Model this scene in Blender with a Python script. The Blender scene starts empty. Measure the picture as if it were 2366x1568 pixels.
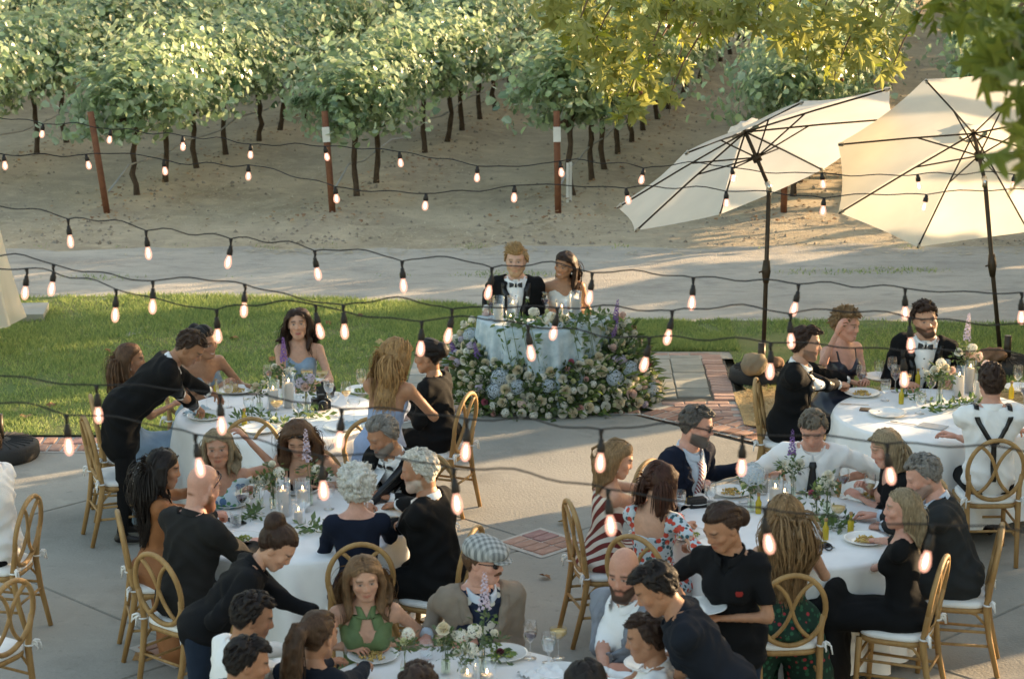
import bpy, bmesh, math, random
import numpy as np
from mathutils import Vector, Matrix, noise as mnoise
from mathutils.bvhtree import BVHTree

# ------------------------------------------------------------------ scene, camera, sky, sun
SC = bpy.context.scene
COL = SC.collection
F, CX, CY, CAMH = 5258.0, 1183.0, 784.0, 5.25          # pixel focal length of the 2366 px wide picture
TH = math.atan(1262.0 / F)                              # camera tilt below the horizon
_s, _c = math.sin(TH), math.cos(TH)

def W(px, py, z=0.0):
    """point of the place at height z seen at picture position px, py"""
    u = (px - CX) / F; v = (py - CY) / F
    d = (u, _c - v * _s, -_s - v * _c)
    t = (z - CAMH) / d[2]
    return Vector((d[0] * t, d[1] * t, z))

cam_d = bpy.data.cameras.new('camera'); cam = bpy.data.objects.new('camera', cam_d); COL.objects.link(cam)
cam.location = (0, 0, CAMH); cam.rotation_euler = (math.pi / 2 - TH, 0, 0)
cam_d.sensor_width = 36; cam_d.lens = 36 * F / 2366; cam_d.clip_end = 2000; cam_d.clip_start = 0.1
cam_d.dof.use_dof = True; cam_d.dof.focus_distance = 17.2; cam_d.dof.aperture_fstop = 4.5
SC.camera = cam

SUN_AZ = math.radians(31)      # towards the sun, from +x turning to +y
SUN_EL = math.radians(11)
world = bpy.data.worlds.new('World'); SC.world = world; world.use_nodes = True
_nt = world.node_tree; _bg = _nt.nodes['Background']
_sky = _nt.nodes.new('ShaderNodeTexSky'); _sky.sky_type = 'NISHITA'; _sky.sun_disc = False
_sky.sun_elevation = SUN_EL; _sky.sun_rotation = math.pi / 2 - SUN_AZ
_sky.air_density = 1.25; _sky.dust_density = 3.2; _sky.ozone_density = 0.2
_nt.links.new(_sky.outputs[0], _bg.inputs[0]); _bg.inputs[1].default_value = 0.15
sun_d = bpy.data.lights.new('sun', 'SUN'); sun_d.energy = 5.0; sun_d.angle = math.radians(0.5); sun_d.color = (1.0, 0.70, 0.40)
sun = bpy.data.objects.new('sun', sun_d); COL.objects.link(sun)
SUN_VEC = Vector((math.cos(SUN_AZ) * math.cos(SUN_EL), math.sin(SUN_AZ) * math.cos(SUN_EL), math.sin(SUN_EL)))
sun.rotation_euler = (-SUN_VEC).to_track_quat('-Z', 'Y').to_euler()
SC.view_settings.view_transform = 'Standard'; SC.view_settings.look = 'None'
SC.view_settings.exposure = 1.82; SC.view_settings.gamma = 1.0
SC.cycles.use_denoising = True
SC.cycles.max_bounces = 10; SC.cycles.transparent_max_bounces = 16; SC.cycles.caustics_reflective = False; SC.cycles.caustics_refractive = False
SC.cycles.sample_clamp_indirect = 6.0
R = random.Random(7)
RN = np.random.RandomState(7)

# ------------------------------------------------------------------ materials
MATS = {}
def nodes_of(m):
    return m.node_tree.nodes, m.node_tree.links
def mat(name, col, rough=0.6, var=0.12, scale=6.0, bump=0.0, bscale=60.0, spec=0.3, sheen=0.0, trans=0.0, metal=0.0, col2=None, attr=None, detail=4.0, stretch=None, coat=0.0):
    """Principled material with noise-driven colour variation and fine relief"""
    if name in MATS: return MATS[name]
    m = bpy.data.materials.new(name); m.use_nodes = True; MATS[name] = m
    n, l = nodes_of(m); b = n['Principled BSDF']
    b.inputs['Roughness'].default_value = rough; b.inputs['Specular IOR Level'].default_value = spec
    b.inputs['Metallic'].default_value = metal; b.inputs['Coat Weight'].default_value = coat
    if sheen: b.inputs['Sheen Weight'].default_value = sheen
    tc = n.new('ShaderNodeTexCoord'); src = tc.outputs['Object']
    if stretch:
        mp = n.new('ShaderNodeMapping'); mp.inputs['Scale'].default_value = stretch; l.new(src, mp.inputs[0]); src = mp.outputs[0]
    nz = n.new('ShaderNodeTexNoise'); nz.inputs['Scale'].default_value = scale; nz.inputs['Detail'].default_value = detail; l.new(src, nz.inputs['Vector'])
    rp = n.new('ShaderNodeValToRGB'); rp.color_ramp.elements[0].position = 0.3; rp.color_ramp.elements[1].position = 0.7
    c = list(col)[:3]
    if col2 is None:
        lo = [x * (1 - var) for x in c]; hi = [min(1, x * (1 + var)) for x in c]
    else: lo, hi = c, list(col2)[:3]
    rp.color_ramp.elements[0].color = (*lo, 1); rp.color_ramp.elements[1].color = (*hi, 1)
    l.new(nz.outputs['Fac'], rp.inputs[0]); out = rp.outputs[0]
    if attr:
        at = n.new('ShaderNodeAttribute'); at.attribute_name = attr
        rp.color_ramp.elements[0].color = (1 - var, 1 - var, 1 - var, 1); rp.color_ramp.elements[1].color = (1 + var, 1 + var, 1 + var, 1)
        mx = n.new('ShaderNodeMix'); mx.data_type = 'RGBA'; mx.blend_type = 'MULTIPLY'; mx.inputs[0].default_value = 1
        l.new(at.outputs['Color'], mx.inputs[6]); l.new(out, mx.inputs[7]); out = mx.outputs[2]
    l.new(out, b.inputs['Base Color'])
    if bump:
        n2 = n.new('ShaderNodeTexNoise'); n2.inputs['Scale'].default_value = bscale; n2.inputs['Detail'].default_value = 3; l.new(src, n2.inputs['Vector'])
        bp = n.new('ShaderNodeBump'); bp.inputs['Strength'].default_value = bump; bp.inputs['Distance'].default_value = 0.01
        l.new(n2.outputs['Fac'], bp.inputs['Height']); l.new(bp.outputs[0], b.inputs['Normal'])
    if trans:
        t = n.new('ShaderNodeBsdfTranslucent'); mix = n.new('ShaderNodeMixShader'); mix.inputs[0].default_value = trans
        l.new(out, t.inputs[0]); l.new(b.outputs[0], mix.inputs[1]); l.new(t.outputs[0], mix.inputs[2])
        l.new(mix.outputs[0], n['Material Output'].inputs[0])
    return m

def leaf_mat(name, lo, hi, trans=0.45, rough=0.5, under=None, spec=0.35):
    """foliage: colour differs leaf by leaf, light passes through"""
    if name in MATS: return MATS[name]
    m = bpy.data.materials.new(name); m.use_nodes = True; MATS[name] = m
    n, l = nodes_of(m); b = n['Principled BSDF']; b.inputs['Roughness'].default_value = rough; b.inputs['Specular IOR Level'].default_value = spec
    g = n.new('ShaderNodeNewGeometry'); oi = n.new('ShaderNodeObjectInfo')
    ad = n.new('ShaderNodeMath'); ad.operation = 'ADD'; l.new(g.outputs['Random Per Island'], ad.inputs[0])
    mu = n.new('ShaderNodeMath'); mu.operation = 'MULTIPLY'; mu.inputs[1].default_value = 0.25; l.new(oi.outputs['Random'], mu.inputs[0]); l.new(mu.outputs[0], ad.inputs[1])
    rp = n.new('ShaderNodeValToRGB'); rp.color_ramp.elements[0].color = (*lo, 1); rp.color_ramp.elements[1].color = (*hi, 1); rp.color_ramp.elements[1].position = 1.1 if False else 1.0
    l.new(ad.outputs[0], rp.inputs[0]); out = rp.outputs[0]
    if under:
        mx = n.new('ShaderNodeMix'); mx.data_type = 'RGBA'; l.new(g.outputs['Backfacing'], mx.inputs[0]); l.new(out, mx.inputs[6]); mx.inputs[7].default_value = (*under, 1); out = mx.outputs[2]
    l.new(out, b.inputs['Base Color'])
    t = n.new('ShaderNodeBsdfTranslucent'); mix = n.new('ShaderNodeMixShader'); mix.inputs[0].default_value = trans
    l.new(out, t.inputs[0]); l.new(b.outputs[0], mix.inputs[1]); l.new(t.outputs[0], mix.inputs[2]); l.new(mix.outputs[0], n['Material Output'].inputs[0])
    return m

def glass_mat(name, tint=(1, 1, 1), alpha=0.16, rough=0.03):
    """thin glass: mostly see-through with a bright rim reflection"""
    if name in MATS: return MATS[name]
    m = bpy.data.materials.new(name); m.use_nodes = True; MATS[name] = m
    n, l = nodes_of(m); n.remove(n['Principled BSDF'])
    tr = n.new('ShaderNodeBsdfTransparent'); tr.inputs[0].default_value = (*tint, 1)
    gl = n.new('ShaderNodeBsdfGlossy'); gl.inputs['Roughness'].default_value = rough; gl.inputs[0].default_value = (1, 1, 1, 1)
    lw = n.new('ShaderNodeLayerWeight'); lw.inputs[0].default_value = 0.42
    mr = n.new('ShaderNodeMapRange'); mr.inputs[3].default_value = alpha * 0.5; mr.inputs[4].default_value = min(1, alpha * 4.5); l.new(lw.outputs['Facing'], mr.inputs[0])
    mix = n.new('ShaderNodeMixShader'); l.new(mr.outputs[0], mix.inputs[0]); l.new(tr.outputs[0], mix.inputs[1]); l.new(gl.outputs[0], mix.inputs[2])
    l.new(mix.outputs[0], n['Material Output'].inputs[0])
    return m

def emit_mat(name, col, strength):
    if name in MATS: return MATS[name]
    m = bpy.data.materials.new(name); m.use_nodes = True; MATS[name] = m
    n, l = nodes_of(m); b = n['Principled BSDF']; b.inputs['Base Color'].default_value = (*col, 1)
    b.inputs['Emission Color'].default_value = (*col, 1); b.inputs['Emission Strength'].default_value = strength
    return m

# ------------------------------------------------------------------ mesh helpers
class MB:
    """collects vertices and faces of one mesh"""
    def __init__(self): self.v = []; self.f = []; self.mi = []
    def add(self, vs, fs, mi=0):
        o = len(self.v); self.v += [tuple(p) for p in vs]; self.f += [tuple(i + o for i in f) for f in fs]; self.mi += [mi] * len(fs); return self
    def box(self, c, s, rz=0.0, mi=0, rx=0.0):
        x, y, z = s[0] / 2, s[1] / 2, s[2] / 2
        M = Matrix.Translation(c) @ Matrix.Rotation(rz, 4, 'Z') @ Matrix.Rotation(rx, 4, 'X')
        vs = [M @ Vector(p) for p in ((-x, -y, -z), (x, -y, -z), (x, y, -z), (-x, y, -z), (-x, -y, z), (x, -y, z), (x, y, z), (-x, y, z))]
        return self.add(vs, [(0, 3, 2, 1), (4, 5, 6, 7), (0, 1, 5, 4), (1, 2, 6, 5), (2, 3, 7, 6), (3, 0, 4, 7)], mi)
    def tube(self, pts, r, n=8, mi=0, cap=True, closed=False, flat=1.0, up=None):
        pts = [Vector(p) for p in pts]; m = len(pts); rr = r if isinstance(r, (list, tuple)) else [r] * m
        vs = []; prev = None
        for i in range(m):
            a = pts[(i - 1) % m] if (closed or i > 0) else pts[0]; b = pts[(i + 1) % m] if (closed or i < m - 1) else pts[-1]
            t = (b - a); t = t.normalized() if t.length > 1e-9 else Vector((0, 0, 1))
            if prev is None:
                ref = Vector(up) if up else (Vector((0, 0, 1)) if abs(t.z) < 0.9 else Vector((1, 0, 0)))
                u = ref - t * ref.dot(t)
            else: u = prev - t * prev.dot(t)
            u = u.normalized() if u.length > 1e-6 else t.orthogonal().normalized(); prev = u; w = t.cross(u)
            for k in range(n):
                an = 2 * math.pi * k / n; vs.append(pts[i] + (u * math.cos(an) + w * math.sin(an) * flat) * rr[i])
        fs = []
        for i in range(m if closed else m - 1):
            j = (i + 1) % m
            for k in range(n): fs.append((i * n + k, i * n + (k + 1) % n, j * n + (k + 1) % n, j * n + k))
        if cap and not closed: fs += [tuple(range(n))[::-1], tuple((m - 1) * n + k for k in range(n))]
        return self.add(vs, fs, mi)
    def lathe(self, prof, n=20, c=(0, 0, 0), mi=0, sx=1.0, sy=1.0):
        vs = []; fs = []; c = Vector(c)
        for (r, z) in prof:
            for k in range(n):
                a = 2 * math.pi * k / n; vs.append((c.x + r * math.cos(a) * sx, c.y + r * math.sin(a) * sy, c.z + z))
        for i in range(len(prof) - 1):
            for k in range(n): fs.append((i * n + k, i * n + (k + 1) % n, (i + 1) * n + (k + 1) % n, (i + 1) * n + k))
        if prof[0][0] > 1e-6: fs.append(tuple(range(n))[::-1])
        if prof[-1][0] > 1e-6: fs.append(tuple((len(prof) - 1) * n + k for k in range(n)))
        return self.add(vs, fs, mi)
    def prism(self, poly, z0, z1, mi=0):
        n = len(poly); vs = [(p[0], p[1], z0) for p in poly] + [(p[0], p[1], z1) for p in poly]
        fs = [tuple(range(n))[::-1], tuple(range(n, 2 * n))] + [(i, (i + 1) % n, n + (i + 1) % n, n + i) for i in range(n)]
        return self.add(vs, fs, mi)
    def xf(self, M):
        self.v = [tuple(M @ Vector(p)) for p in self.v]; return self
    def mesh(self, name, mats, smooth=True):
        me = bpy.data.meshes.new(name); me.from_pydata(self.v, [], self.f); me.update()
        for m in (mats if isinstance(mats, (list, tuple)) else [mats]): me.materials.append(m)
        if any(self.mi): me.polygons.foreach_set('material_index', self.mi)
        if smooth: me.polygons.foreach_set('use_smooth', [True] * len(me.polygons))
        return me

def np_mesh(name, V, Q, mats, smooth=True, mi=None, attrs=None):
    """fast mesh from numpy arrays; Q is (n,3) or (n,4)"""
    me = bpy.data.meshes.new(name); V = np.ascontiguousarray(V, dtype=np.float32); Q = np.ascontiguousarray(Q, dtype=np.int32); k = Q.shape[1]
    me.vertices.add(len(V)); me.vertices.foreach_set('co', V.ravel())
    me.loops.add(Q.size); me.loops.foreach_set('vertex_index', Q.ravel())
    me.polygons.add(len(Q)); me.polygons.foreach_set('loop_start', np.arange(0, Q.size, k, dtype=np.int32))
    for m in (mats if isinstance(mats, (list, tuple)) else [mats]): me.materials.append(m)
    if mi is not None: me.polygons.foreach_set('material_index', np.ascontiguousarray(mi, dtype=np.int32))
    me.polygons.foreach_set('use_smooth', np.full(len(Q), smooth))
    if attrs is not None:
        a = me.color_attributes.new('Col', 'FLOAT_COLOR', 'POINT')
        c4 = np.ones((len(V), 4), dtype=np.float32); c4[:, :3] = attrs; a.data.foreach_set('color', c4.ravel())
    me.update(calc_edges=True); me.validate()
    return me

def obj(name, me, parent=None, loc=None, rot=None, scale=None):
    o = bpy.data.objects.new(name, me); COL.objects.link(o)
    if parent is not None: o.parent = parent
    if loc is not None: o.location = loc
    if rot is not None: o.rotation_euler = rot
    if scale is not None: o.scale = scale if isinstance(scale, (tuple, list, Vector)) else (scale,) * 3
    return o
def tag(o, label=None, cat=None, group=None, kind=None):
    if label: o['label'] = label
    if cat: o['category'] = cat
    if group: o['group'] = group
    if kind: o['kind'] = kind
    return o
def thing(name, label, cat, loc=(0, 0, 0), rz=0.0, group=None):
    o = bpy.data.objects.new(name, None); COL.objects.link(o); o.location = loc; o.rotation_euler = (0, 0, rz)
    return tag(o, label, cat, group)
def copy_tree(o, parent=None):
    c = o.copy(); COL.objects.link(c); c.parent = parent
    for ch in o.children: copy_tree(ch, c)
    return c
def fold(x, y, z, s=1.0):
    return mnoise.noise(Vector((x * s, y * s, z * s)))
# ------------------------------------------------------------------ ground, road, lawn, patio
def ground_mat(name, stops, scales, bump=.4, rough=.95):
    m = bpy.data.materials.new(name); m.use_nodes = True; MATS[name] = m; n, l = nodes_of(m); b = n['Principled BSDF']; b.inputs['Roughness'].default_value = rough; b.inputs['Specular IOR Level'].default_value = .15
    tc = n.new('ShaderNodeTexCoord'); prev = None
    for i, (sc, det, c0, c1, p0, p1, fac) in enumerate(stops):
        mp = n.new('ShaderNodeMapping'); mp.inputs['Scale'].default_value = (1, scales, 1); mp.inputs['Location'].default_value = (i * 7.3, i * 3.1, 0); l.new(tc.outputs['Object'], mp.inputs[0])
        nz = n.new('ShaderNodeTexNoise'); nz.inputs['Scale'].default_value = sc; nz.inputs['Detail'].default_value = det; nz.inputs['Roughness'].default_value = .62; l.new(mp.outputs[0], nz.inputs['Vector'])
        rp = n.new('ShaderNodeValToRGB'); rp.color_ramp.elements[0].position = p0; rp.color_ramp.elements[1].position = p1; l.new(nz.outputs['Fac'], rp.inputs[0])
        if prev is None:
            rp.color_ramp.elements[0].color = (*c0, 1); rp.color_ramp.elements[1].color = (*c1, 1); prev = rp.outputs[0]
        else:
            rp.color_ramp.elements[0].color = (0, 0, 0, 1); rp.color_ramp.elements[1].color = (fac, fac, fac, 1)
            mx = n.new('ShaderNodeMix'); mx.data_type = 'RGBA'; l.new(rp.outputs[0], mx.inputs[0]); l.new(prev, mx.inputs[6]); mx.inputs[7].default_value = (*c1, 1); prev = mx.outputs[2]
    l.new(prev, b.inputs['Base Color'])
    nz = n.new('ShaderNodeTexNoise'); nz.inputs['Scale'].default_value = 45; nz.inputs['Detail'].default_value = 6; l.new(tc.outputs['Object'], nz.inputs['Vector'])
    bp = n.new('ShaderNodeBump'); bp.inputs['Strength'].default_value = bump; bp.inputs['Distance'].default_value = .03; l.new(nz.outputs['Fac'], bp.inputs['Height']); l.new(bp.outputs[0], b.inputs['Normal'])
    return m
M_soil = ground_mat('vineyard_soil', [(.55, 6, (.37, .305, .215), (.53, .435, .30), .35, .65, 1), (2.6, 7, 0, (.62, .51, .34), .5, .72, .75), (7, 8, 0, (.25, .205, .155), .56, .72, .65), (38, 3, 0, (.64, .58, .48), .62, .74, .5), (24, 5, 0, (.22, .18, .14), .62, .72, .6)], 1.0, .7)
M_grav = ground_mat('gravel', [(.5, 5, (.36, .325, .275), (.52, .47, .39), .32, .68, 1), (2.4, 9, 0, (.27, .25, .22), .50, .70, .7), (7, 8, 0, (.56, .52, .44), .55, .72, .5), (60, 3, 0, (.60, .57, .53), .6, .72, .6), (45, 2, 0, (.22, .21, .195), .62, .74, .6)], 2.2, .6)
M_lawn = ground_mat('lawn_soil', [(.8, 5, (.12, .17, .055), (.20, .20, .08), .35, .65, 1), (3, 5, 0, (.26, .21, .11), .55, .72, .8)], 1.0, .5)
M_straw = ground_mat('straw_soil', [(1.2, 5, (.36, .26, .13), (.48, .36, .19), .35, .65, 1), (14, 5, 0, (.24, .165, .085), .52, .7, .7), (40, 4, 0, (.60, .48, .29), .6, .72, .5)], 2.5, .8)
M_conc = ground_mat('concrete', [(.45, 5, (.265, .255, .222), (.36, .34, .295), .35, .65, 1), (.9, 9, 0, (.19, .18, .155), .52, .68, .75), (3.1, 9, 0, (.41, .39, .335), .55, .72, .5), (11, 6, 0, (.18, .17, .15), .60, .72, .5), (70, 3, 0, (.43, .41, .36), .6, .72, .5), (55, 2, 0, (.17, .16, .145), .64, .74, .5)], 1.0, .18, .85)
M_brick = mat('brick_red', (.30, .115, .072), .85, .25, 9, .35, 80, col2=(.47, .215, .145))
M_brick2 = mat('brick_pale', (.42, .25, .20), .85, .2, 9, .35, 80, col2=(.52, .34, .27))
M_mortar = mat('mortar', (.46, .43, .38), .95, .15, 20, .4, 120)
M_paver = mat('paver_grey', (.33, .325, .285), .85, .12, 5, .25, 90)
M_joint = mat('joint_dark', (.15, .135, .11), .95, .2, 20)

def struct(name, me, parent=None): o = obj(name, me, parent); return tag(o, kind='structure') if parent is None else o
def grid_sheet(x0, x1, y0, y1, nx, ny, zf):
    xs = np.linspace(x0, x1, nx); ys = np.linspace(y0, y1, ny); X, Y = np.meshgrid(xs, ys, indexing='ij'); Z = zf(X, Y)
    V = np.stack([X, Y, Z], -1).reshape(-1, 3); i = np.arange(nx - 1)[:, None] * ny + np.arange(ny - 1)[None]; Q = np.stack([i, i + ny, i + ny + 1, i + 1], -1).reshape(-1, 4); return V, Q
def hills(X, Y): return np.sin(X * 1.3 + np.sin(Y * .7)) * np.sin(Y * .9 + 1.0) * .5 + .5 * np.sin(X * 2.7 + 1) * np.sin(Y * 2.1 + X)
struct('ground', np_mesh('ground', *grid_sheet(-450, 450, -60, 900, 30, 30, lambda X, Y: np.full_like(X, -.06)), M_soil, False))
ROWDX = .216                                             # sideways shift of the vine rows per metre of depth
def soil_h(X, Y):
    u = ((X - .59) - ROWDX * (Y - 28.6)) / 2.88; b = (np.cos(u * 2 * math.pi) * .5 + .5) ** 3 * .09 * np.clip((Y - 27.5) / 2, 0, 1)
    return -.012 + b + .018 * hills(X * 2, Y * 2) + .008 * hills(X * 7 + 3, Y * 7)
V_, Q_ = grid_sheet(-13, 24, 25.6, 76, 190, 230, soil_h); V_[:, 1] += 0; struct('vineyard_soil', np_mesh('vineyard_soil', V_, Q_, M_soil))
def edge_sheet(name, m, x0, x1, ya, yb, nx, z, zf=None):
    """sheet between two wavy edges y = ya(x), yb(x)"""
    xs = np.linspace(x0, x1, nx); A = np.array([ya(x) for x in xs]); B = np.array([yb(x) for x in xs]); ny = 24; t = np.linspace(0, 1, ny)
    X = np.repeat(xs[:, None], ny, 1); Y = A[:, None] * (1 - t) + B[:, None] * t; Z = np.full_like(X, z) + (zf(X, Y) if zf else 0); V = np.stack([X, Y, Z], -1).reshape(-1, 3)
    i = np.arange(nx - 1)[:, None] * ny + np.arange(ny - 1)[None]; Q = np.stack([i, i + ny, i + ny + 1, i + 1], -1).reshape(-1, 4); return struct(name, np_mesh(name, V, Q, m))
wob = lambda x, s, a: a * (math.sin(x * 1.7 + s) + .6 * math.sin(x * 4.3 + s * 2) + .4 * math.sin(x * 9.1 + s * 3))
road_far = lambda x: 26.6 + .02 * x + wob(x, 1.0, .12)
lawn_far = lambda x: 23.75 - (.065 * (x + 3.4) ** 2 if -3.4 < x < 0 else (.02 * (x + 3.4) ** 2 if x <= -3.4 else .75 + .4 * min(x, 1) + .03 * max(x - 1, 0))) + wob(x, 2.0, .05)
edge_sheet('gravel_road', M_grav, -14, 24, lambda x: 21.0, road_far, 150, .018, lambda X, Y: .010 * hills(X * 3, Y * 3) * np.clip((26.4 - Y) / .6, 0, 1) - .03 * np.clip((Y - 26.0) / .8, 0, 1))
# patio: concrete slabs in a diagonal grid with recessed joints
BORD = [(-9.0, 17.92), (-2.05, 17.92), (-.60, 19.08), (1.12, 19.08), (2.35, 17.92), (3.55, 16.8), (6.0, 14.6), (12, 14.6)]
def bord_y(x):
    for (a, b), (c, d) in zip(BORD, BORD[1:]):
        if a <= x <= c: return b + (d - b) * (x - a) / (c - a)
    return BORD[0][1] if x < BORD[0][0] else BORD[-1][1]
patio = struct('patio', np_mesh('patio', *grid_sheet(-14, 14, 3, 19.3, 8, 8, lambda X, Y: np.full_like(X, -.02)), M_joint, False))
E1, E2, O0 = Vector((.7071, .7071)) * 3.06, Vector((.7071, -.7071)) * 3.16, Vector((.21, 15.6))
for i in range(-5, 4):
    for j in range(-5, 6):
        c = O0 + E1 * (i + .5) + E2 * (j + .5)
        if not (-8 < c.x < 8 and 6 < c.y < 21.5): continue
        g = .006; a1, a2 = E1.normalized(), E2.normalized(); h1, h2 = E1.length / 2 - g, E2.length / 2 - g; bev = .012
        if c.y > bord_y(c.x) + 1.6: continue
        mb = MB(); zz = R.uniform(-.001, .001)
        top = [c + a1 * s * (h1 - bev * .6) + a2 * t * (h2 - bev * .6) for s, t in ((-1, -1), (-1, 1), (1, 1), (1, -1))]; bot = [c + a1 * s * h1 + a2 * t * h2 for s, t in ((-1, -1), (-1, 1), (1, 1), (1, -1))]
        top = top[::-1]; bot = bot[::-1]
        mb.add([(p.x, p.y, zz) for p in top] + [(p.x, p.y, -.010) for p in bot] + [(p.x, p.y, -.03) for p in bot], [(3, 2, 1, 0), (0, 1, 5, 4), (1, 2, 6, 5), (2, 3, 7, 6), (3, 0, 4, 7), (4, 5, 9, 8), (5, 6, 10, 9), (6, 7, 11, 10), (7, 4, 8, 11)])
        me = mb.mesh('concrete_slab', M_conc, False); bm = bmesh.new(); bm.from_mesh(me); bmesh.ops.recalc_face_normals(bm, faces=bm.faces); bm.to_mesh(me); bm.free(); obj('concrete_slab', me, patio)
def brick_me(name, l, w, h, m):
    mb = MB(); b = .006; x, y = l / 2, w / 2
    mb.add([(-x, -y, -h), (x, -y, -h), (x, y, -h), (-x, y, -h), (-x, -y, -b), (x, -y, -b), (x, y, -b), (-x, y, -b), (-x + b, -y + b, 0), (x - b, -y + b, 0), (x - b, y - b, 0), (-x + b, y - b, 0)],
           [(8, 9, 10, 11), (4, 5, 9, 8), (5, 6, 10, 9), (6, 7, 11, 10), (7, 4, 8, 11), (0, 1, 5, 4), (1, 2, 6, 5), (2, 3, 7, 6), (3, 0, 4, 7)]); return mb.mesh(name, m, False)
BR = [brick_me('brick', .190, .092, .05, mat('brick_red_%d' % i, (.26 + .04 * i, .135 + .028 * i, .095 + .022 * i), .85, .25, 14, .4, 90, col2=(.38 + .04 * i, .22 + .035 * i, .16 + .03 * i))) for i in range(4)] + [brick_me('brick', .190, .092, .05, mat('brick_violet', (.34, .20, .18), .85, .2, 14, .4, 90))]
PB = [brick_me('brick', .190, .085, .05, mat('brick_pale_%d' % i, (.38 + .05 * i, .24 + .04 * i, .19 + .035 * i), .85, .2, 14, .4, 90)) for i in range(3)]
border = struct('brick_border', MB().box((0, 0, -5), (.1, .1, .1)).mesh('brick_border', M_mortar))
me = bpy.data.meshes.new('brick_border'); mb = MB()
for (a, b), (c, d) in zip(BORD[:-2], BORD[1:-1]):
    A, B = Vector((a, b)), Vector((c, d)); t = (B - A).normalized(); n_ = Vector((-t.y, t.x)); L = (B - A).length
    q = [A - n_ * .02, B - n_ * .02, B + n_ * .44, A + n_ * .44]; mb.add([(p.x, p.y, .0035) for p in q], [(0, 1, 2, 3)])
    rows = 2; pit = .116
    cnt = int(L / pit); lean = .03
    for r in range(rows):
        for k_ in range(cnt):
            s = (k_ + .5) * L / cnt; p = A + t * (s + (r * lean)) + n_ * (.11 + r * .205)
            if p.x < -5.3 or p.x > 4.6: continue
            ob = obj('brick', R.choice(BR), border, loc=(p.x, p.y, .012 + R.uniform(-.002, .003)), rot=(R.uniform(-.01, .01), R.uniform(-.01, .01), math.atan2(t.y, t.x) + math.pi / 2 + R.uniform(-.02, .02)), scale=(R.uniform(.95, 1.02), 1.06, 1))
border.data = mb.mesh('brick_border', M_mortar, False)
# diamond insets where the joints cross
for ci, (cx, cy) in enumerate(((.21, 15.6), (-2.08, 13.52))):
    dm = struct('brick_inset', MB().add([(cx + .345 * c_, cy + .345 * s_, .0035) for c_, s_ in ((1, 0), (0, 1), (-1, 0), (0, -1))], [(0, 1, 2, 3)]).mesh('brick_inset', M_mortar, False))
    for i in range(2):
        for j in range(4):
            u, v = (i - .5) * .205, (j - 1.5) * .106; p = Vector((cx, cy)) + a1 * u + a2 * v; obj('brick', R.choice(BR), dm, loc=(p.x, p.y, .010 + R.uniform(0, .003)), rot=(0, 0, math.pi / 4 + R.uniform(-.02, .02)))
# paver walk and its brick edge
walk = struct('paver_walk', MB().add([(-.98, 19.50, .006), (2.02, 19.50, .006), (2.02, 21.24, .006), (-.98, 21.24, .006)], [(0, 1, 2, 3)]).mesh('paver_walk', M_joint, False))
PV = [brick_me('paver', .296, .276, .05, mat('paver_%d' % i, (.30 + .03 * i, .295 + .028 * i, .255 + .025 * i), .88, .12, 6, .25, 90)) for i in range(3)]
for i in range(9):
    for j in range(6):
        obj('paver', R.choice(PV), walk, loc=(-.82 + i * .306 + j * .006, 19.66 + j * .286 - .0 + (i % 3) * .05, .022 + R.uniform(-.002, .002)), rot=(0, 0, R.uniform(-.008, .008)))
for j in range(17):
    obj('brick', R.choice(PB), walk, loc=(1.90 + R.uniform(-.008, .008), 19.56 + j * .098, .024 + R.uniform(-.003, .003)), rot=(0, 0, R.uniform(-.03, .03)))
for i in range(5): obj('brick', R.choice(PB), walk, loc=(1.0 + i * .2, 21.18, .024), rot=(0, 0, R.uniform(-.04, .04)))
for i in range(5): obj('brick', R.choice(BR), walk, loc=(-.85 + i * .2, 21.18, .024), rot=(0, 0, R.uniform(-.04, .04)))
wedge = struct('brick_corner', MB().add([(1.05, 19.5, .005), (1.05, 19.4, .005), (2.05, 18.45, .005), (2.05, 19.55, .005)], [(0, 1, 2, 3)]).mesh('brick_corner', M_mortar, False))
for j in range(9):
    for i in range(5):
        x, y = 1.12 + i * .2 + (j % 2) * .1, 18.72 + j * .1
        if y > bord_y(x) + .47 and x < 2.0 and y < 19.5: obj('brick', R.choice(BR[:1] + PB * 2), wedge, loc=(x, y, .016 + R.uniform(0, .004)), rot=(0, 0, R.uniform(-.03, .03)))
# lawn sheets, straw patch on the right
lawn_lo = lambda x: (max(bord_y(x) + .43, 17.0) if x < -.98 else 21.28)
edge_sheet('lawn', M_lawn, -9, 2.35, lawn_lo, lawn_far, 140, .024)
edge_sheet('straw_patch', M_straw, 1.98, 9, lambda x: bord_y(x) + .42, lambda x: 19.75 + wob(x, 4, .12), 60, .024, lambda X, Y: .012 * hills(X * 5, Y * 5))
edge_sheet('lawn_verge', M_lawn, 2.1, 11, lambda x: 19.72 + wob(x, 4, .12), lawn_far, 70, .026)
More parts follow.
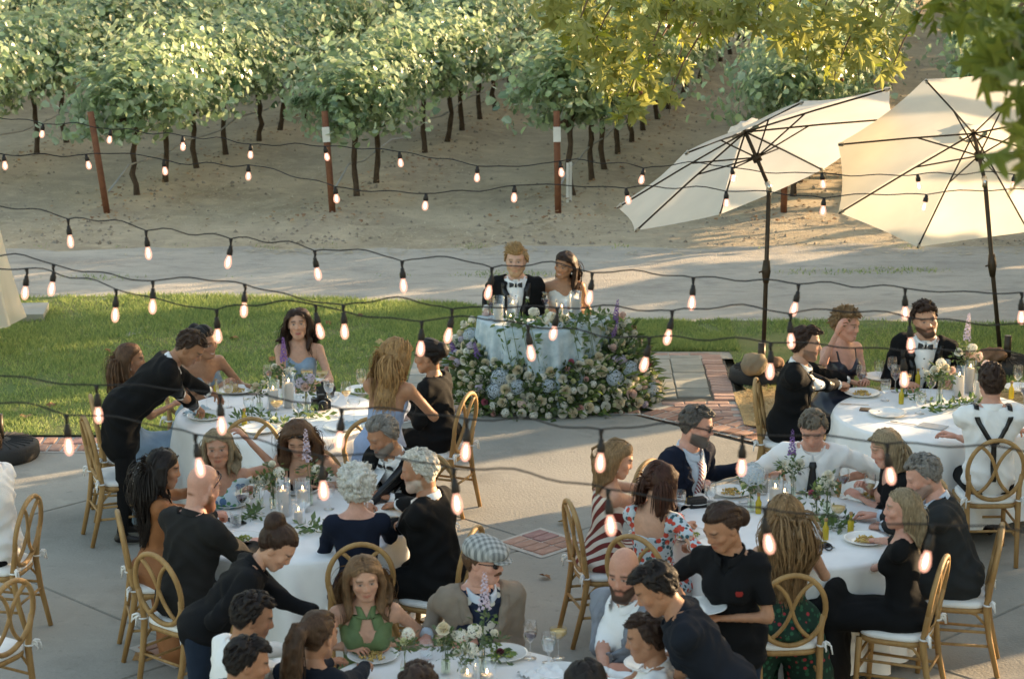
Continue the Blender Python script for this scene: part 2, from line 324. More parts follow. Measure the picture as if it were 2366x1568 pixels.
# grass blades
def grass(n, xr, inside, seed, dens, hgt, name, label):
    rs = np.random.RandomState(seed); xs = rs.uniform(xr[0], xr[1], n); y0 = np.array([inside(x)[0] for x in xs]); y1 = np.array([inside(x)[1] for x in xs]); ys = y0 + (y1 - y0) * rs.rand(n)
    dn = dens(xs, ys); kp = rs.rand(n) < dn; xs, ys, dn = xs[kp], ys[kp], dn[kp]; n = len(xs); h = hgt * (.5 + .8 * rs.rand(n)) * (.55 + .45 * np.clip(dn, 0, 1)); w = .0055 * (.7 + .6 * rs.rand(n)); a = rs.rand(n) * 6.283; ln = h * (.25 + .9 * rs.rand(n)); b = rs.rand(n) * 6.283
    P0 = np.stack([xs - w * np.cos(a), ys - w * np.sin(a), np.full(n, .02)], 1); P1 = np.stack([xs + w * np.cos(a), ys + w * np.sin(a), np.full(n, .02)], 1); P2 = np.stack([xs + ln * np.cos(b), ys + ln * np.sin(b), .02 + h], 1)
    V = np.stack([P0, P1, P2], 1).reshape(-1, 3); Q = np.arange(3 * n).reshape(-1, 3); o = obj(name, np_mesh(name, V, Q, leaf_mat('grass_blade', (.085, .185, .055), (.40, .46, .15), .42, .6), False)); return tag(o, label, 'grass', kind='stuff')  # blade colours run from shaded green to the yellow of sunlit tips
def dens_l(x, y):
    d = .55 + .6 * hills(x * .9 + 2, y * .9) + .4 * hills(x * 3, y * 3) + .25 * hills(x * 8, y * 8); d = d - .75 * np.clip((x + 1.6) / 1.6, 0, 1) * np.clip((20.9 - y) / 1.6, 0, 1); d += .35 * np.clip((y - 21.3) / 1.5, 0, 1); return np.clip(d, .03, 1)
grass(210000, (-6.2, 2.2), lambda x: (lawn_lo(x) + .01, lawn_far(x) + .05), 5, dens_l, .055, 'grass', 'green mown lawn between the patio and the gravel road')
def dens_r(x, y): return np.clip(.34 + .55 * hills(x * .8 + 5, y * 1.1 + 2) + .3 * hills(x * 3, y * 3) + .35 * np.clip((x - 3.4) / 1.5, 0, 1), .02, .9)
grass(90000, (2.1, 7.0), lambda x: (19.75, lawn_far(x) + .05), 6, dens_r, .055, 'grass', 'patchy grass strip behind the parasol bases')
def dens_road(x, y): return np.clip(-.35 + .9 * np.exp(-((y - 24.9 - .04 * x) / .22) ** 2) * (.4 + hills(x * 1.1, y)) + .8 * np.exp(-((y - 26.5) / .3) ** 2) * (.3 + hills(x * 2, y)), 0, .5)
grass(120000, (-8, 9), lambda x: (22.6, 27.2), 8, dens_road, .05, 'grass', 'sparse weeds along the middle and edge of the gravel road')
def dens_st(x, y): return np.clip(.35 + .5 * hills(x * 3, y * 3), .05, .8)
# dry straw lying on the ground
def straw(n, xr, yr, name, label, dens, col, seed, z=.03, wide=.004):
    rs = np.random.RandomState(seed); xs = rs.uniform(*xr, n); ys = rs.uniform(*yr, n); kp = rs.rand(n) < dens(xs, ys); xs, ys = xs[kp], ys[kp]; n = len(xs); L = .03 + .05 * rs.rand(n); a = rs.rand(n) * 6.283; w = wide * (.6 + rs.rand(n)); c, s = np.cos(a), np.sin(a); zz = z + .012 * rs.rand(n)
    V = np.stack([np.stack([xs - L * c - w * s, ys - L * s + w * c, zz], 1), np.stack([xs - L * c + w * s, ys - L * s - w * c, zz], 1), np.stack([xs + L * c, ys + L * s, zz + .02 * rs.rand(n)], 1)], 1).reshape(-1, 3)
    return tag(obj(name, np_mesh(name, V, np.arange(3 * n).reshape(-1, 3), col, False)), label, 'straw', kind='stuff')
straw(16000, (2.1, 5.2), (16.9, 19.9), 'straw', 'dry golden straw scattered beside the brick edging', lambda x, y: (y > np.array([bord_y(v) + .44 for v in x])) * .9, leaf_mat('straw_blade', (.38, .27, .12), (.62, .48, .26), .2), 11)
straw(42000, (-9, 12), (26.0, 34), 'straw', 'dry flattened grass on the soil before the vine rows', lambda x, y: np.clip(.3 + .6 * hills(x * .8, y * 1.2), 0, .9) * np.clip(1.4 - (y - 26) / 9, 0, 1), leaf_mat('straw_pale', (.34, .27, .16), (.58, .49, .32), .2), 12, .02, .008)
# ------------------------------------------------------------------ vineyard
def leaf_cloud(n, seed, centre, size, shape, lobes=5, droop=.5, sunny=(0, 0, 1)):
    """n folded leaves of five corners; centre(n, rs) gives positions and outward directions"""
    rs = np.random.RandomState(seed); P, D = centre(n, rs); n = len(P)
    nr = D + rs.randn(n, 3) * .55 + np.array([0, 0, .35]); nr /= np.linalg.norm(nr, axis=1, keepdims=True)
    ax = np.cross(nr, rs.randn(n, 3)); ax /= np.linalg.norm(ax, axis=1, keepdims=True); ax[:, 2] -= droop; ax -= nr * (ax * nr).sum(1, keepdims=True); ax /= np.linalg.norm(ax, axis=1, keepdims=True); bx = np.cross(nr, ax)
    s = size * (.6 + .7 * rs.rand(n)); k = len(shape); V = np.empty((n, k, 3))
    for i, (u, v, w) in enumerate(shape): V[:, i] = P + (ax * u + bx * v + nr * w) * s[:, None]
    return V.reshape(-1, 3), n
VLEAF = [(-.50, 0, 0), (-.35, .48, .10), (.22, .42, .06), (.58, 0, -.10), (.22, -.42, .06), (-.35, -.48, .10)]
def cloud_mesh(name, V, n, k, m):
    i = np.arange(n)[:, None] * k
    if k == 6: Q = np.concatenate([i + np.array([[0, 3, 2, 1]]), i + np.array([[0, 5, 4, 3]])])
    else: Q = i + np.arange(k)[None]
    return np_mesh(name, V, Q, m, False)
M_vine = leaf_mat('vine_leaf', (.036, .100, .040), (.48, .60, .30), .38, .28, (.38, .46, .30), .9)  # leaf colours spread to hold deep shade and cream sun highlights
M_bark = mat('vine_bark', (.085, .058, .038), .95, .35, 14, .9, 60)
def crown_pts(seed):
    """leaves gather in clumps along the two arms of a vine; shoots stick out"""
    def f(n, rs):
        m = 26; cx = np.linspace(-.74, .74, m) + rs.randn(m) * .07; cz = 1.16 + .62 * rs.rand(m) + .14 * np.sin(cx * 5 + seed); cy = rs.randn(m) * .23; cs = .13 + .10 * rs.rand(m)
        i = rs.randint(0, m, n); q = rs.randn(n, 3); P = np.stack([cy[i] + q[:, 0] * cs[i] * 1.15, cx[i] + q[:, 1] * cs[i], cz[i] + q[:, 2] * cs[i] * 1.15], 1)
        ns = 15; sx = rs.uniform(-.8, .8, ns); sy = rs.randn(ns) * .15; sd = np.stack([rs.randn(ns) * .8, rs.randn(ns) * .5, rs.rand(ns) * 1.1 - .25], 1); sd /= np.linalg.norm(sd, axis=1, keepdims=True); L = .35 + .35 * rs.rand(ns)
        sh = rs.rand(n) < .24; j = rs.randint(0, ns, n); t = rs.rand(n); S = np.stack([sy[j], sx[j], 1.5 + 0 * t], 1) + sd[j] * (L[j] * t)[:, None] + rs.randn(n, 3) * .035; S[:, 2] -= .25 * t * t; P = np.where(sh[:, None], S, P)
        P[:, 2] = np.maximum(P[:, 2], .88 + .1 * rs.rand(n)); D = np.stack([P[:, 0] / .4, P[:, 1] * .1, (P[:, 2] - 1.4) * 1.3], 1); D /= np.maximum(np.linalg.norm(D, axis=1, keepdims=True), .2); return P, D
    return f
CR = []
for i in range(8):
    V, n = leaf_cloud(2700, 30 + i, crown_pts(i * 1.7), .088, VLEAF); CR.append(cloud_mesh('crown', V, n, 6, M_vine))
TRK = []
for i in range(5):
    mb = MB(); a, b = R.uniform(-.06, .06), R.uniform(-.05, .05); pts = [(a * math.sin(t * 3) + R.uniform(-.02, .02), b * math.sin(t * 4 + 1) + R.uniform(-.02, .02), -.05 + t * 1.1) for t in np.linspace(0, 1, 9)]
    mb.tube(pts, [.062, .046, .038, .042, .034, .040, .034, .038, .030], 7); e = pts[-1]
    for s in (1, -1): mb.tube([(e[0], e[1], e[2] - .06), (e[0] + R.uniform(-.03, .03), e[1] + s * .2, e[2] + .08), (e[0], e[1] + s * .75, e[2] + .12)], [.036, .028, .016], 6)
    TRK.append(mb.mesh('trunk', M_bark))
ROWA = math.atan(ROWDX)
M_rust = mat('post_rust', (.15, .060, .032), .8, .35, 12, .5, 90, col2=(.24, .10, .05)); M_hose = mat('hose_grey', (.36, .35, .33), .6); M_wire = mat('wire', (.35, .33, .30), .4, metal=.8); M_tag = mat('tag_white', (.72, .70, .64), .7)
ORD = ['first', 'second', 'third', 'fourth', 'fifth', 'sixth', 'seventh', 'eighth', 'ninth', 'tenth']
ROWN = {-4: 'far left row', -3: 'row entering at the left edge', -2: 'row behind the leftmost string bulbs', -1: 'row left of the leaning rusty post', 0: 'row of the leaning rusty post without a tag', 1: 'row of the white-tagged post on the left', 2: 'row of the white-tagged post by the white stakes', 3: 'row behind the left parasol', 4: 'row behind the right parasol', 5: 'row at the right edge', 6: 'row beyond the right parasol', 7: 'last row on the right'}
def in_view(p, pad=120):
    x, y, z = p; d = y * _c + (CAMH - z) * _s; v = (CAMH - z) * _c - y * _s; px = CX + F * x / d; py = CY + F * v / d; return -pad < px < 2366 + pad and -pad < py < 1568 + pad
nv = 0
for r in range(-4, 7):
    x0 = .59 + 2.88 * (r - 2); y0 = 28.65
    rx = lambda y: x0 + ROWDX * (y - y0)
    cnt = 0; post_v = in_view((x0, y0, .6), 40)
    last = None
    for k_ in range(28):
        y = y0 + 1.0 + k_ * 1.2 + R.uniform(-.12, .12); x = rx(y) + R.uniform(-.04, .04)
        if not (in_view((x, y, 1.2), 170) or in_view((x, y, 2.0), 170)): continue
        if y > 50 and r < 3: continue
        if R.random() < .025: continue
        seen_tr = in_view((x, y, .4), 0); 
        if k_ < 9: lb = '%s grapevine from the front in the %s' % (ORD[k_], ROWN[r]); gp = None
        else: lb = 'grapevine far back in the %s' % ROWN[r]; gp = 'far vines of the ' + ROWN[r]
        t = thing('grapevine', lb, 'grapevine', (x, y, 0), -ROWA + (math.pi if R.random() < .5 else 0), gp or 'grapevines in rows'); nv += 1
        obj('trunk', TRK[R.randrange(5)], t, scale=(1, 1, R.uniform(.95, 1.05)), rot=(0, 0, R.choice((0, math.pi)))); obj('crown', CR[R.randrange(8)], t, rot=(0, 0, R.choice((0, math.pi))), scale=(R.uniform(1.0, 1.3), R.uniform(.95, 1.08), R.uniform(.95, 1.12)))
        last = (x, y)
    if last is None: continue
    # end post, hose and wires
    yE = last[1] + 1
    if post_v:
        tilt = {0: -.12, 1: -.06, 2: -.02, 3: 0.0}.get(r, .03); lbl = {0: 'leaning rusty end post at the left without a tag', 1: 'rusty end post with a white tag left of the groom', 2: 'rusty end post with a white tag above the bride', 3: 'rusty end post half hidden under the left parasol', -1: 'rusty end post at the left edge', 4: 'rusty end post behind the right parasol'}.get(r, 'rusty end post of the ' + ROWN[r])
        t = thing('vineyard_post', lbl, 'post', (x0, y0, 0), 0, 'rusty end posts'); t.rotation_euler = (0, tilt, 0)
        obj('pole', MB().tube([(0, 0, -.1), (0, 0, 1.34)], .042, 10).mesh('pole', M_rust), t)
        if r in (1, 2): obj('tag_plate', MB().box((0, -.052, 1.05), (.095, .012, .19)).mesh('tag_plate', M_tag, False), t)
    mb = MB(); n_ = int((yE - y0) / .7); pts = []
    for i in range(n_ + 1):
        y = y0 + .15 + i * .7; pts.append((rx(y) - .03, y, .50 + .035 * math.sin(i * 1.9 + r) + .02 * R.uniform(-1, 1) - (.22 if i == 0 else 0)))
    tag(obj('drip_hose', mb.tube(pts, .013, 6).mesh('drip_hose', M_hose)), 'grey drip hose strung along the ' + ROWN[r], 'hose', 'drip hoses')
    mb = MB().tube([(rx(y0) , y0, 1.2), (rx(y0 + .8), y0 + .8, 1.52), (rx(yE), yE, 1.55)], .004, 4); tag(obj('trellis_wire', mb.mesh('trellis_wire', M_wire)), 'thin trellis wire of the ' + ROWN[r], 'wire', 'trellis wires')
for i, (px, py) in enumerate(((1311, 480), (1318, 478))):
    p = W(px, py); tag(obj('stake', MB().box((0, 0, .28), (.035, .025, .62)).mesh('stake', M_tag, False), loc=p), ('shorter' if i else 'taller') + ' white wooden stake beside the right tagged post', 'stake', 'white stakes')
# fallen leaves
FL = []
for c_ in ((.30, .15, .055), (.38, .22, .09), (.22, .11, .05), (.46, .34, .16)):
    mb = MB(); vs = []
    for i in range(10):
        a = i * .6283; r_ = .5 if i % 2 == 0 else .30; vs.append((r_ * math.cos(a), r_ * math.sin(a), .10 * math.sin(a * 2) + .06 * (i % 2)))
    mb.add([(0, 0, 0)] + vs, [(0, 1 + i, 1 + (i + 1) % 10) for i in range(10)]); FL.append(mb.mesh('fallen_leaf', mat('dry_leaf_%d' % int(c_[0] * 100), c_, .8, .25, 8), False))
SPOT = {'lawn': [(700, 780), (250, 810), (540, 780), (630, 830), (880, 790), (905, 835), (760, 745), (120, 935), (830, 730), (60, 960)], 'concrete': [(325, 1515), (340, 1508), (1300, 1205), (2250, 1325), (720, 1005), (2050, 1430), (1260, 1330)], 'soil': []}
for (px, py) in SPOT['lawn']: tag(obj('fallen_leaf', R.choice(FL), loc=W(px, py, .05), rot=(R.uniform(-.4, .4), R.uniform(-.4, .4), R.uniform(0, 6)), scale=R.uniform(.09, .14)), 'dry brown sycamore leaf lying on the left lawn', 'leaf', 'fallen leaves on the lawn')
for (px, py) in SPOT['concrete']: tag(obj('fallen_leaf', R.choice(FL), loc=W(px, py, .02), rot=(R.uniform(-.3, .3), R.uniform(-.3, .3), R.uniform(0, 6)), scale=R.uniform(.08, .13)), 'dry brown leaf lying on the concrete patio', 'leaf', 'fallen leaves on the patio')
rs = np.random.RandomState(21); n = 5200; k5 = 5
rr = rs.randint(-3, 7, n); yy = 28 + rs.rand(n) ** 1.3 * 26; xx = .59 + 2.88 * (rr - 2) + ROWDX * (yy - 28.65) + rs.randn(n) * .42; 
sh5 = [(.5, 0), (.15, .42), (-.4, .28), (-.4, -.28), (.15, -.42)]; a = rs.rand(n) * 6.28; s_ = .05 * (.6 + .8 * rs.rand(n)); V = np.empty((n, 5, 3)); hz = soil_h(xx, yy) + .03
for i, (u, v) in enumerate(sh5): V[:, i] = np.stack([xx + s_ * (u * np.cos(a) - v * np.sin(a)), yy + s_ * (u * np.sin(a) + v * np.cos(a)), hz + s_ * .5 * rs.rand(n)], 1)
tag(obj('leaf_litter', cloud_mesh('leaf_litter', V.reshape(-1, 3), n, 5, leaf_mat('litter', (.20, .10, .05), (.48, .30, .15), .2))), 'reddish brown leaf litter under the vine rows', 'leaves', kind='stuff')
# clods and stones along the rows
n = 5000; rr = rs.randint(-3, 7, n); yy = 26.8 + rs.rand(n) ** 1.6 * 22; xx = .59 + 2.88 * (rr - 2) + ROWDX * (yy - 28.65) + rs.randn(n) * .6; s_ = .018 * (.5 + 1.2 * rs.rand(n)); hz = soil_h(xx, yy)
oc = np.array([(1, 0, 0), (0, 1, 0), (-1, 0, 0), (0, -1, 0), (0, 0, 1)]); V = (np.stack([xx, yy, hz], 1)[:, None] + oc[None] * s_[:, None, None] * (.6 + .8 * rs.rand(n, 5, 1))).reshape(-1, 3); i = np.arange(n)[:, None] * 5
Q = np.concatenate([i + np.array([[a_, b_, 4]]) for a_, b_ in ((0, 1), (1, 2), (2, 3), (3, 0))]); tag(obj('soil_clods', np_mesh('soil_clods', V, Q, mat('clod', (.20, .165, .12), .95, .3, 3, col2=(.36, .31, .25)), False)), 'small stones and clods of soil along the vine rows', 'stones', kind='stuff')
# ------------------------------------------------------------------ chairs, tables, tableware, flowers
M_wood = mat('honey_wood', (.30, .165, .055), .5, .22, 4, .25, 120, .4, stretch=(6, 6, 1), col2=(.44, .27, .105))
M_cush = mat('cushion_white', (.82, .81, .78), .85, .05, 12, .15, 120)
M_linen = mat('linen_white', (.86, .85, .83), .85, .04, 8, .18, 260)
def make_chair():
    t = thing('banquet_chair', 'c', 'chair')
    lean = lambda z: -.195 - max(0, z - .44) * .16
    for s in (-1, 1):
        obj('rear_leg', MB().tube([(s * .165, -.285, 0), (s * .175, -.225, .25), (s * .180, -.198, .44), (s * .176, lean(.56), .56), (s * .186, lean(.66), .66)], [.016, .019, .021, .019, .017], 8).mesh('rear_leg', M_wood), t)
        obj('front_leg', MB().tube([(s * .185, .195, 0), (s * .180, .185, .25), (s * .178, .178, .43)], [.015, .018, .020], 8).mesh('front_leg', M_wood), t)
        obj('side_rung', MB().tube([(s * .182, .186, .20), (s * .172, -.23, .20)], .0095, 6).mesh('side_rung', M_wood), t)
        obj('side_rung', MB().tube([(s * .181, .183, .29), (s * .176, -.215, .29)], .0095, 6).mesh('side_rung', M_wood), t)
        obj('brace', MB().tube([(s * .178, -.05, .425), (s * .177, -.14, .40), (s * .178, -.205, .33)], .009, 6).mesh('brace', M_wood), t)
        kn = MB()
        for a in (0, 1.3, 2.5, 4.0):
            c0 = Vector((s * .185, -.215, .475)); d = Vector((s * .03 + .018 * math.cos(a), -.03, .02 * math.sin(a))); kn.tube([c0, c0 + d * .6 + Vector((0, 0, .012)), c0 + d, c0 + d * 1.2 + Vector((0, 0, -.05 if a in (0, 2.5) else -.01))], [.005, .008, .006, .004], 5)
        kn.tube([(s * .185 + .024 * math.cos(a), -.205 + .024 * math.sin(a), .468) for a in np.linspace(0, 6.28, 11)[:-1]], .006, 5, closed=True)
        obj('cushion_tie', kn.mesh('cushion_tie', M_cush), t)
    for z in (.20, .29): obj('front_rung', MB().tube([(-.18, .188, z + .02), (.18, .188, z + .02)], .0095, 6).mesh('front_rung', M_wood), t)
    obj('rear_rung', MB().tube([(-.172, -.225, .25), (.172, -.225, .25)], .0095, 6).mesh('rear_rung', M_wood), t)
    def rp(x, z): return (x, lean(z), z)
    obj('back_ring', MB().tube([rp(.196 * math.cos(a), .695 + .225 * math.sin(a)) for a in np.linspace(0, 2 * math.pi, 33)[:-1]], .0165, 8, closed=True).mesh('back_ring', M_wood), t)
    for s in (-1, 1):
        pts = []
        for u in np.linspace(-1, 1, 13):
            x = s * (.118 * u * (.55 + .45 * u * u) + 0) ; z = .695 + .182 * math.copysign(abs(u) ** .9, u); pts.append(rp(x, z))
        obj('back_loop', MB().tube(pts, .0125, 8).mesh('back_loop', M_wood), t)
    prof = []
    mb = MB()
    ring = lambda w, d, z, n=24: [(w * math.copysign(abs(math.cos(a)) ** .55, math.cos(a)), d * math.copysign(abs(math.sin(a)) ** .55, math.sin(a)) - .005, z) for a in np.linspace(0, 2 * math.pi, n + 1)[:-1]]
    def loft(rings, m, name, par):
        mb = MB(); n = len(rings[0]); mb.add([p for r_ in rings for p in r_], [(i * n + k, i * n + (k + 1) % n, (i + 1) * n + (k + 1) % n, (i + 1) * n + k) for i in range(len(rings) - 1) for k in range(n)] + [tuple(range(n))[::-1], tuple((len(rings) - 1) * n + k for k in range(n))]); return obj(name, mb.mesh(name, m), par)
    loft([ring(.195, .195, .405), ring(.205, .205, .415), ring(.205, .205, .430), ring(.198, .198, .438)], M_wood, 'seat_frame', t)
    loft([ring(.190, .190, .436), ring(.205, .205, .446), ring(.205, .205, .466), ring(.185, .185, .480), ring(.10, .10, .486)], M_cush, 'cushion', t)
    return t
CHAIR0 = make_chair(); _chair_used = [0]
def place_chair(x, y, yaw, label):
    c = CHAIR0 if not _chair_used[0] else copy_tree(CHAIR0); _chair_used[0] = 1
    c.location = (x, y, .012 if False else 0.002); c.rotation_euler = (0, 0, math.radians(yaw - 90)); c['label'] = label; c['category'] = 'chair'; c['group'] = 'wooden chairs with figure eight backs'; return c

def cloth(rx, ry, z, drop, folds, amp, m, half=False, seed=1, n=160):
    rs = random.Random(seed); ph = [rs.uniform(0, 6.28) for _ in range(6)]; mb = MB(); vs = []; A = [(2 * math.pi) * i / n for i in range(n)]
    if half: A = [math.pi + math.pi * i / (n - 1) for i in range(n)]
    lv = [(.0, 0), (.4, 0), (.75, 0), (.97, 0), (1.0, .004), (1.012, .018), (1.02, .06), (1.03, .16), (1.04, .32), (1.05, .50), (1.06, drop)]
    for f_, d in lv:
        for a in A:
            t = max(0, d - .02) / drop; fo = (math.sin(a * folds + ph[0] + .8 * math.sin(a * 3 + ph[1])) * .6 + .4 * math.sin(a * folds * 1.7 + ph[2])) * amp * t ** .7
            wv = .0022 * math.sin(a * 3 + f_ * 9 + ph[3]) if d == 0 else 0
            vs.append((rx * (f_ + fo / rx) * math.cos(a), ry * (f_ + fo / ry) * math.sin(a), z - d + wv + (.012 * math.sin(a * 5 + ph[4]) if d == drop else 0)))
    L = len(lv); k = n - 1 if half else n
    fs = [(i * n + j, (i + 1) * n + j, (i + 1) * n + (j + 1) % n, i * n + (j + 1) % n) for i in range(L - 1) for j in range(k)]
    if half:                                             # straight back edge
        b = len(vs); fs2 = []
        for i in range(L): vs.append((vs[i * n][0], .03 * (i > 4), vs[i * n][2]))
        mb.add(vs, fs); b0 = 4
        vs2 = [(rx * 1.0 * t, .004 * (d > 0) + .01 * math.sin(t * 14) * d, z - d) for d in (0, .02, .3, drop) for t in np.linspace(-1, 1, 21)]
        mb.add(vs2, [(i * 21 + j, i * 21 + j + 1, (i + 1) * 21 + j + 1, (i + 1) * 21 + j) for i in range(3) for j in range(20)]); return mb.mesh('tablecloth', m)
    return mb.add(vs, fs).mesh('tablecloth', m)
M_leg = mat('table_leg', (.25, .24, .23), .4, metal=.6)
TABLES = {'T1': (-1.73, 16.33), 'T2': (-1.40, 13.72), 'T3': (3.16, 16.32), 'T4': (1.76, 13.62), 'T5': (-.27, 10.85)}
TNAME = {'T1': 'the round table of the women in blue', 'T2': 'the round table of the white-haired woman', 'T3': 'the round table by the parasols', 'T4': 'the round table of the man with the striped tie', 'T5': 'the round table at the bottom edge'}
for i, (kT, (x, y)) in enumerate(TABLES.items()):
    t = thing('round_table', 'table frame hidden under ' + TNAME[kT].replace('the round table', 'the cloth') , 'table', (x, y, 0), 0, 'round dining tables')
    obj('tabletop', MB().lathe([(0, .715), (.74, .715), (.75, .725), (.75, .748), (0, .748)], 40).mesh('tabletop', M_wood), t)
    for s in ((-.4, -.4), (.4, -.4), (.4, .4), (-.4, .4)): obj('leg', MB().tube([(s[0], s[1], 0), (s[0] * .9, s[1] * .9, .72)], .018, 8).mesh('leg', M_leg), t)
    tag(obj('tablecloth', cloth(.762, .762, .762, .63 if kT != 'T4' else .69, 11 + i, .07, M_linen, seed=i + 3), loc=(x, y, 0), rot=(0, 0, i * 1.1)), 'long white linen cloth on ' + TNAME[kT], 'tablecloth', 'white round tablecloths')
SW = (.28, 19.74)
M_velvet = mat('dusty_blue_velvet', (.33, .43, .48), .8, .18, 16, .5, 90, sheen=.4, col2=(.56, .64, .67))
t = thing('half_round_table', 'half round table frame under the blue cloth of the couple', 'table', (SW[0], SW[1], 0))
obj('tabletop', MB().prism([(.57 * math.cos(a), .57 * math.sin(a)) for a in np.linspace(math.pi, 2 * math.pi, 24)], .69, .718).mesh('tabletop', M_wood, False), t)
for s in ((-.45, -.06), (.45, -.06), (-.2, -.42), (.2, -.42)): obj('leg', MB().tube([(s[0], s[1], 0), (s[0], s[1], .69)], .018, 8).mesh('leg', M_leg), t)
tag(obj('tablecloth', cloth(.585, .60, .732, .70, 19, .075, M_velvet, True, 9, 140), loc=(SW[0], SW[1], 0)), 'pale dusty blue velvet cloth on the table of the couple', 'tablecloth')

# ---- small tableware
M_glass = glass_mat('clear_glass'); M_red = mat('red_wine', (.055, .006, .012), .1, .1, spec=.6); M_white_wine = mat('white_wine', (.75, .58, .22), .1, .05, spec=.6, trans=.4); M_water = glass_mat('water', (.95, .98, 1), .10)
M_china = mat('white_china', (.80, .79, .75), .22, .03, 5, spec=.5); M_steel = mat('steel', (.6, .6, .58), .22, metal=1.0); M_wax = mat('candle_wax', (.80, .76, .68), .55, .04, 5, trans=.25)
M_nap = mat('napkin_blue', (.42, .52, .56), .85, .1, 9, .2, 150); M_flame = emit_mat('flame', (1.0, .62, .25), 14); M_oil = mat('olive_oil', (.62, .50, .04), .12, .1, spec=.6, trans=.35); M_food = mat('pasta', (.56, .38, .12), .7, .35, 30, .6, 80); M_green_food = mat('salad', (.22, .26, .06), .7, .4, 30, .6, 80)
GPROF = {'wine': ([(.033, 0), (.034, .003), (.004, .007), (.0035, .085), (.012, .098), (.034, .125), (.040, .155), (.036, .195), (.033, .210)], .16),
         'coupe': ([(.033, 0), (.034, .003), (.004, .007), (.0035, .10), (.02, .115), (.046, .14), (.049, .165), (.048, .17)], .15),
         'goblet': ([(.035, 0), (.036, .004), (.006, .010), (.007, .055), (.030, .075), (.040, .11), (.040, .15), (.038, .165)], .12),
         'tumbler': ([(.030, 0), (.034, .004), (.037, .05), (.039, .095)], .06)}
GME = {}
for gk, (pf, lv) in GPROF.items():
    g = MB().lathe(pf[:], 18); g.f = [f for f in g.f if not (len(f) > 4 and max(f) >= (len(pf) - 1) * 18)]; GME[gk] = g.mesh(gk + '_bowl', M_glass)
def liq(gk, fr):
    pf = GPROF[gk][0]; z0 = {'wine': .100, 'coupe': .118, 'goblet': .070, 'tumbler': .006}[gk]; z1 = z0 + (pf[-1][1] - z0) * fr; out = [(0, z0)]
    for i in range(24):
        z = z0 + (z1 - z0) * (i + 1) / 24
        for (ra, za), (rb, zb) in zip(pf, pf[1:]):
            if za <= z <= zb: r_ = ra + (rb - ra) * (z - za) / max(zb - za, 1e-6); out.append((max(r_ - .0025, .001), z)); break
    out.append((0, z1)); return out[::1]
LME = {('wine', 'red'): MB().lathe(liq('wine', .38), 16).mesh('red_wine', M_red), ('wine', 'white'): MB().lathe(liq('wine', .33), 16).mesh('white_wine', M_white_wine), ('coupe', 'white'): MB().lathe(liq('coupe', .72), 16).mesh('champagne', M_white_wine), ('goblet', 'water'): MB().lathe(liq('goblet', .7), 16).mesh('water', M_water), ('tumbler', 'water'): MB().lathe(liq('tumbler', .7), 16).mesh('water', M_water), ('tumbler', 'white'): MB().lathe(liq('tumbler', .6), 16).mesh('juice', M_white_wine)}
GNAME = {'wine': 'stemmed wine glass', 'coupe': 'champagne coupe', 'goblet': 'clear water goblet', 'tumbler': 'short clear tumbler'}
def glass(kind, fill, p, label, group=None, s=1.0):
    t = thing({'wine': 'wine_glass', 'coupe': 'coupe_glass', 'goblet': 'water_goblet', 'tumbler': 'tumbler'}[kind], label, 'glass', p, R.uniform(0, 6), group or 'glasses'); t.scale = (s,) * 3
    obj('bowl', GME[kind], t)
    if fill: obj({'red': 'wine', 'white': 'wine', 'water': 'water'}[fill], LME[(kind, fill)], t)
    return t
PL = MB().lathe([(.0, .006), (.075, .006), (.09, .010), (.125, .022), (.138, .026), (.140, .024), (.12, .014), (.09, .0), (0, .0)], 32).mesh('dish', M_china)
def food_me(seed, m):
    rs = random.Random(seed); mb = MB()
    for i in range(46):
        a, r_ = rs.uniform(0, 6.28), .068 * rs.random() ** .6; c = Vector((r_ * math.cos(a), r_ * math.sin(a), .012 + .02 * rs.random() * (1 - r_ / .07))); d = Vector((rs.uniform(-1, 1), rs.uniform(-1, 1), rs.uniform(-.3, .5))) * .014
        mb.tube([c - d, c + Vector((0, 0, .006)), c + d], [.004, .0065, .003], 5)
    return mb.mesh('food', m)
FOOD = [food_me(1, M_food), food_me(2, M_green_food), food_me(3, M_food)]
def plate(p, label, food=0, group='dinner plates'):
    t = thing('dinner_plate', label, 'plate', p, R.uniform(0, 6), group); obj('dish', PL, t)
    if food is not None: obj('food', FOOD[food], t)
    return t
def candle(p, label, h=.13, glassy=True, rr=.036, group='pillar candles', lit=True):
    t = thing('pillar_candle', label, 'candle', p, 0, group); obj('wax', MB().lathe([(0, 0), (rr, 0), (rr, h - .006), (rr - .004, h), (rr * .6, h - .004), (0, h - .008)], 18).mesh('wax', M_wax), t); obj('wick', MB().tube([(0, 0, h - .01), (.001, 0, h + .008)], .0012, 5).mesh('wick', mat('wick', (.02, .02, .02), .9)), t)
    if lit: obj('flame', MB().lathe([(0, 0), (.004, .006), (.0045, .011), (.0025, .020), (0, .028)], 8, (0, 0, h + .004)).mesh('flame', M_flame), t)
    if glassy:
        g = MB().lathe([(rr + .012, 0), (rr + .013, h + .07), (rr + .0145, h + .072)], 20); g.f = g.f[:-1]; obj('glass_cylinder', g.mesh('glass_cylinder', M_glass), t)
    return t
def fork(p, a, label, kind='fork'):
    mb = MB().box((0, -.05, .004), (.008, .11, .003)).box((0, .02, .004), (.006, .05, .003))
    if kind == 'fork':
        mb.box((0, .05, .005), (.020, .022, .003))
        for x in (-.008, -.0027, .0027, .008): mb.box((x, .075, .005), (.0028, .035, .0025))
    else: mb.box((0, .07, .005), (.017, .09, .002))
    return tag(obj(kind, mb.mesh(kind, M_steel, False), loc=p, rot=(0, 0, a)), label, 'cutlery', 'cutlery on the tables')
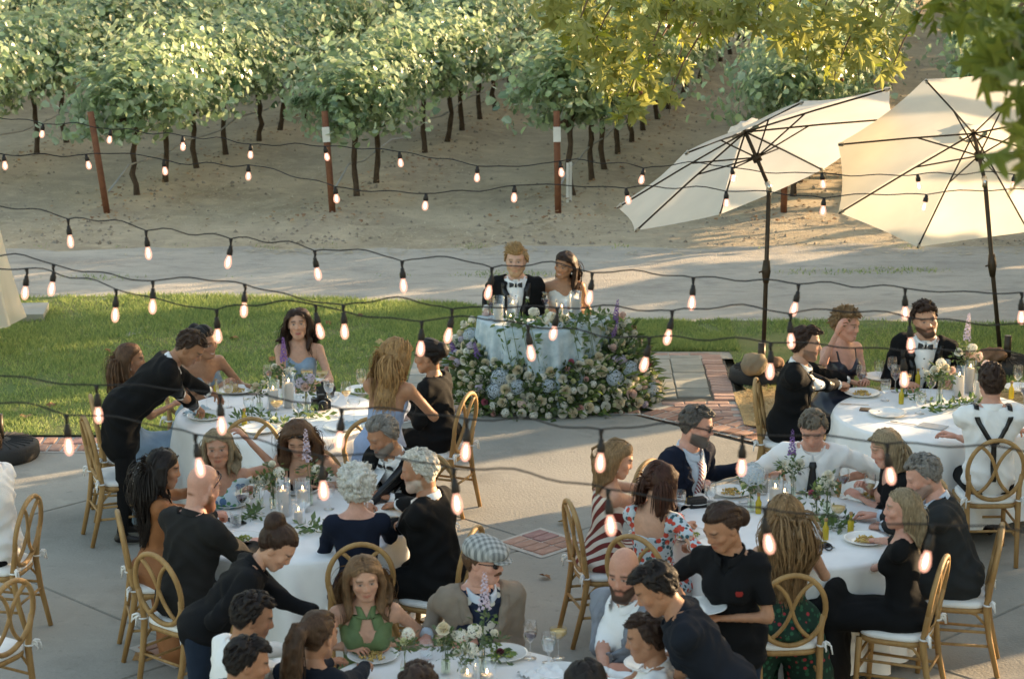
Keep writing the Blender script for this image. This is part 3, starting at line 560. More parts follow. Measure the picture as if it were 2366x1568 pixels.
def napkin(p, a, label, sc=1.0, m=None):
    mb = MB(); vs = []; n = 12
    for i in range(n):
        for j in range(n):
            u, v = i / (n - 1) - .5, j / (n - 1) - .5; vs.append((u * .20 * sc, v * .16 * sc, .012 + .016 * (1 + math.sin(u * 17 + v * 6)) * (.5 + .5 * math.cos(v * 5)) + .010 * math.sin(v * 19 + 1)))
    mb.add(vs, [(i * n + j, (i + 1) * n + j, (i + 1) * n + j + 1, i * n + j + 1) for i in range(n - 1) for j in range(n - 1)]); return tag(obj('napkin', mb.mesh('napkin', m or M_nap), loc=p, rot=(0, 0, a)), label, 'napkin', 'napkins')
def oil_bottle(p, label):
    t = thing('oil_bottle', label, 'bottle', p, 0, 'small olive oil bottles'); g = MB().lathe([(.0, 0), (.019, 0), (.020, .006), (.020, .075), (.009, .095), (.009, .118)], 14); obj('bottle', g.mesh('bottle', M_oil), t); obj('cork', MB().lathe([(0, .116), (.011, .116), (.012, .135), (0, .136)], 10).mesh('cork', mat('cork', (.35, .22, .11), .9)), t); return t

# ---- blooms
def petals(layers, m, name, seed=1):
    """layers: (count, radius, height, cup, size)"""
    rs = random.Random(seed); mb = MB()
    for li, (cnt, r_, z, cup, s) in enumerate(layers):
        for i in range(cnt):
            a = 6.283 * i / cnt + li * .7 + rs.uniform(-.15, .15); ca, sa = math.cos(a), math.sin(a); vs = []
            for v in (0, .5, 1.0):
                w = s * (.35, .62, .42)[int(v * 2)]; rr = r_ * (.3 + .7 * v) + s * .25 * v * (1 - cup); zz = z - .3 * s + s * v * cup - s * .16 * (v ** 3) * (1 - cup)
                for u in (-1, 0, 1):
                    x, y = rr - .12 * s * abs(u) * cup * 1.4, u * w; vs.append((x * ca - y * sa, x * sa + y * ca, zz + (.05 * s if u == 0 else 0) + rs.uniform(-.03, .03) * s))
            mb.add(vs, [(0, 1, 4, 3), (1, 2, 5, 4), (3, 4, 7, 6), (4, 5, 8, 7)])
    return mb.mesh(name, m)
PM = {k_: mat('petal_' + k_, c_, .6, .10, 30, trans=.28, sheen=.2) for k_, c_ in dict(white=(.86, .83, .72), cream=(.85, .77, .58), pink=(.76, .48, .42), blush=(.80, .62, .54), magenta=(.55, .14, .20), lilac=(.58, .50, .60), purple=(.24, .13, .38), blue=(.56, .63, .68), green=(.55, .58, .26), maroon=(.14, .02, .04), lime=(.76, .76, .48)).items()}
ROSE = lambda c_, sd: petals([(7, .032, .0, .35, .042), (6, .026, .008, .7, .038), (5, .018, .014, .95, .034), (4, .010, .018, 1.05, .028), (3, .004, .020, 1.1, .022)], PM[c_], 'rose', sd)
RAN = lambda c_, sd: petals([(8, .026, .0, .8, .030), (7, .022, .010, 1.0, .026), (6, .015, .017, 1.1, .022), (4, .007, .020, 1.1, .016)], PM[c_], 'ranunculus', sd)
LIS = lambda c_, sd: petals([(5, .018, .0, .75, .036), (4, .010, .006, .95, .030)], PM[c_], 'lisianthus', sd)
def cluster(c_, cnt, rad, name, sd, flat=.7):
    rs = random.Random(sd); mb = MB()
    for i in range(cnt):
        z = 1 - (i + .5) / cnt * 1.25; a = i * 2.39996; q = math.sqrt(max(0, 1 - z * z)); n_ = Vector((q * math.cos(a), q * math.sin(a), z)); c = Vector((n_.x * rad, n_.y * rad, n_.z * rad * flat)) * rs.uniform(.88, 1.08); u = n_.orthogonal().normalized(); w = n_.cross(u); s = .0125 * rs.uniform(.8, 1.2); b0 = rs.uniform(0, 6)
        for p_ in range(4):
            b = b0 + p_ * 1.5708; d = u * math.cos(b) + w * math.sin(b); e = u * -math.sin(b) + w * math.cos(b); mb.add([c, c + d * s * .6 + e * s * .5 + n_ * .002, c + d * s * 1.15, c + d * s * .6 - e * s * .5 + n_ * .002], [(0, 1, 2, 3)])
    return mb.mesh(name, PM[c_], False)
def spike(c_, h, name, sd, r0=.022):
    rs = random.Random(sd); mb = MB(); n = int(h / .011)
    for i in range(n * 3):
        t_ = i / (n * 3); z = h * t_; a = i * 2.4; rr = r0 * (1 - .75 * t_); c = Vector((rr * math.cos(a), rr * math.sin(a), z)); d = Vector((math.cos(a), math.sin(a), .35)); u = d.orthogonal().normalized(); w = d.cross(u); s = .014 * (1 - .6 * t_) * rs.uniform(.8, 1.2)
        mb.add([c - u * s, c + d * s * .5 - w * s * .0, c + u * s, c + d * s * .8 + w * s, c + d * s * .6 - w * s], [(0, 1, 3), (1, 2, 3), (0, 4, 1), (1, 4, 2)])
    return mb.mesh(name, PM[c_], False)
BLOOM = {'rose_white': [ROSE('white', 1), ROSE('white', 2), ROSE('cream', 3)], 'rose_cream': [ROSE('cream', 4)], 'rose_blush': [ROSE('blush', 5)], 'ran_pink': [RAN('pink', 6), RAN('blush', 7)], 'ran_magenta': [RAN('magenta', 8)], 'ran_cream': [RAN('cream', 9)], 'lis_lime': [LIS('lime', 10), LIS('lime', 11)], 'lis_white': [LIS('white', 12), LIS('white', 13)], 'hyd_blue': [cluster('blue', 90, .072, 'hydrangea', 14), cluster('blue', 80, .065, 'hydrangea', 15)], 'stock_lilac': [cluster('lilac', 34, .038, 'stock', 16, 1.2)], 'stock_white': [cluster('white', 30, .036, 'stock', 17, 1.2)], 'stock_pink': [cluster('blush', 34, .038, 'stock', 18, 1.2)], 'del_purple': [spike('purple', .19, 'delphinium', 19), spike('purple', .15, 'delphinium', 20)], 'del_lilac': [spike('lilac', .20, 'delphinium', 21)], 'maroon': [LIS('maroon', 22)]}
BN = {'rose': 'rose', 'ran': 'ranunculus', 'lis': 'lisianthus', 'hyd': 'hydrangea', 'stock': 'stock_flower', 'del': 'delphinium', 'maroon': 'dark_scabiosa'}
def bloom(kind, p, nrm, par, s=1.0):
    n_ = Vector(nrm).normalized(); q = n_.to_track_quat('Z', 'Y'); o = obj(BN[kind.split('_')[0]], R.choice(BLOOM[kind]), par, loc=p, scale=s); o.rotation_mode = 'QUATERNION'; o.rotation_quaternion = q @ Matrix.Rotation(R.uniform(0, 6), 4, 'Z').to_quaternion(); return o
M_fol = leaf_mat('bouquet_leaf', (.035, .08, .022), (.17, .24, .07), .3, .5, (.12, .16, .08)); M_stem = mat('flower_stem', (.12, .17, .05), .6, .2)
M_euc = leaf_mat('vine_garland_leaf', (.045, .10, .03), (.15, .23, .07), .38, .45, (.16, .22, .10))
def sprays(par, pts, name, n_leaf, size, m, seed, spread=.06):
    rs = random.Random(seed); mb = MB()
    for p in pts:
        p = Vector(p)
        for i in range(n_leaf):
            d = Vector((rs.gauss(0, 1), rs.gauss(0, 1), rs.gauss(.25, .8))).normalized(); c = p + d * spread * rs.random() ** .5; u = (d + Vector((rs.gauss(0, .5), rs.gauss(0, .5), rs.gauss(0, .5)))).normalized(); w = u.orthogonal().normalized(); w = (Matrix.Rotation(rs.uniform(0, 6), 3, u) @ w); s = size * rs.uniform(.6, 1.3); nn = u.cross(w)
            mb.add([c, c + u * s * .5 + w * s * .24 + nn * s * .06, c + u * s, c + u * s * .5 - w * s * .24 + nn * s * .06], [(0, 1, 2, 3)])
    return obj(name, mb.mesh(name, m, False), par)
def bud_vase(p, label, stems, h=.17, seed=1, r_=.026):
    """glass bud vase with its flowers; stems: (bloom kind, dx, dy, height)"""
    rs = random.Random(seed); t = thing('bud_vase', label, 'vase', p, 0, 'glass bud vases with flowers')
    g = MB().lathe([(0, .002), (r_, .003), (r_ * 1.08, .03), (r_ * .9, h * .55), (r_ * .5, h * .8), (r_ * .55, h)], 16); g.f = g.f[:-1] if len(g.f[-1]) > 4 else g.f; obj('vase', g.mesh('vase', M_glass), t); obj('water', MB().lathe([(0, .006), (r_ * .92, .008), (r_ * .96, h * .4), (0, h * .4)], 12).mesh('water', glass_mat('vase_water', (.86, .93, .80), .10)), t)
    mb = MB(); pts = []
    for (kd, dx, dy, hh) in stems:
        e = Vector((dx, dy, hh)); mb.tube([(rs.uniform(-.01, .01), rs.uniform(-.01, .01), .02), (dx * .15, dy * .15, h), (dx * .7, dy * .7, h + (hh - h) * .6), e], .0022, 5); 
        if kd: bloom(kd, e, (dx * 2, dy * 2 - .25, .5 if not kd.startswith('del') else 1.6), t, rs.uniform(.9, 1.15))
        pts += [e * .85, e * .7 + Vector((0, 0, .03)), e * .92 + Vector((rs.uniform(-.03, .03), rs.uniform(-.03, .03), -.02))]
    obj('stems', mb.mesh('stems', M_stem), t); sprays(t, pts, 'foliage', 9, .042, M_fol, seed, .06); return t
def runner(p0, p1, z, label, seed):
    rs = random.Random(seed); t = thing('greenery_sprig', label, 'greenery', (0, 0, 0), 0, 'greenery sprigs on the tables'); P0, P1 = Vector((*p0, z + .012)), Vector((*p1, z + .012)); pts = [P0.lerp(P1, i / 8) + Vector((rs.uniform(-.03, .03), rs.uniform(-.03, .03), .012 * rs.random())) for i in range(9)]
    obj('stem', MB().tube(pts, .0025, 5).mesh('stem', M_stem), t); sprays(t, pts, 'foliage', 5, .06, M_euc, seed, .05); return t
# ------------------------------------------------------------------ people: smooth-blended distance fields turned into one mesh
def _v(*a): return np.array(a, dtype=np.float32)
def d_cone(P, a, b, ra, rb, fl=None):
    ba = b - a; q = P - a
    t = np.clip((q @ ba) / max(float(ba @ ba), 1e-9), 0, 1)
    w = q - t[..., None] * ba
    if fl is not None:
        n, s = fl; w = w + (w @ n)[..., None] * n * (1.0 / s - 1.0)
    return np.sqrt((w * w).sum(-1)) - (ra + (rb - ra) * t)
def d_ell(P, c, r, M):
    q = (P - c) @ M
    k0 = np.sqrt(((q / r) ** 2).sum(-1)); k1 = np.sqrt(((q / (r * r)) ** 2).sum(-1))
    return k0 * (k0 - 1.0) / np.maximum(k1, 1e-6)
I3 = np.eye(3, dtype=np.float32)
class Prim:
    def __init__(s, kind, *a, k=0.03, fl=None, tag='', M=None):
        s.kind = kind; s.a = [np.asarray(x, dtype=np.float32) if not np.isscalar(x) else float(x) for x in a]; s.k = k; s.fl = fl; s.tag = tag; s.M = I3 if M is None else np.asarray(M, dtype=np.float32)
    def d(s, P, inf=0.0):
        if s.kind == 'cone': return d_cone(P, s.a[0], s.a[1], s.a[2], s.a[3], s.fl) - inf
        return d_ell(P, s.a[0], s.a[1], s.M) - inf
    def box(s, m):
        if s.kind == 'cone':
            r = max(s.a[2], s.a[3]) + m; return np.minimum(s.a[0], s.a[1]) - r, np.maximum(s.a[0], s.a[1]) + r
        r = float(s.a[1].max()) + m; return s.a[0] - r, s.a[0] + r
def cone(a, b, ra, rb, **k): return Prim('cone', a, b, ra, rb, **k)
def ell(c, r, **k): return Prim('ell', c, r, **k)

_E12 = [(0,1),(2,3),(4,5),(6,7),(0,2),(1,3),(4,6),(5,7),(0,4),(1,5),(2,6),(3,7)]
_CO = np.array([(i & 1, (i >> 1) & 1, (i >> 2) & 1) for i in range(8)], dtype=np.int32)
def field_mesh(prims, h, inf=None, cuts=(), pad=0.06):
    """surface of the blended solids: returns vertices, quads"""
    lo = np.min([p.box(pad)[0] for p in prims], axis=0); hi = np.max([p.box(pad)[1] for p in prims], axis=0)
    n = np.ceil((hi - lo) / h).astype(int) + 1
    ax = [lo[i] + h * np.arange(n[i], dtype=np.float32) for i in range(3)]
    D = np.full(n, 0.15, dtype=np.float32)
    for p in prims:
        e = (inf(p) if inf else 0.0)
        b0, b1 = p.box(0.05 + max(e, 0)); i0 = np.maximum(((b0 - lo) / h).astype(int), 0); i1 = np.minimum(((b1 - lo) / h).astype(int) + 2, n)
        sl = tuple(slice(i0[i], i1[i]) for i in range(3))
        P = np.stack(np.meshgrid(ax[0][sl[0]], ax[1][sl[1]], ax[2][sl[2]], indexing='ij'), -1)
        d = p.d(P, e); A = D[sl]; k = p.k
        hh = np.clip(0.5 + 0.5 * (d - A) / k, 0, 1); D[sl] = d * (1 - hh) + A * hh - k * hh * (1 - hh)
    if cuts:
        P = np.stack(np.meshgrid(ax[0], ax[1], ax[2], indexing='ij'), -1)
        for c in cuts: D = np.maximum(D, c(P).astype(np.float32))
    return nets(D, lo, h)
def nets(D, lo, h):
    D[0] = D[-1] = 1; D[:, 0] = D[:, -1] = 1; D[:, :, 0] = D[:, :, -1] = 1
    n = D.shape; S = D < 0
    cs = np.zeros(tuple(x - 1 for x in n), dtype=np.int8)
    for (i, j, k) in _CO: cs += S[i:n[0]-1+i, j:n[1]-1+j, k:n[2]-1+k]
    act = np.argwhere((cs > 0) & (cs < 8))
    if len(act) == 0: return np.zeros((0, 3), np.float32), np.zeros((0, 4), np.int32)
    vals = np.stack([D[act[:, 0] + i, act[:, 1] + j, act[:, 2] + k] for (i, j, k) in _CO], 1)
    acc = np.zeros((len(act), 3), np.float32); cnt = np.zeros(len(act), np.float32)
    for a, b in _E12:
        va, vb = vals[:, a], vals[:, b]; m = (va < 0) != (vb < 0)
        t = np.where(m, va / np.where(m, va - vb, 1), 0)[:, None]
        acc += np.where(m[:, None], _CO[a] + t * (_CO[b] - _CO[a]), 0); cnt += m
    V = lo + h * (act + acc / cnt[:, None])
    idx = np.full(cs.shape, -1, np.int32); idx[act[:, 0], act[:, 1], act[:, 2]] = np.arange(len(act))
    Q = []
    for ax_ in range(3):
        sl0 = [slice(1, x - 1) for x in n]; sl1 = list(sl0); sl0[ax_] = slice(0, n[ax_] - 1); sl1[ax_] = slice(1, n[ax_])
        A, B = S[tuple(sl0)], S[tuple(sl1)]
        e = np.argwhere(A != B); 
        if len(e) == 0: continue
        inside = A[e[:, 0], e[:, 1], e[:, 2]]
        g = e + 1; g[:, ax_] = e[:, ax_]
        u, w = [(1, 2), (2, 0), (0, 1)][ax_]
        c = []
        for du, dw in ((-1, -1), (0, -1), (0, 0), (-1, 0)):
            q = g.copy(); q[:, u] += du; q[:, w] += dw; c.append(idx[q[:, 0], q[:, 1], q[:, 2]])
        q4 = np.stack(c, 1); q4[~inside] = q4[~inside][:, ::-1]; Q.append(q4)
    Q = np.concatenate(Q); Q = Q[(Q >= 0).all(1)]
    return V.astype(np.float32), Q.astype(np.int32)
def normals(V, Q):
    a = V[Q[:, 2]] - V[Q[:, 0]]; b = V[Q[:, 3]] - V[Q[:, 1]]; fn = np.cross(a, b)
    N = np.zeros_like(V)
    for i in range(4):
        for c in range(3): N[:, c] += np.bincount(Q[:, i], fn[:, c], len(V))
    return N / np.maximum(np.linalg.norm(N, axis=1, keepdims=True), 1e-9)
def relax(V, Q, it=1):
    for _ in range(it):
        A = np.zeros_like(V); C = np.zeros(len(V))
        for i in range(4):
            j = Q[:, (i + 1) % 4]; k = Q[:, (i + 3) % 4]
            for c in range(3): A[:, c] += np.bincount(Q[:, i], V[j, c] + V[k, c], len(V))
            C += np.bincount(Q[:, i], minlength=len(V)) * 2
        V = (0.5 * V + 0.5 * A / np.maximum(C, 1)[:, None]).astype(np.float32)
    return V
def wrinkle(V, Q, amp, sc, seed=0.0, dirz=1.0):
    """soft cloth folds: ridges that wander over the surface"""
    N = normals(V, Q); x, y, z = V[:, 0] * sc, V[:, 1] * sc, V[:, 2] * sc * dirz
    wx = x + 1.6 * np.sin(z * .55 + seed) + .9 * np.sin(y * .8 + 2 * seed); wz = z + 1.5 * np.sin(x * .6 + seed * 1.7) + .8 * np.sin(y * .7 - seed)
    r1 = 1 - 2 * np.abs(np.sin(.75 * wz + .55 * wx + seed)); r2 = 1 - 2 * np.abs(np.sin(.62 * wz - .7 * wx + .5 * y + 1.3 * seed)); mask = .5 + .5 * np.sin(x * .45 + y * .3 + seed) * np.sin(z * .4 + 2 * seed)
    w = r1 * mask + r2 * (1 - mask) + .35 * np.sin(2.1 * wx + 1.1 * wz)
    return V + N * (amp * .75 * w)[:, None]
def rot(ax, deg):
    return np.array(Matrix.Rotation(math.radians(deg), 3, ax), dtype=np.float32)

# ---- hand, one mesh per pose, fingers along +y, back of the hand +z, thumb on -x (right hand)
_HAND = {}
def hand_mesh(pose):
    if pose in _HAND: return _HAND[pose]
    curl = {'flat': (6, 8, 6), 'relax': (24, 28, 18), 'grip': (58, 62, 35), 'point': (15, 18, 10)}[pose]
    pr = [cone(_v(-.005, -.03, 0), _v(0, .03, 0), .024, .03, fl=(_v(0, 0, 1), .62), k=.02), cone(_v(0, .02, 0), _v(0, .075, .002), .034, .036, fl=(_v(0, 0, 1), .42), k=.012)]
    for i, (x, L, r) in enumerate(((-.030, .072, .0092), (-.010, .080, .0095), (.011, .074, .0090), (.030, .058, .0080))):
        p = _v(x, .078 - .010 * (i == 3) - .003 * (i == 0), .003); a = 0.0; sp = math.radians((-6, -1.5, 3, 8)[i])
        pr.append(cone(_v(x * .7, .02, 0), p, .011, r + .001, k=.008))
        for j, fr in enumerate((.46, .30, .24)):
            a += math.radians(curl[j] + (4 * i if pose != 'flat' else 0) * .5)
            d = _v(math.sin(sp) * math.cos(a), math.cos(sp) * math.cos(a), -math.sin(a)); q = p + d * (L * fr)
            pr.append(cone(p, q, r * (1 - .07 * j), r * (1 - .07 * (j + 1)), k=.003)); p = q
    t0 = _v(-.024, .012, -.004); t1 = _v(-.050, .045, -.014); t2 = _v(-.056, .074, -.022) if pose != 'grip' else _v(-.040, .068, -.040); t3 = t2 + (_v(-.001, .024, -.006) if pose != 'grip' else _v(.018, .014, -.014))
    pr += [cone(t0, t1, .016, .0115, k=.012), cone(t1, t2, .0112, .0098, k=.004), cone(t2, t3, .0098, .0080, k=.004)]
    V, Q = field_mesh(pr, .0070, pad=.014); _HAND[pose] = (V, Q); return V, Q

# ---- head
_HEAD = {}
def head_mesh(sex, beard, smile):
    key = (sex, beard, smile)
    if key in _HEAD: return _HEAD[key]
    f = sex == 'f'; j = .93 if f else 1.0
    pr = [ell(_v(0, -.012, .030), _v(.076, .097, .090), k=.02), ell(_v(0, .022, -.032), _v(.060 * j, .071, .085 * (0.97 if f else 1)), k=.03),
          cone(_v(-.012, .060, -.096), _v(.012, .060, -.096), .022 * j, .022 * j, k=.025),
          cone(_v(-.048 * j, .002, -.058), _v(-.014, .055, -.092), .024, .020, k=.025), cone(_v(.048 * j, .002, -.058), _v(.014, .055, -.092), .024, .020, k=.025),
          ell(_v(-.042, .056, -.022), _v(.024, .022, .022), k=.02), ell(_v(.042, .056, -.022), _v(.024, .022, .022), k=.02),
          cone(_v(-.038, .075, .024), _v(.038, .075, .024), .012, .012, k=.016),
          cone(_v(0, .082, .014), _v(0, .1035 - .004 * f, -.026), .0075, .0115 - .0015 * f, k=.014), ell(_v(-.0125, .094, -.031), _v(.0085, .010, .008), k=.006), ell(_v(.0125, .094, -.031), _v(.0085, .010, .008), k=.006),
          ell(_v(-.077, -.010, -.008), _v(.009, .020, .031), k=.008, M=rot('Z', -18)), ell(_v(.077, -.010, -.008), _v(.009, .020, .031), k=.008, M=rot('Z', 18)),
          cone(_v(0, -.030, -.045), _v(0, -.022, -.13), .056 if not f else .047, .054 if not f else .045, k=.03)]
    w = .027 if smile else .023; cz = .004 if smile else 0.0
    pr += [cone(_v(-w, .080 - .004 * smile, -.062 + cz), _v(0, .0885, -.0605), .0045, .0068, k=.006), cone(_v(w, .080 - .004 * smile, -.062 + cz), _v(0, .0885, -.0605), .0045, .0068, k=.006),
           cone(_v(-w * .8, .079, -.069 + cz), _v(0, .0865, -.0725), .004, .0075, k=.006), cone(_v(w * .8, .079, -.069 + cz), _v(0, .0865, -.0725), .004, .0075, k=.006)]
    if beard:
        e = {'stubble': .002, 'short': .006, 'full': .012}[beard]
        pr += [cone(_v(-.050, .005, -.060), _v(-.016, .060, -.100), .024 + e, .023 + e, k=.015), cone(_v(.050, .005, -.060), _v(.016, .060, -.100), .024 + e, .023 + e, k=.015),
               cone(_v(-.014, .064, -.100), _v(.014, .064, -.100), .022 + e, .022 + e, k=.015), cone(_v(-.024, .078, -.052), _v(.024, .078, -.052), .006 + e * .5, .006 + e * .5, k=.01)]
    h = .0060
    lo = _v(-.105, -.13, -.15); n = np.ceil((_v(.105, .13, .14) - lo) / h).astype(int) + 1
    ax = [lo[i] + h * np.arange(n[i], dtype=np.float32) for i in range(3)]
    P = np.stack(np.meshgrid(*ax, indexing='ij'), -1); D = np.full(n, .15, np.float32)
    for p in pr:
        d = p.d(P); hh = np.clip(.5 + .5 * (d - D) / p.k, 0, 1); D = d * (1 - hh) + D * hh - p.k * hh * (1 - hh)
    for s in (-1, 1):                                    # eye sockets
        d = -(np.sqrt((((P - _v(s * .0315, .100, .004)) / _v(1.25, 1, .85)) ** 2).sum(-1)) - .0185); hh = np.clip(.5 - .5 * (d - D) / .010, 0, 1); D = D * hh + d * (1 - hh) + .010 * hh * (1 - hh)
    for s in (-1, 1):                                    # lids over the eyeball
        for c, r in ((_v(s * .0315, .0735, .0075), _v(.0165, .0135, .0125)),):
            d = d_ell(P, c, r, I3); hh = np.clip(.5 + .5 * (d - D) / .004, 0, 1); D = d * (1 - hh) + D * hh - .004 * hh * (1 - hh)
    V, Q = nets(D.astype(np.float32), lo, h); _HEAD[key] = (V, Q, normals(V, Q)); return _HEAD[key]

def smooth01(x, a, b): t = np.clip((x - a) / (b - a), 0, 1); return t * t * (3 - 2 * t)
def head_colors(V, tone, hairc, sex, beard, lips, scalp, eyes, smile, brow, hl):
    C = np.tile(np.asarray(tone, np.float32), (len(V), 1)); x, y, z = V[:, 0], V[:, 1], V[:, 2]; ax = np.abs(x)
    def mix(m, col): 
        nonlocal C
        m = np.clip(m, 0, 1)[:, None]; C = C * (1 - m) + np.asarray(col, np.float32) * m
    bl = np.exp(-(((ax - .042) / .022) ** 2 + ((z + .030) / .020) ** 2)) * (y > .02); mix(bl * .35, np.asarray(tone) * _v(1.08, .80, .76))
    mix(np.exp(-((ax / .015) ** 2 + ((z + .028) / .014) ** 2)) * (y > .085) * .3, np.asarray(tone) * _v(1.05, .80, .76))
    if beard:
        bm = smooth01(-z, .038, .052) * smooth01(-y, -.10, .02) * 0 + ((z < -.040 - .55 * np.maximum(ax - .03, 0) * 0) & (y > -.012)).astype(np.float32)
        bm = smooth01(-z + .30 * np.maximum(ax - .030, 0) - .0, .046, .056) * smooth01(y, -.025, -.008) * (z > -.150)
        up = np.exp(-((ax / .030) ** 4 + ((z + .0505) / .0075) ** 2)); mth = np.exp(-((ax / .019) ** 4 + ((z + .0665) / .0085) ** 2)) * (y > .06)
        bm = np.clip(np.maximum(bm, up) - mth, 0, 1); mix(bm * {'stubble': .62, 'short': .9, 'full': .97}[beard], np.asarray(beard_col(hairc, beard)))
    lp = np.exp(-((ax / (.0275 if smile else .0235)) ** 4 + ((z + .0665 - .25 * np.maximum(ax - .010, 0) * smile) / .0095) ** 4)) * (y > .062); mix(lp * (.85 if sex == 'f' else .6), lips)
    mth = np.exp(-((ax / .021) ** 4 + ((z + .0662 - .28 * np.maximum(ax - .008, 0) * smile) / (.0042 if smile else .0022)) ** 2)) * (y > .066)
    mix(mth * (1.0 if smile else .75), (.72, .68, .62) if smile else np.asarray(lips) * .35)
    bz = .0295 - .20 * np.maximum(ax - .036, 0); bw = np.exp(-(((z - bz) / .0052) ** 2)) * smooth01(ax, .010, .016) * (1 - smooth01(ax, .050, .058)) * (y > .04); mix(bw * brow, np.asarray(hairc) * .55)
    ey = np.exp(-(((ax - .0315) / .0145) ** 4 + ((z - .0062) / (.0068 if eyes == 'open' else .0035)) ** 4)) * (y > .06)
    if eyes == 'open':
        mix(ey * .75, (.50, .46, .43)); ir = np.exp(-(((ax - .0312) / .0060) ** 4 + ((z - .0066) / .0062) ** 4)) * (y > .06); mix(ir, (.025, .018, .013))
        ls = np.exp(-(((ax - .0315) / .0155) ** 4 + ((z - .0128) / .0030) ** 2)) * (y > .06); mix(ls * .7, (.04, .028, .022))
    else:
        mix(ey * .8, (.05, .03, .025))
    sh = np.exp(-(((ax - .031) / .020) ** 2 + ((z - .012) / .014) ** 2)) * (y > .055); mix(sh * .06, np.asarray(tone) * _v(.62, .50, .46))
    if scalp > 0:
        m = hair_region(V, hl, soft=True); mix(m * scalp, np.asarray(hairc) * .8)
    return C
def beard_col(hairc, beard): return _v(*hairc) * .9
def hair_region(V, hl, soft=False):
    """1 where hair grows; hl is the height of the hairline over the brow"""
    x, y, z = V[:, 0], V[:, 1], V[:, 2]; ax = np.abs(x)
    lim = np.where(y > .03, hl - .10 * np.maximum(ax - .045, 0), np.where(y > -.02, hl - (hl - .010) * smooth01(-y, -.03, .005), -.068 + (.078) * smooth01(y, -.055, -.02)))
    if soft: return smooth01(z - lim, -.006, .004)
    return z > lim
# ---- hair: many tapering locks that leave the scalp, fall and lie on head and shoulders
def locks(Pts, rad, cols, axis=None):
    """Pts (n,m,3) -> flat locks of hair lying on the head: one ribbon each"""
    n, m, _ = Pts.shape
    T = np.empty_like(Pts); T[:, 1:-1] = Pts[:, 2:] - Pts[:, :-2]; T[:, 0] = Pts[:, 1] - Pts[:, 0]; T[:, -1] = Pts[:, -1] - Pts[:, -2]
    T /= np.maximum(np.linalg.norm(T, axis=2, keepdims=True), 1e-9)
    O = Pts - _v(0, -.012, .03); O = np.where(Pts[..., 2:3] < -.02, O * _v(1, 1, .15), O); U = np.cross(T, O); U /= np.maximum(np.linalg.norm(U, axis=2, keepdims=True), 1e-6)
    V = np.stack([Pts - U * rad[..., None], Pts + U * rad[..., None]], 2).reshape(-1, 3); b = (np.arange(n)[:, None] * m + np.arange(m - 1)[None]) * 2
    Q = np.stack([b, b + 1, b + 3, b + 2], -1).reshape(-1, 4)
    return V, Q, np.repeat(cols, m * 2, axis=0)
def kind_of(st): return st['kind']
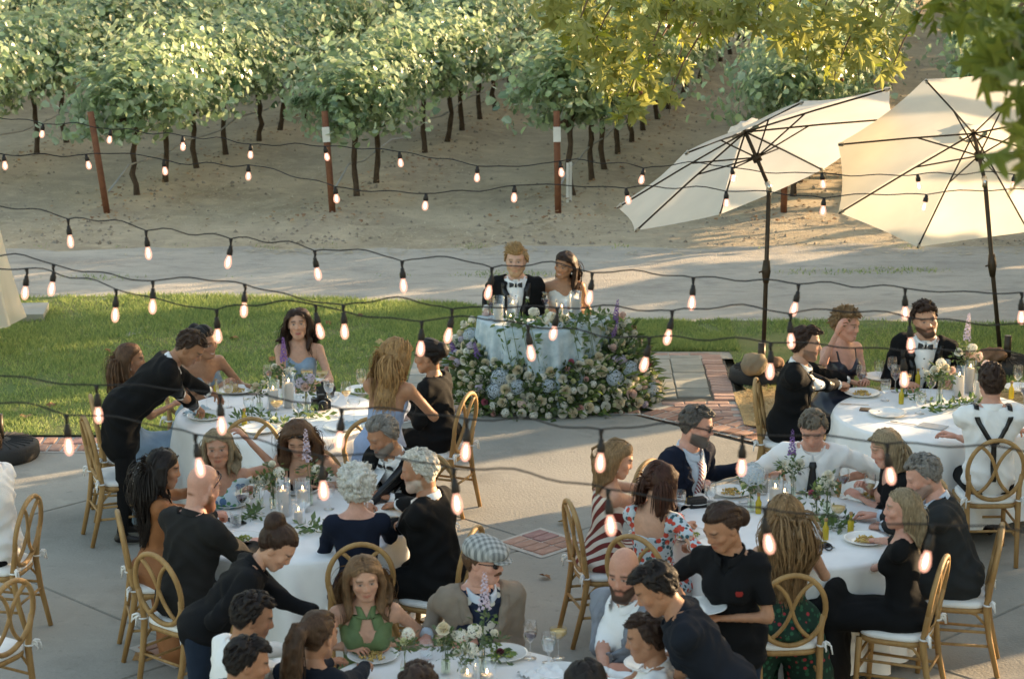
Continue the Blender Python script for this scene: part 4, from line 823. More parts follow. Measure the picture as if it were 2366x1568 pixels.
def make_hair(st, hairc, body_d, Hc, Rh, rs):
    """st: style dictionary; returns arrays in the person's own frame"""
    kind = st['kind']; hl = st.get('hl', .078); fy = st.get('fy', .018)
    if kind == 'half': kind = 'long'; st = dict(st, kind='long', back=1.5, vol=.022, n=420, mass=.011); fy = -.012
    N = int(st.get('n', 400) * 2.1); cC, cR = _v(0, -.012, .030), _v(.078, .099, .092)
    i = np.arange(N * 3) + .5; ph = np.arccos(1 - 2 * i / (N * 3)); th = math.pi * (1 + 5 ** .5) * i
    D = np.stack([np.sin(ph) * np.cos(th), np.sin(ph) * np.sin(th), np.cos(ph)], 1).astype(np.float32)
    P0 = cC + D * cR; keep = hair_region(P0, hl); P0 = P0[keep]; D = D[keep]
    if 'bald' in st: k2 = (P0[:, 2] < st['bald']); P0 = P0[k2]; D = D[k2]
    if len(P0) > N: s = rs.permutation(len(P0))[:N]; P0, D = P0[s], D[s]
    n = len(P0); part = st.get('part', 0.0)
    nrm = D / cR; nrm /= np.linalg.norm(nrm, axis=1, keepdims=True)
    up = _v(0, 0, 1); side = np.sign(P0[:, 0] - part + 1e-4)[:, None]
    if kind in ('long', 'bob'):
        d = side * _v(1, 0, 0) * 1.0 + _v(0, -1, 0) * st.get('back', .55) + _v(0, 0, -.25) + _v(0, 1, 0) * st.get('fwd', 0.0)
        L = st.get('len', .45); m = 16 if kind == 'long' else 12; grav = st.get('grav', .55); layer = .003 + rs.rand(n) * st.get('vol', .030) * .42
    elif kind in ('bun', 'pony', 'half'):
        g = _v(*st.get('gather', (0, -.115, .035))); d = g - P0; L = None; m = 9; grav = 0.0; layer = .004 + rs.rand(n) * .010
    else:                                               # short
        dv = st.get('dir', (.25, .6, .25)); d = np.tile(_v(*(dv if dv != 'out' else (0, 0, 1))), (n, 1)); back = P0[:, 1] < -.02
        d[back] = _v(0, -.45, -.8); sd = (np.abs(P0[:, 0]) > .058) & ~back; d[sd] = _v(0, -.5, -.7)
        if st.get('dir') == 'out': d = nrm * 1.0
        L = st.get('len', .045); m = 5; grav = .05; layer = .004 + rs.rand(n) * st.get('vol', .010)
    d = d + rs.randn(n, 3) * st.get('mess', .12)
    d = d - nrm * (d * nrm).sum(1, keepdims=True) * (1.0 if kind != 'short' else .75) + nrm * (st.get('lift', .06) if kind != 'short' else st.get('lift', .25))
    d /= np.maximum(np.linalg.norm(d, axis=1, keepdims=True), 1e-6)
    Pts = np.empty((n, m, 3), np.float32); p = P0 + nrm * .002
    if kind in ('bun', 'pony', 'half'):
        dist = np.linalg.norm(g - P0, axis=1); step = (dist / (m - 1))[:, None]
    else: step = (L * (0.82 + .3 * rs.rand(n)) / (m - 1))[:, None]
    down = Rh.T @ _v(0, 0, -1)                          # gravity in the head's frame
    for k in range(m):
        Pts[:, k] = p
        if kind in ('bun', 'pony', 'half'):
            d = (g - p); d /= np.maximum(np.linalg.norm(d, axis=1, keepdims=True), 1e-6)
        else:
            d = d + down * grav * (1 if k > 0 else .4) + rs.randn(n, 3) * .02 - (p * _v(1, .6, 0) * (1.6 if k > 5 and kind == 'long' else 0)); d /= np.linalg.norm(d, axis=1, keepdims=True)
        p = p + d * step
        for c, r in ((cC, cR), (_v(0, .022, -.032), _v(.060, .071, .085)), (_v(0, -.026, -.10), _v(.050, .050, .08))):
            q = (p - c) / (r + layer[:, None]); l = np.linalg.norm(q, axis=1, keepdims=True); p = np.where(l < 1, c + q / np.maximum(l, 1e-4) * (r + layer[:, None]), p)
        if kind in ('long', 'bob') and k > 1:            # keep the face free
            fr = (p[:, 1] > fy) & (p[:, 2] < hl - .012); p[:, 1] = np.where(fr, fy + (p[:, 1] - fy) * .25, p[:, 1])
            nd_ = (np.abs(p[:, 0]) < .074) & fr & (p[:, 2] > -.14); p[:, 0] = np.where(nd_, np.sign(p[:, 0] + 1e-5) * .076, p[:, 0])
        if kind in ('long', 'bob') and k > 3:            # lie on the shoulders
            wp = p @ Rh.T + Hc; dd = body_d(wp) - layer * .6 - .004; m_ = dd < 0
            if m_.any():
                e = .01; q = wp[m_]; gr = np.stack([body_d(q + _v(e, 0, 0)) - body_d(q - _v(e, 0, 0)), body_d(q + _v(0, e, 0)) - body_d(q - _v(0, e, 0)), body_d(q + _v(0, 0, e)) - body_d(q - _v(0, 0, e))], 1)
                gr /= np.maximum(np.linalg.norm(gr, axis=1, keepdims=True), 1e-6); wp[m_] = q - gr * dd[m_][:, None]; p = ((wp - Hc) @ Rh).astype(np.float32)
    if st.get('wave'):
        a, fq = st['wave']; tt = np.linspace(0, 1, m)[None, :]; phs = (np.arctan2(P0[:, 0], P0[:, 1]) * 2.0 + rs.rand(n) * 1.6)[:, None]
        off = np.sin(tt * fq * 6.28 + phs) * a * smooth01(tt, .15, .5); off2 = np.cos(tt * fq * 6.28 + phs * 1.3) * a * smooth01(tt, .15, .5)
        Pts[:, :, 0] += off * np.cos(phs); Pts[:, :, 1] += off * .6 * np.sin(phs) ; Pts[:, :, 2] += off2 * .35
    rad0 = st.get('rad', .0055) * (.62 if st.get('dir') != 'out' else .34); tt = np.linspace(0, 1, m)
    prof = (1 - .75 * tt ** 2.5) if kind not in ('bun', 'pony', 'half') else np.full(m, 1.0)
    rad = rad0 * (.7 + .6 * rs.rand(n))[:, None] * prof[None]
    cv = (1 + st.get('cvar', .15) * rs.randn(n))[:, None]; cols = np.clip(np.asarray(hairc, np.float32) * np.clip(cv, .45, 1.7), 0, 1)
    if 'tips' in st: pass
    out = [locks(Pts.astype(np.float32), rad.astype(np.float32), cols)]
    if kind in ('bun', 'pony', 'half'):                 # the gathered part
        if kind == 'bun':
            r = st.get('bun', .042); k = 130; a = rs.rand(k) * 6.28; b = rs.randn(k) * .7; t = np.linspace(0, 4.2, 12)
            ce = g + _v(*st.get('bdir', (0, -.022, .012)))
            A = (a[:, None] + t[None]); B = b[:, None] + .35 * np.sin(t * 1.3 + a[:, None]); rr = r * (.82 + .22 * rs.rand(k))[:, None]
            Pb = ce + np.stack([rr * np.cos(A) * np.cos(B), rr * .8 * np.sin(B) , rr * np.sin(A) * np.cos(B)], -1)
        else:
            k = st.get('k', 60) * 3; mm = 15; L = st.get('len', .35); ang = rs.rand(k) * 6.28; sp = st.get('spread', .045)
            Pb = np.empty((k, mm, 3), np.float32); p = g + np.stack([np.cos(ang) * .014, np.zeros(k), np.sin(ang) * .014], 1); d = np.tile(_v(0, -.9, .25), (k, 1)) + rs.randn(k, 3) * .15; layer2 = .008 + rs.rand(k) * .035
            for q in range(mm):
                Pb[:, q] = p; d = d / np.linalg.norm(d, axis=1, keepdims=True) + down * .42 + np.stack([np.cos(ang), np.zeros(k), np.zeros(k)], 1) * sp * (1 if q < 6 else -.3); d /= np.linalg.norm(d, axis=1, keepdims=True); p = p + d * L / mm
                for c, r in ((cC, cR), (_v(0, -.026, -.10), _v(.052, .052, .08))):
                    qv = (p - c) / (r + layer2[:, None]); l = np.linalg.norm(qv, axis=1, keepdims=True); p = np.where(l < 1, c + qv / np.maximum(l, 1e-4) * (r + layer2[:, None]), p)
                wp = p @ Rh.T + Hc; dd = body_d(wp) - layer2 * .5 - .006; m_ = dd < 0
                if m_.any(): 
                    e = .01; qq = wp[m_]; gr = np.stack([body_d(qq + _v(e, 0, 0)) - body_d(qq - _v(e, 0, 0)), body_d(qq + _v(0, e, 0)) - body_d(qq - _v(0, e, 0)), body_d(qq + _v(0, 0, e)) - body_d(qq - _v(0, 0, e))], 1)
                    gr /= np.maximum(np.linalg.norm(gr, axis=1, keepdims=True), 1e-6); wp[m_] = qq - gr * dd[m_][:, None]; p = ((wp - Hc) @ Rh).astype(np.float32)
            if st.get('wave'):
                a, fq = st['wave']; tt2 = np.linspace(0, 1, mm)[None]; Pb[:, :, 0] += np.sin(tt2 * fq * 6.28 + ang[:, None]) * a * tt2; Pb[:, :, 2] += np.cos(tt2 * fq * 6.28 + ang[:, None]) * a * .5 * tt2
        rb = rad0 * 1.15 * (.7 + .6 * rs.rand(len(Pb)))[:, None] * (1 - .6 * np.linspace(0, 1, Pb.shape[1]) ** 3)[None]
        cb = np.clip(np.asarray(hairc, np.float32) * np.clip(1 + .28 * rs.randn(len(Pb)), .45, 1.7)[:, None], 0, 1)
        out.append(locks(Pb.astype(np.float32), rb.astype(np.float32), cb))
    # the body of the hair: a soft mass following a share of the locks
    bulk = []; allp = [(Pts, cols)] + ([(Pb, cb)] if kind in ('bun', 'pony', 'half') else [])
    for Pa, ca_ in allp:
        lng = Pa.shape[1] > 10 or kind in ('long', 'bob'); pick = rs.permutation(len(Pa))[:(70 if lng else (200 if kind == 'short' else 100))]; m2 = Pa.shape[1]; stp = max(2, m2 // 5); r0 = st.get('mass', .0115 if lng else (.0072 if kind == 'short' else .010))
        for q in pick:
            idx = list(range(0, m2, stp)); idx = idx + [m2 - 1] if idx[-1] != m2 - 1 else idx
            for a_, b_ in zip(idx, idx[1:]):
                ra = r0 * (1 - .55 * (a_ / m2) ** 1.5); rb_ = r0 * (1 - .55 * (b_ / m2) ** 1.5); bulk.append((cone(Pa[q, a_], Pa[q, b_], ra, rb_, k=.018 if lng else .009), ca_[q]))
    hh_ = .0110 if kind in ('long', 'bob', 'half', 'pony') else .0076
    BV, BQ = field_mesh([b_[0] for b_ in bulk], hh_, pad=.03); BV = relax(BV, BQ, 3 if kind == 'long' else 1)
    mid = np.array([(b_[0].a[0] + b_[0].a[1]) * .5 for b_ in bulk]); bc = np.array([b_[1] for b_ in bulk]); BC = np.empty_like(BV)
    for i0 in range(0, len(BV), 4000):
        dd_ = ((BV[i0:i0 + 4000, None] - mid[None]) ** 2).sum(-1); BC[i0:i0 + 4000] = bc[dd_.argmin(1)]
    out.append((BV, BQ, (BC * .4 + np.asarray(hairc, np.float32) * .6) * .85))
    V = np.concatenate([o[0] for o in out]); C = np.concatenate([o[2] for o in out]); Q = []; off = 0
    for o in out: Q.append(o[1] + off); off += len(o[0])
    return V @ Rh.T + Hc, np.concatenate(Q), C

SKIN = lambda: mat('skin', (1, 1, 1), .48, .05, 30, .12, 220, .35, attr='Col')
def skin_mat():
    if 'skin' in MATS: return MATS['skin']
    m = SKIN(); b = m.node_tree.nodes['Principled BSDF']
    b.inputs['Subsurface Weight'].default_value = 0.10; b.inputs['Subsurface Radius'].default_value = (.012, .005, .003); b.inputs['Subsurface Scale'].default_value = 1.0
    return m
def hair_mat(): return mat('hair', (1, 1, 1), .55, .30, 110, .22, 190, .3, attr='Col', trans=.15, stretch=(1, 1, .22))
TONE = {'fair': (.62, .38, .28), 'light': (.53, .30, .20), 'tan': (.39, .20, .115), 'olive': (.36, .185, .105), 'brown': (.22, .10, .05), 'pink': (.57, .31, .23)}
PEOPLE_H = {}

def two_bone(S, T, l1, l2, pole):
    d = T - S; L = float(np.linalg.norm(d)); L2 = min(L, (l1 + l2) * .995); d = d / max(L, 1e-6); T2 = S + d * L2
    a = (l1 * l1 - l2 * l2 + L2 * L2) / (2 * L2); hgt = math.sqrt(max(l1 * l1 - a * a, 0)); p = pole - d * float(pole @ d); p = p / max(float(np.linalg.norm(p)), 1e-6)
    return S + d * a + p * hgt, T2

def person(label, head, yaw, sex='m', lean=5, side=0, look=None, tone='light', hair=None, hairc=(.05, .03, .02), beard=None, outfit=None, hands=(None, None), stand=False, k=None, seat=.47,
           eyes='open', smile=False, hp=('relax', 'relax'), poles=(None, None), legs='table', palm=(None, None), brow=1.0, cat='person', lips=None, at=None, twist=0, turn=0, group=None):
    rs = np.random.RandomState(abs(hash(label)) % 99999 if False else sum(ord(c) * (i + 3) for i, c in enumerate(label)) % 99991)
    f = sex == 'f'; k = k or (.95 if f else 1.02); o = outfit or {}
    ca, sa = math.cos(math.radians(yaw)), math.sin(math.radians(yaw))
    fw = _v(ca, sa, 0); rt = _v(sa, -ca, 0)                                   # facing and right, in the place
    R2 = np.stack([rt, fw, _v(0, 0, 1)], 1)                                   # person's frame -> place
    pz = (seat + .095 * k) if not stand else .94 * k
    pel = _v(0, 0, pz)
    Rt = rot('Y', side) @ rot('X', -lean); Rt = Rt @ rot('Z', turn)            # torso frame
    tp = lambda x, y, u: pel + Rt @ _v(x * k, y * k, u * k)
    neck = tp(0, .0, .50)
    if look is None: look = (yaw, 8, 0)
    hy = look[0] - yaw; Rh = rot('Z', hy) @ rot('X', -look[1]) @ rot('Y', look[2])
    nd = .5 * (Rt @ _v(0, .10, 1)) + .5 * (Rh @ _v(0, -.05, 1)); nd /= np.linalg.norm(nd)
    Hc = neck + nd * .118 * k + Rh @ _v(0, .015, .045) * k
    hs = k * (1.0 if not f else 1.02)
    # place so that the head is seen where the photograph shows it
    if at is None:
        off = R2 @ Hc; wpt = W(head[0], head[1], float(off[2])); pos = _v(wpt.x - off[0], wpt.y - off[1], 0)
    else: pos = _v(at[0], at[1], 0)
    root = thing('person', label, cat, tuple(float(x) for x in pos), math.radians(yaw - 90), group)
    PEOPLE_H[label] = (pos, fw, rt)
    def loc(p):                                                               # place -> person's frame
        return (np.asarray(p, np.float32) - pos) @ R2
    sw = (.165 if f else .188)
    cw = 1.0 if not f else .86
    b = o.get('bulk', 1.0)
    prims = [ell(tp(0, 0, .02), _v(.165 if not f else .172, .12, .12) * k * b, k=.05, M=Rt, tag='hip'), ell(tp(0, .012, .16), _v(.148 if not f else .122, .112 if not f else .095, .15) * k * b, k=.06, M=Rt, tag='torso'),
             ell(tp(0, .008, .33), _v(.165 * cw, .118 * cw, .165) * k * b, k=.06, M=Rt, tag='torso'),
             cone(tp(-sw * .72, -.012, .43), tp(sw * .72, -.012, .43), .062 * cw * k, .062 * cw * k, k=.05, tag='torso'),
             cone(tp(-sw * .75, -.018, .445), tp(0, -.01, .505), .042 * cw * k, .050 * cw * k, k=.03, tag='torso'), cone(tp(sw * .75, -.018, .445), tp(0, -.01, .505), .042 * cw * k, .050 * cw * k, k=.03, tag='torso'),
             cone(tp(0, -.005, .46), Hc + Rh @ _v(0, -.024, -.085) * k, (.062 if not f else .050) * k, (.055 if not f else .045) * k, k=.03, tag='neck')]
    if f: prims += [ell(tp(-.068, .092, .315), _v(.060, .055, .060) * k, k=.03, M=Rt, tag='torso'), ell(tp(.068, .092, .315), _v(.060, .055, .060) * k, k=.03, M=Rt, tag='torso')]
    if o.get('belly'): prims.append(ell(tp(0, .05, .12), _v(.15, .13, .14) * k * o['belly'], k=.05, M=Rt, tag='torso'))
    ua, fa = (.285 * k, .255 * k); ru = (.050, .041, .040, .027) if not f else (.041, .033, .033, .022)
    ru = tuple(x * k for x in ru); arms = []
    for i, sgn in enumerate((1, -1)):
        S = tp(sgn * sw, -.008, .438); t = hands[i]
        if t is None: T = S + (_v(sgn * .05, .33, -.0) * k if not stand else _v(sgn * .06, .06, -.52) * k); T[2] = .79 if not stand else T[2]
        elif isinstance(t, str): T = None
        elif len(t) == 4: T = tp(*t[:3])
        else: T = loc(W(*t))
        pole = _v(sgn * .55, -.45, -.8) if poles[i] is None else _v(*poles[i])
        E_, T = two_bone(S, T, ua, fa, pole)
        prims += [cone(S, E_, ru[0], ru[1], k=.03, tag='arm%d' % i), ell(S + _v(0, 0, -.012), _v(.050 * cw, .050 * cw, .058) * k, k=.018, tag='arm%d' % i), cone(E_, T, ru[2], ru[3], k=.02, tag='fore%d' % i)]
        arms.append((S, E_, T))
    th, sh = .435 * k, .43 * k
    for i, sgn in enumerate((1, -1)):
        hip = pel + _v(sgn * .088 * k, 0, -.03)
        if stand:
            kn = hip + _v(sgn * .015, .04 * (1 if i else -.02), -.43 * k); an = _v(kn[0] + sgn * .01, kn[1] - .03, .085)
        elif legs == 'cross':
            kn = hip + (_v(.02, .42 * k, .05) if i == 1 else _v(.05, .41 * k, .12)); an = kn + (_v(.02, .06, -.40 * k) if i == 1 else _v(-.10, .20, -.36 * k))
        else:
            kn = hip + _v(sgn * .04, th, .0); kn[2] = max(min(seat + .05, sh + .09), .46); an = _v(kn[0] + sgn * .01, kn[1] + (.02 if legs == 'table' else -.12), .085)
        prims += [cone(hip, kn, .086 * k * (b if not f else 1), .058 * k, k=.04, tag='leg'), cone(kn, an, .055 * k, .038 * k, k=.025, tag='leg'), cone(an + _v(0, -.03, -.04), an + _v(0, .15 * k, -.055), .038 * k, .028 * k, k=.02, tag='foot', fl=(_v(0, 0, 1), .8))]
    Tinv = lambda P: ((P - pel) @ Rt) / k                                     # torso coordinates: x right, y front, z up
    up_prims = [p for p in prims if p.tag in ('torso', 'neck', 'hip')] + [cone(tp(-sw, -.01, .43), tp(sw, -.01, .43), .055 * k, .055 * k, tag='torso')]
    def body_d(P):
        d = np.full(P.shape[:-1], .3, np.float32)
        for p in up_prims:
            e = p.d(P); h_ = np.clip(.5 + .5 * (e - d) / .03, 0, 1); d = e * (1 - h_) + d * h_ - .03 * h_ * (1 - h_)
        return d - o.get('hairoff', .008)
    # ---- the body: one continuous skin, hands and head grown onto it
    bare = o.get('bare', f)
    V, Q = field_mesh(prims, (.0160 if bare else .0215) * o.get('res', 1.0))
    V = relax(V, Q, 1)
    tn = np.asarray(TONE[tone] if isinstance(tone, str) else tone, np.float32)
    C = np.tile(tn, (len(V), 1)) * (1 + .04 * rs.randn(len(V), 1))
    dist = np.stack([p.d(V) for p in prims], 1); near = [prims[i].tag for i in dist.argmin(1)]
    legm = o.get('legs'); mats_ = [skin_mat()]; mi_of = {}
    def slot(m):
        if m not in mats_: mats_.append(m)
        return mats_.index(m)
    for t in ('torso', 'hip', 'leg', 'foot', 'arm0', 'arm1', 'fore0', 'fore1', 'neck'): mi_of[t] = 0
    if o.get('under') is not None:
        for t in (('torso', 'hip', 'arm0', 'arm1') if o.get('sl', 'long') != 'short' else ('torso', 'hip')): mi_of[t] = slot(o['under'])
    if legm is not None: mi_of['leg'] = slot(legm); mi_of['hip'] = slot(legm)
    mi_of['foot'] = slot(o.get('shoes') or mat('black_leather', (.02, .018, .017), .35, .1))
    if o.get('sleeve') is not None:
        for t in ('arm0', 'arm1', 'fore0', 'fore1'): mi_of[t] = slot(o['sleeve'])
    vm = np.array([mi_of[t] for t in near]); fm = vm[Q[:, 0]]
    if o.get('under') is not None: zt = Tinv(V[Q[:, 0]]); fm = np.where((zt[:, 2] > .50) & (fm == mi_of['torso']), 0, fm)
    parts = [(V, Q, C, fm)]
    for i, sgn in enumerate((1, -1)):
        S, E_, T = arms[i]; hv, hq = hand_mesh(hp[i]); fd = T - E_; fd = fd / np.linalg.norm(fd)
        if palm[i] is not None and len(palm[i]) == 6: fd = .35 * fd + _v(*palm[i][3:]); fd /= np.linalg.norm(fd)
        nz = _v(*(palm[i][:3] if palm[i] is not None else (sgn * .25, .15, 1))); nz = nz - fd * float(nz @ fd); nz /= np.linalg.norm(nz)
        xx = np.cross(fd, nz); sc = (.98 if not f else .88) * k; hv2 = hv * _v(1 if sgn > 0 else -1, 1, 1) * sc
        hq2 = hq if sgn > 0 else hq[:, ::-1]
        parts.append((T + np.stack([xx, fd, nz], 1).dot((hv2 + _v(0, .022, 0)).T).T, hq2, np.tile(tn * _v(1.03, .95, .93), (len(hv), 1)), np.zeros(len(hq), int)))
    hvv, hqq, hnn = head_mesh(sex, beard, smile); hl = (hair or {}).get('hl', .078)
    lips = lips or (tuple(tn * _v(.95, .52, .52)) if f else tuple(tn * _v(.9, .62, .58)))
    hc = head_colors(hvv, tn, hairc, sex, beard, lips, (hair or {}).get('scalp', .95 if hair else 0), eyes, smile, brow, hl)
    hc *= (1 + .03 * rs.randn(len(hc), 1))
    nose = 1 + rs.uniform(-.06, .06, 3) * _v(1, .6, 1)
    parts.append((Hc + ((hvv * nose * hs) @ Rh.T), hqq, hc, np.zeros(len(hqq), int)))
    Vv = np.concatenate([p[0] for p in parts]); Cc = np.concatenate([p[2] for p in parts]); Mi = np.concatenate([p[3] for p in parts]); Qq = []; of = 0
    for p in parts: Qq.append(p[1] + of); of += len(p[0])
    body = obj('body', np_mesh('body', Vv, np.concatenate(Qq), mats_, mi=Mi, attrs=np.clip(Cc, 0, 1)), root)
    # ---- garments
    def garment(name, sel, inf, m, cuts=(), h=.0160, extra=(), wr=.004, sc=9.0, rl=1):
        ps = [p for p in prims if sel(p)] + list(extra)
        GV, GQ = field_mesh(ps, h * o.get('res', 1.0), inf=inf, cuts=cuts); GV = relax(GV, GQ, rl)
        if wr: GV = wrinkle(GV, GQ, wr, sc, rs.rand() * 6)
        ob = obj(name, np_mesh(name, GV, GQ, m), root); ob['_v'] = 0; del ob['_v']; return ob, GV, GQ
    def bvh(GV, GQ): return BVHTree.FromPolygons([tuple(p) for p in GV], [tuple(q) for q in GQ])
    def strip(name, rows, m, B, off, frm='front', parent=None, th=.004):
        """cloth strip laid on a surface: rows of (x_left, x_right, up) in torso coordinates"""
        vs = []; sg = 1 if frm == 'front' else -1
        rows = [tuple(a_ + (b_ - a_) * q / 3 for a_, b_ in zip(r0_, r1_)) for r0_, r1_ in zip(rows, rows[1:]) for q in range(3)] + [rows[-1]]
        for r in rows:
            for x in (r[0], (r[0] + r[1]) / 2, r[1]):
                a, dr = (tp(x, sg * .5, r[2]), Rt @ _v(0, -sg, 0)) if frm != 'top' else (tp(x, r[2], .75), Rt @ _v(0, 0, -1)); hit = B.ray_cast(Vector(a), Vector(dr)); 
                pt = np.array(hit[0], np.float32) if hit[0] is not None and (hit[0] - Vector(a)).length < .62 * k else tp(x, sg * .05, min(r[2], .475)); vs.append(pt - dr * off)
        n3 = len(rows); fs = []
        for i in range(n3 - 1):
            for j in (0, 1): fs.append((i * 3 + j, i * 3 + j + 1, i * 3 + 4 + j, i * 3 + 3 + j))
        bk = [p + (Rt @ _v(0, -sg, 0)) * th * 1.5 for p in vs]; o2 = len(vs)
        f2 = [tuple(reversed([a + o2 for a in q])) for q in fs]; rim = []
        for i in range(n3 - 1): rim += [(i * 3, i * 3 + 3, o2 + i * 3 + 3, o2 + i * 3), (i * 3 + 2, o2 + i * 3 + 2, o2 + i * 3 + 5, i * 3 + 5)]
        mb = MB(); mb.add(vs + bk, fs + f2 + rim); return obj(name, mb.mesh(name, m), parent or root)
    arm_sel = lambda p: p.tag.startswith('arm') or p.tag.startswith('fore')
    tor = lambda p: p.tag in ('torso', 'hip')
    def wrist_cut(frac):
        def c(P):
            r = np.full(P.shape[:-1], -1.0, np.float32)
            for (S, E_, T) in arms:
                ax_ = T - E_; L = float(np.linalg.norm(ax_)); ax_ = ax_ / L; s_ = (P - E_) @ ax_; w = P - E_ - s_[..., None] * ax_; nr = (w * w).sum(-1) < .085 ** 2
                r = np.where(nr & (s_ > L * frac - .05) , np.maximum(r, s_ - L * frac), r)
            return r
        return c
    def upper_cut(frac):
        def c(P):
            r = np.full(P.shape[:-1], -1.0, np.float32)
            for (S, E_, T) in arms:
                ax_ = E_ - S; L = float(np.linalg.norm(ax_)); ax_ = ax_ / L; s_ = (P - S) @ ax_; w = P - S - s_[..., None] * ax_; nr = (w * w).sum(-1) < .10 ** 2
                r = np.where(nr & (s_ > L * frac - .04), np.maximum(r, s_ - L * frac), r)
            return r
        return c
    def neck_cut(rad, lo):
        def c(P):
            q = Tinv(P); dxy = np.sqrt(q[..., 0] ** 2 + (q[..., 1] - .012) ** 2); return np.where(dxy < rad + .045, q[..., 2] - lo, -1.0) * k
        return c
    def v_cut(bot, top, wtop, depth=.0):
        def c(P):
            q = Tinv(P); wv = wtop * (q[..., 2] - bot) / (top - bot); return np.where(q[..., 1] > depth, np.minimum(np.minimum(wv - np.abs(q[..., 0]), q[..., 2] - bot), .3), -1.0) * k
        return c
    def collar(m, r=.072, u=.478, h_=.046, gap=0.0, open_=0.0):
        mb = MB(); vs = []; n_ = 22
        for j, (dr, dz) in enumerate(((0, -.01), (.002, h_ * .6), (-.001, h_), (.010, h_ * .9), (.016, 0.004))):
            for i in range(n_):
                a = math.pi / 2 + .10 + open_ + (2 * math.pi - .20 - 2 * open_) * i / (n_ - 1); fr = math.sin(a); ra = (r + dr) * (1 + open_ * .25 * max(fr, 0))
                vs.append(tp(ra * math.cos(a), .004 + ra * 1.02 * fr + .010 * max(fr, 0), u + dz * (1 - .0 * fr) - .030 * max(fr, 0) + .010 * max(-fr, 0)))
        fs = [(j * n_ + i, j * n_ + i + 1, (j + 1) * n_ + i + 1, (j + 1) * n_ + i) for j in range(4) for i in range(n_ - 1)]
        return obj('collar', mb.add(vs, fs).mesh('collar', m), root)
    def cuffs(m, which=(0, 1)):
        for i in which:
            S, E_, T = arms[i]; d_ = (T - E_) / np.linalg.norm(T - E_); obj('cuff', MB().tube([T - d_ * .035, T - d_ * .02, T + d_ * .004], [.036 * k, .037 * k, .036 * k], 14).mesh('cuff', m), root)
    top = o.get('top'); m = o.get('m')
    if top == 'jacket':
        bt = o.get('button', .15); vw = o.get('vw', .095)
        seatx = [] if stand else [cone(pel + _v(.09, 0, -.02), pel + _v(.11, .20 * k, -.01), .095 * k, .09 * k, k=.05), cone(pel + _v(-.09, 0, -.02), pel + _v(-.11, .20 * k, -.01), .095 * k, .09 * k, k=.05)]
        if stand: seatx = [cone(tp(0, 0, .0), pel + _v(0, -.01, -.20 * k), .17 * k, .185 * k, k=.05, fl=(_v(0, 1, 0), .72))]
        jk, GV, GQ = garment('jacket', lambda p: tor(p) or arm_sel(p), lambda p: .022 if p.tag in ('torso', 'hip') else (.019 if p.tag.startswith(('arm', 'fore')) else .004), m, cuts=(neck_cut(.06, .492), v_cut(bt, .50, vw), wrist_cut(.93)), extra=seatx, wr=.0105, sc=26.0)
        B = bvh(GV, GQ); lm = o.get('lapel') or m
        for s in (1, -1):
            rows = []
            for t_ in np.linspace(0, 1, 9):
                u = bt + (.475 - bt) * t_; e = vw * (u - bt) / (.50 - bt) + .004; wd = .062 * (1 - abs(t_ - .72) * 1.0) * (0.35 + .65 * min(1, t_ * 3)); wd = max(wd, .012)
                rows.append((s * e, s * (e + wd), u))
            strip('lapel', rows, lm, B, .006, parent=jk)
        Bb = bvh(V, Q)
        if o.get('shirt') is not None: collar(o['shirt'], open_=o.get('open', 0.0)); cuffs(o['shirt'])
        if o.get('front') is not None:
            strip('shirt_front', [(-vw * max(.1, (u - bt + .02) / (.52 - bt)), vw * max(.1, (u - bt + .02) / (.52 - bt)), u) for u in np.linspace(bt - .01, .44, 8)], o['front'], Bb, .006)
        if o.get('shirt') is not None and o.get('studs'):
            for u in (.22, .30, .375):
                a = tp(0, .5, u); hit = Bb.ray_cast(Vector(a), Vector(Rt @ _v(0, -1, 0)))
                if hit[0] is not None: obj('stud', MB().lathe([(0, -.004), (.007, -.002), (.007, .004), (0, .006)], 8).mesh('stud', mat('black_stud', (.01, .01, .01), .2)), root, loc=hit[0] + Vector(Rt @ _v(0, .006, 0)))
        if o.get('pocket') is not None:
            strip('pocket_square', [(-.125, -.075, .30), (-.12, -.085, .325), (-.108, -.10, .345)], o['pocket'], B, .008, parent=jk)
        if o.get('bout'):
            a = tp(-.10, .5, .36); hit = B.ray_cast(Vector(a), Vector(Rt @ _v(0, -1, 0))); bp = Vector(hit[0]) if hit[0] is not None else Vector(tp(-.10, .14, .36)); fwv = Vector(Rt @ _v(0, 1, 0))
            bo = obj('boutonniere', None, root); mb = MB()
            for q in range(14):
                d_ = Vector((rs.randn(), rs.randn(), rs.randn())).normalized() * .016; mb.tube([bp + fwv * .012, bp + fwv * .016 + d_], [.009, .004], 5)
            bo.data if False else None
            bpy.data.objects.remove(bo); bo = obj('boutonniere', mb.mesh('boutonniere', o['bout']), root)
            mb = MB()
            for q in range(6):
                d_ = Vector((rs.randn() * .015, .004, -.02 - .035 * rs.rand())); mb.tube([bp + fwv * .008, bp + fwv * .014 + d_ * .6, bp + fwv * .012 + d_], [.003, .006, .001], 4)
            obj('sprig', mb.mesh('sprig', mat('sprig_green', (.16, .22, .07), .6)), bo)
    elif top in ('shirt', 'polo', 'blouse'):
        cu = [neck_cut(.06, .500)]
        if o.get('v'): cu.append(v_cut(o['v'], .52, .075))
        sl = o.get('sl', 'long')
        if sl == 'long': cu.append(wrist_cut(.95)); sel = lambda p: tor(p) or arm_sel(p)
        elif sl == 'roll': cu.append(wrist_cut(.30)); sel = lambda p: tor(p) or arm_sel(p)
        elif sl == 'short': cu.append(upper_cut(.78)); sel = lambda p: tor(p) or p.tag.startswith('arm')
        else: cu.append(upper_cut(.05)); sel = lambda p: tor(p) or p.tag.startswith('arm')
        loose = o.get('loose', .016); ex = []
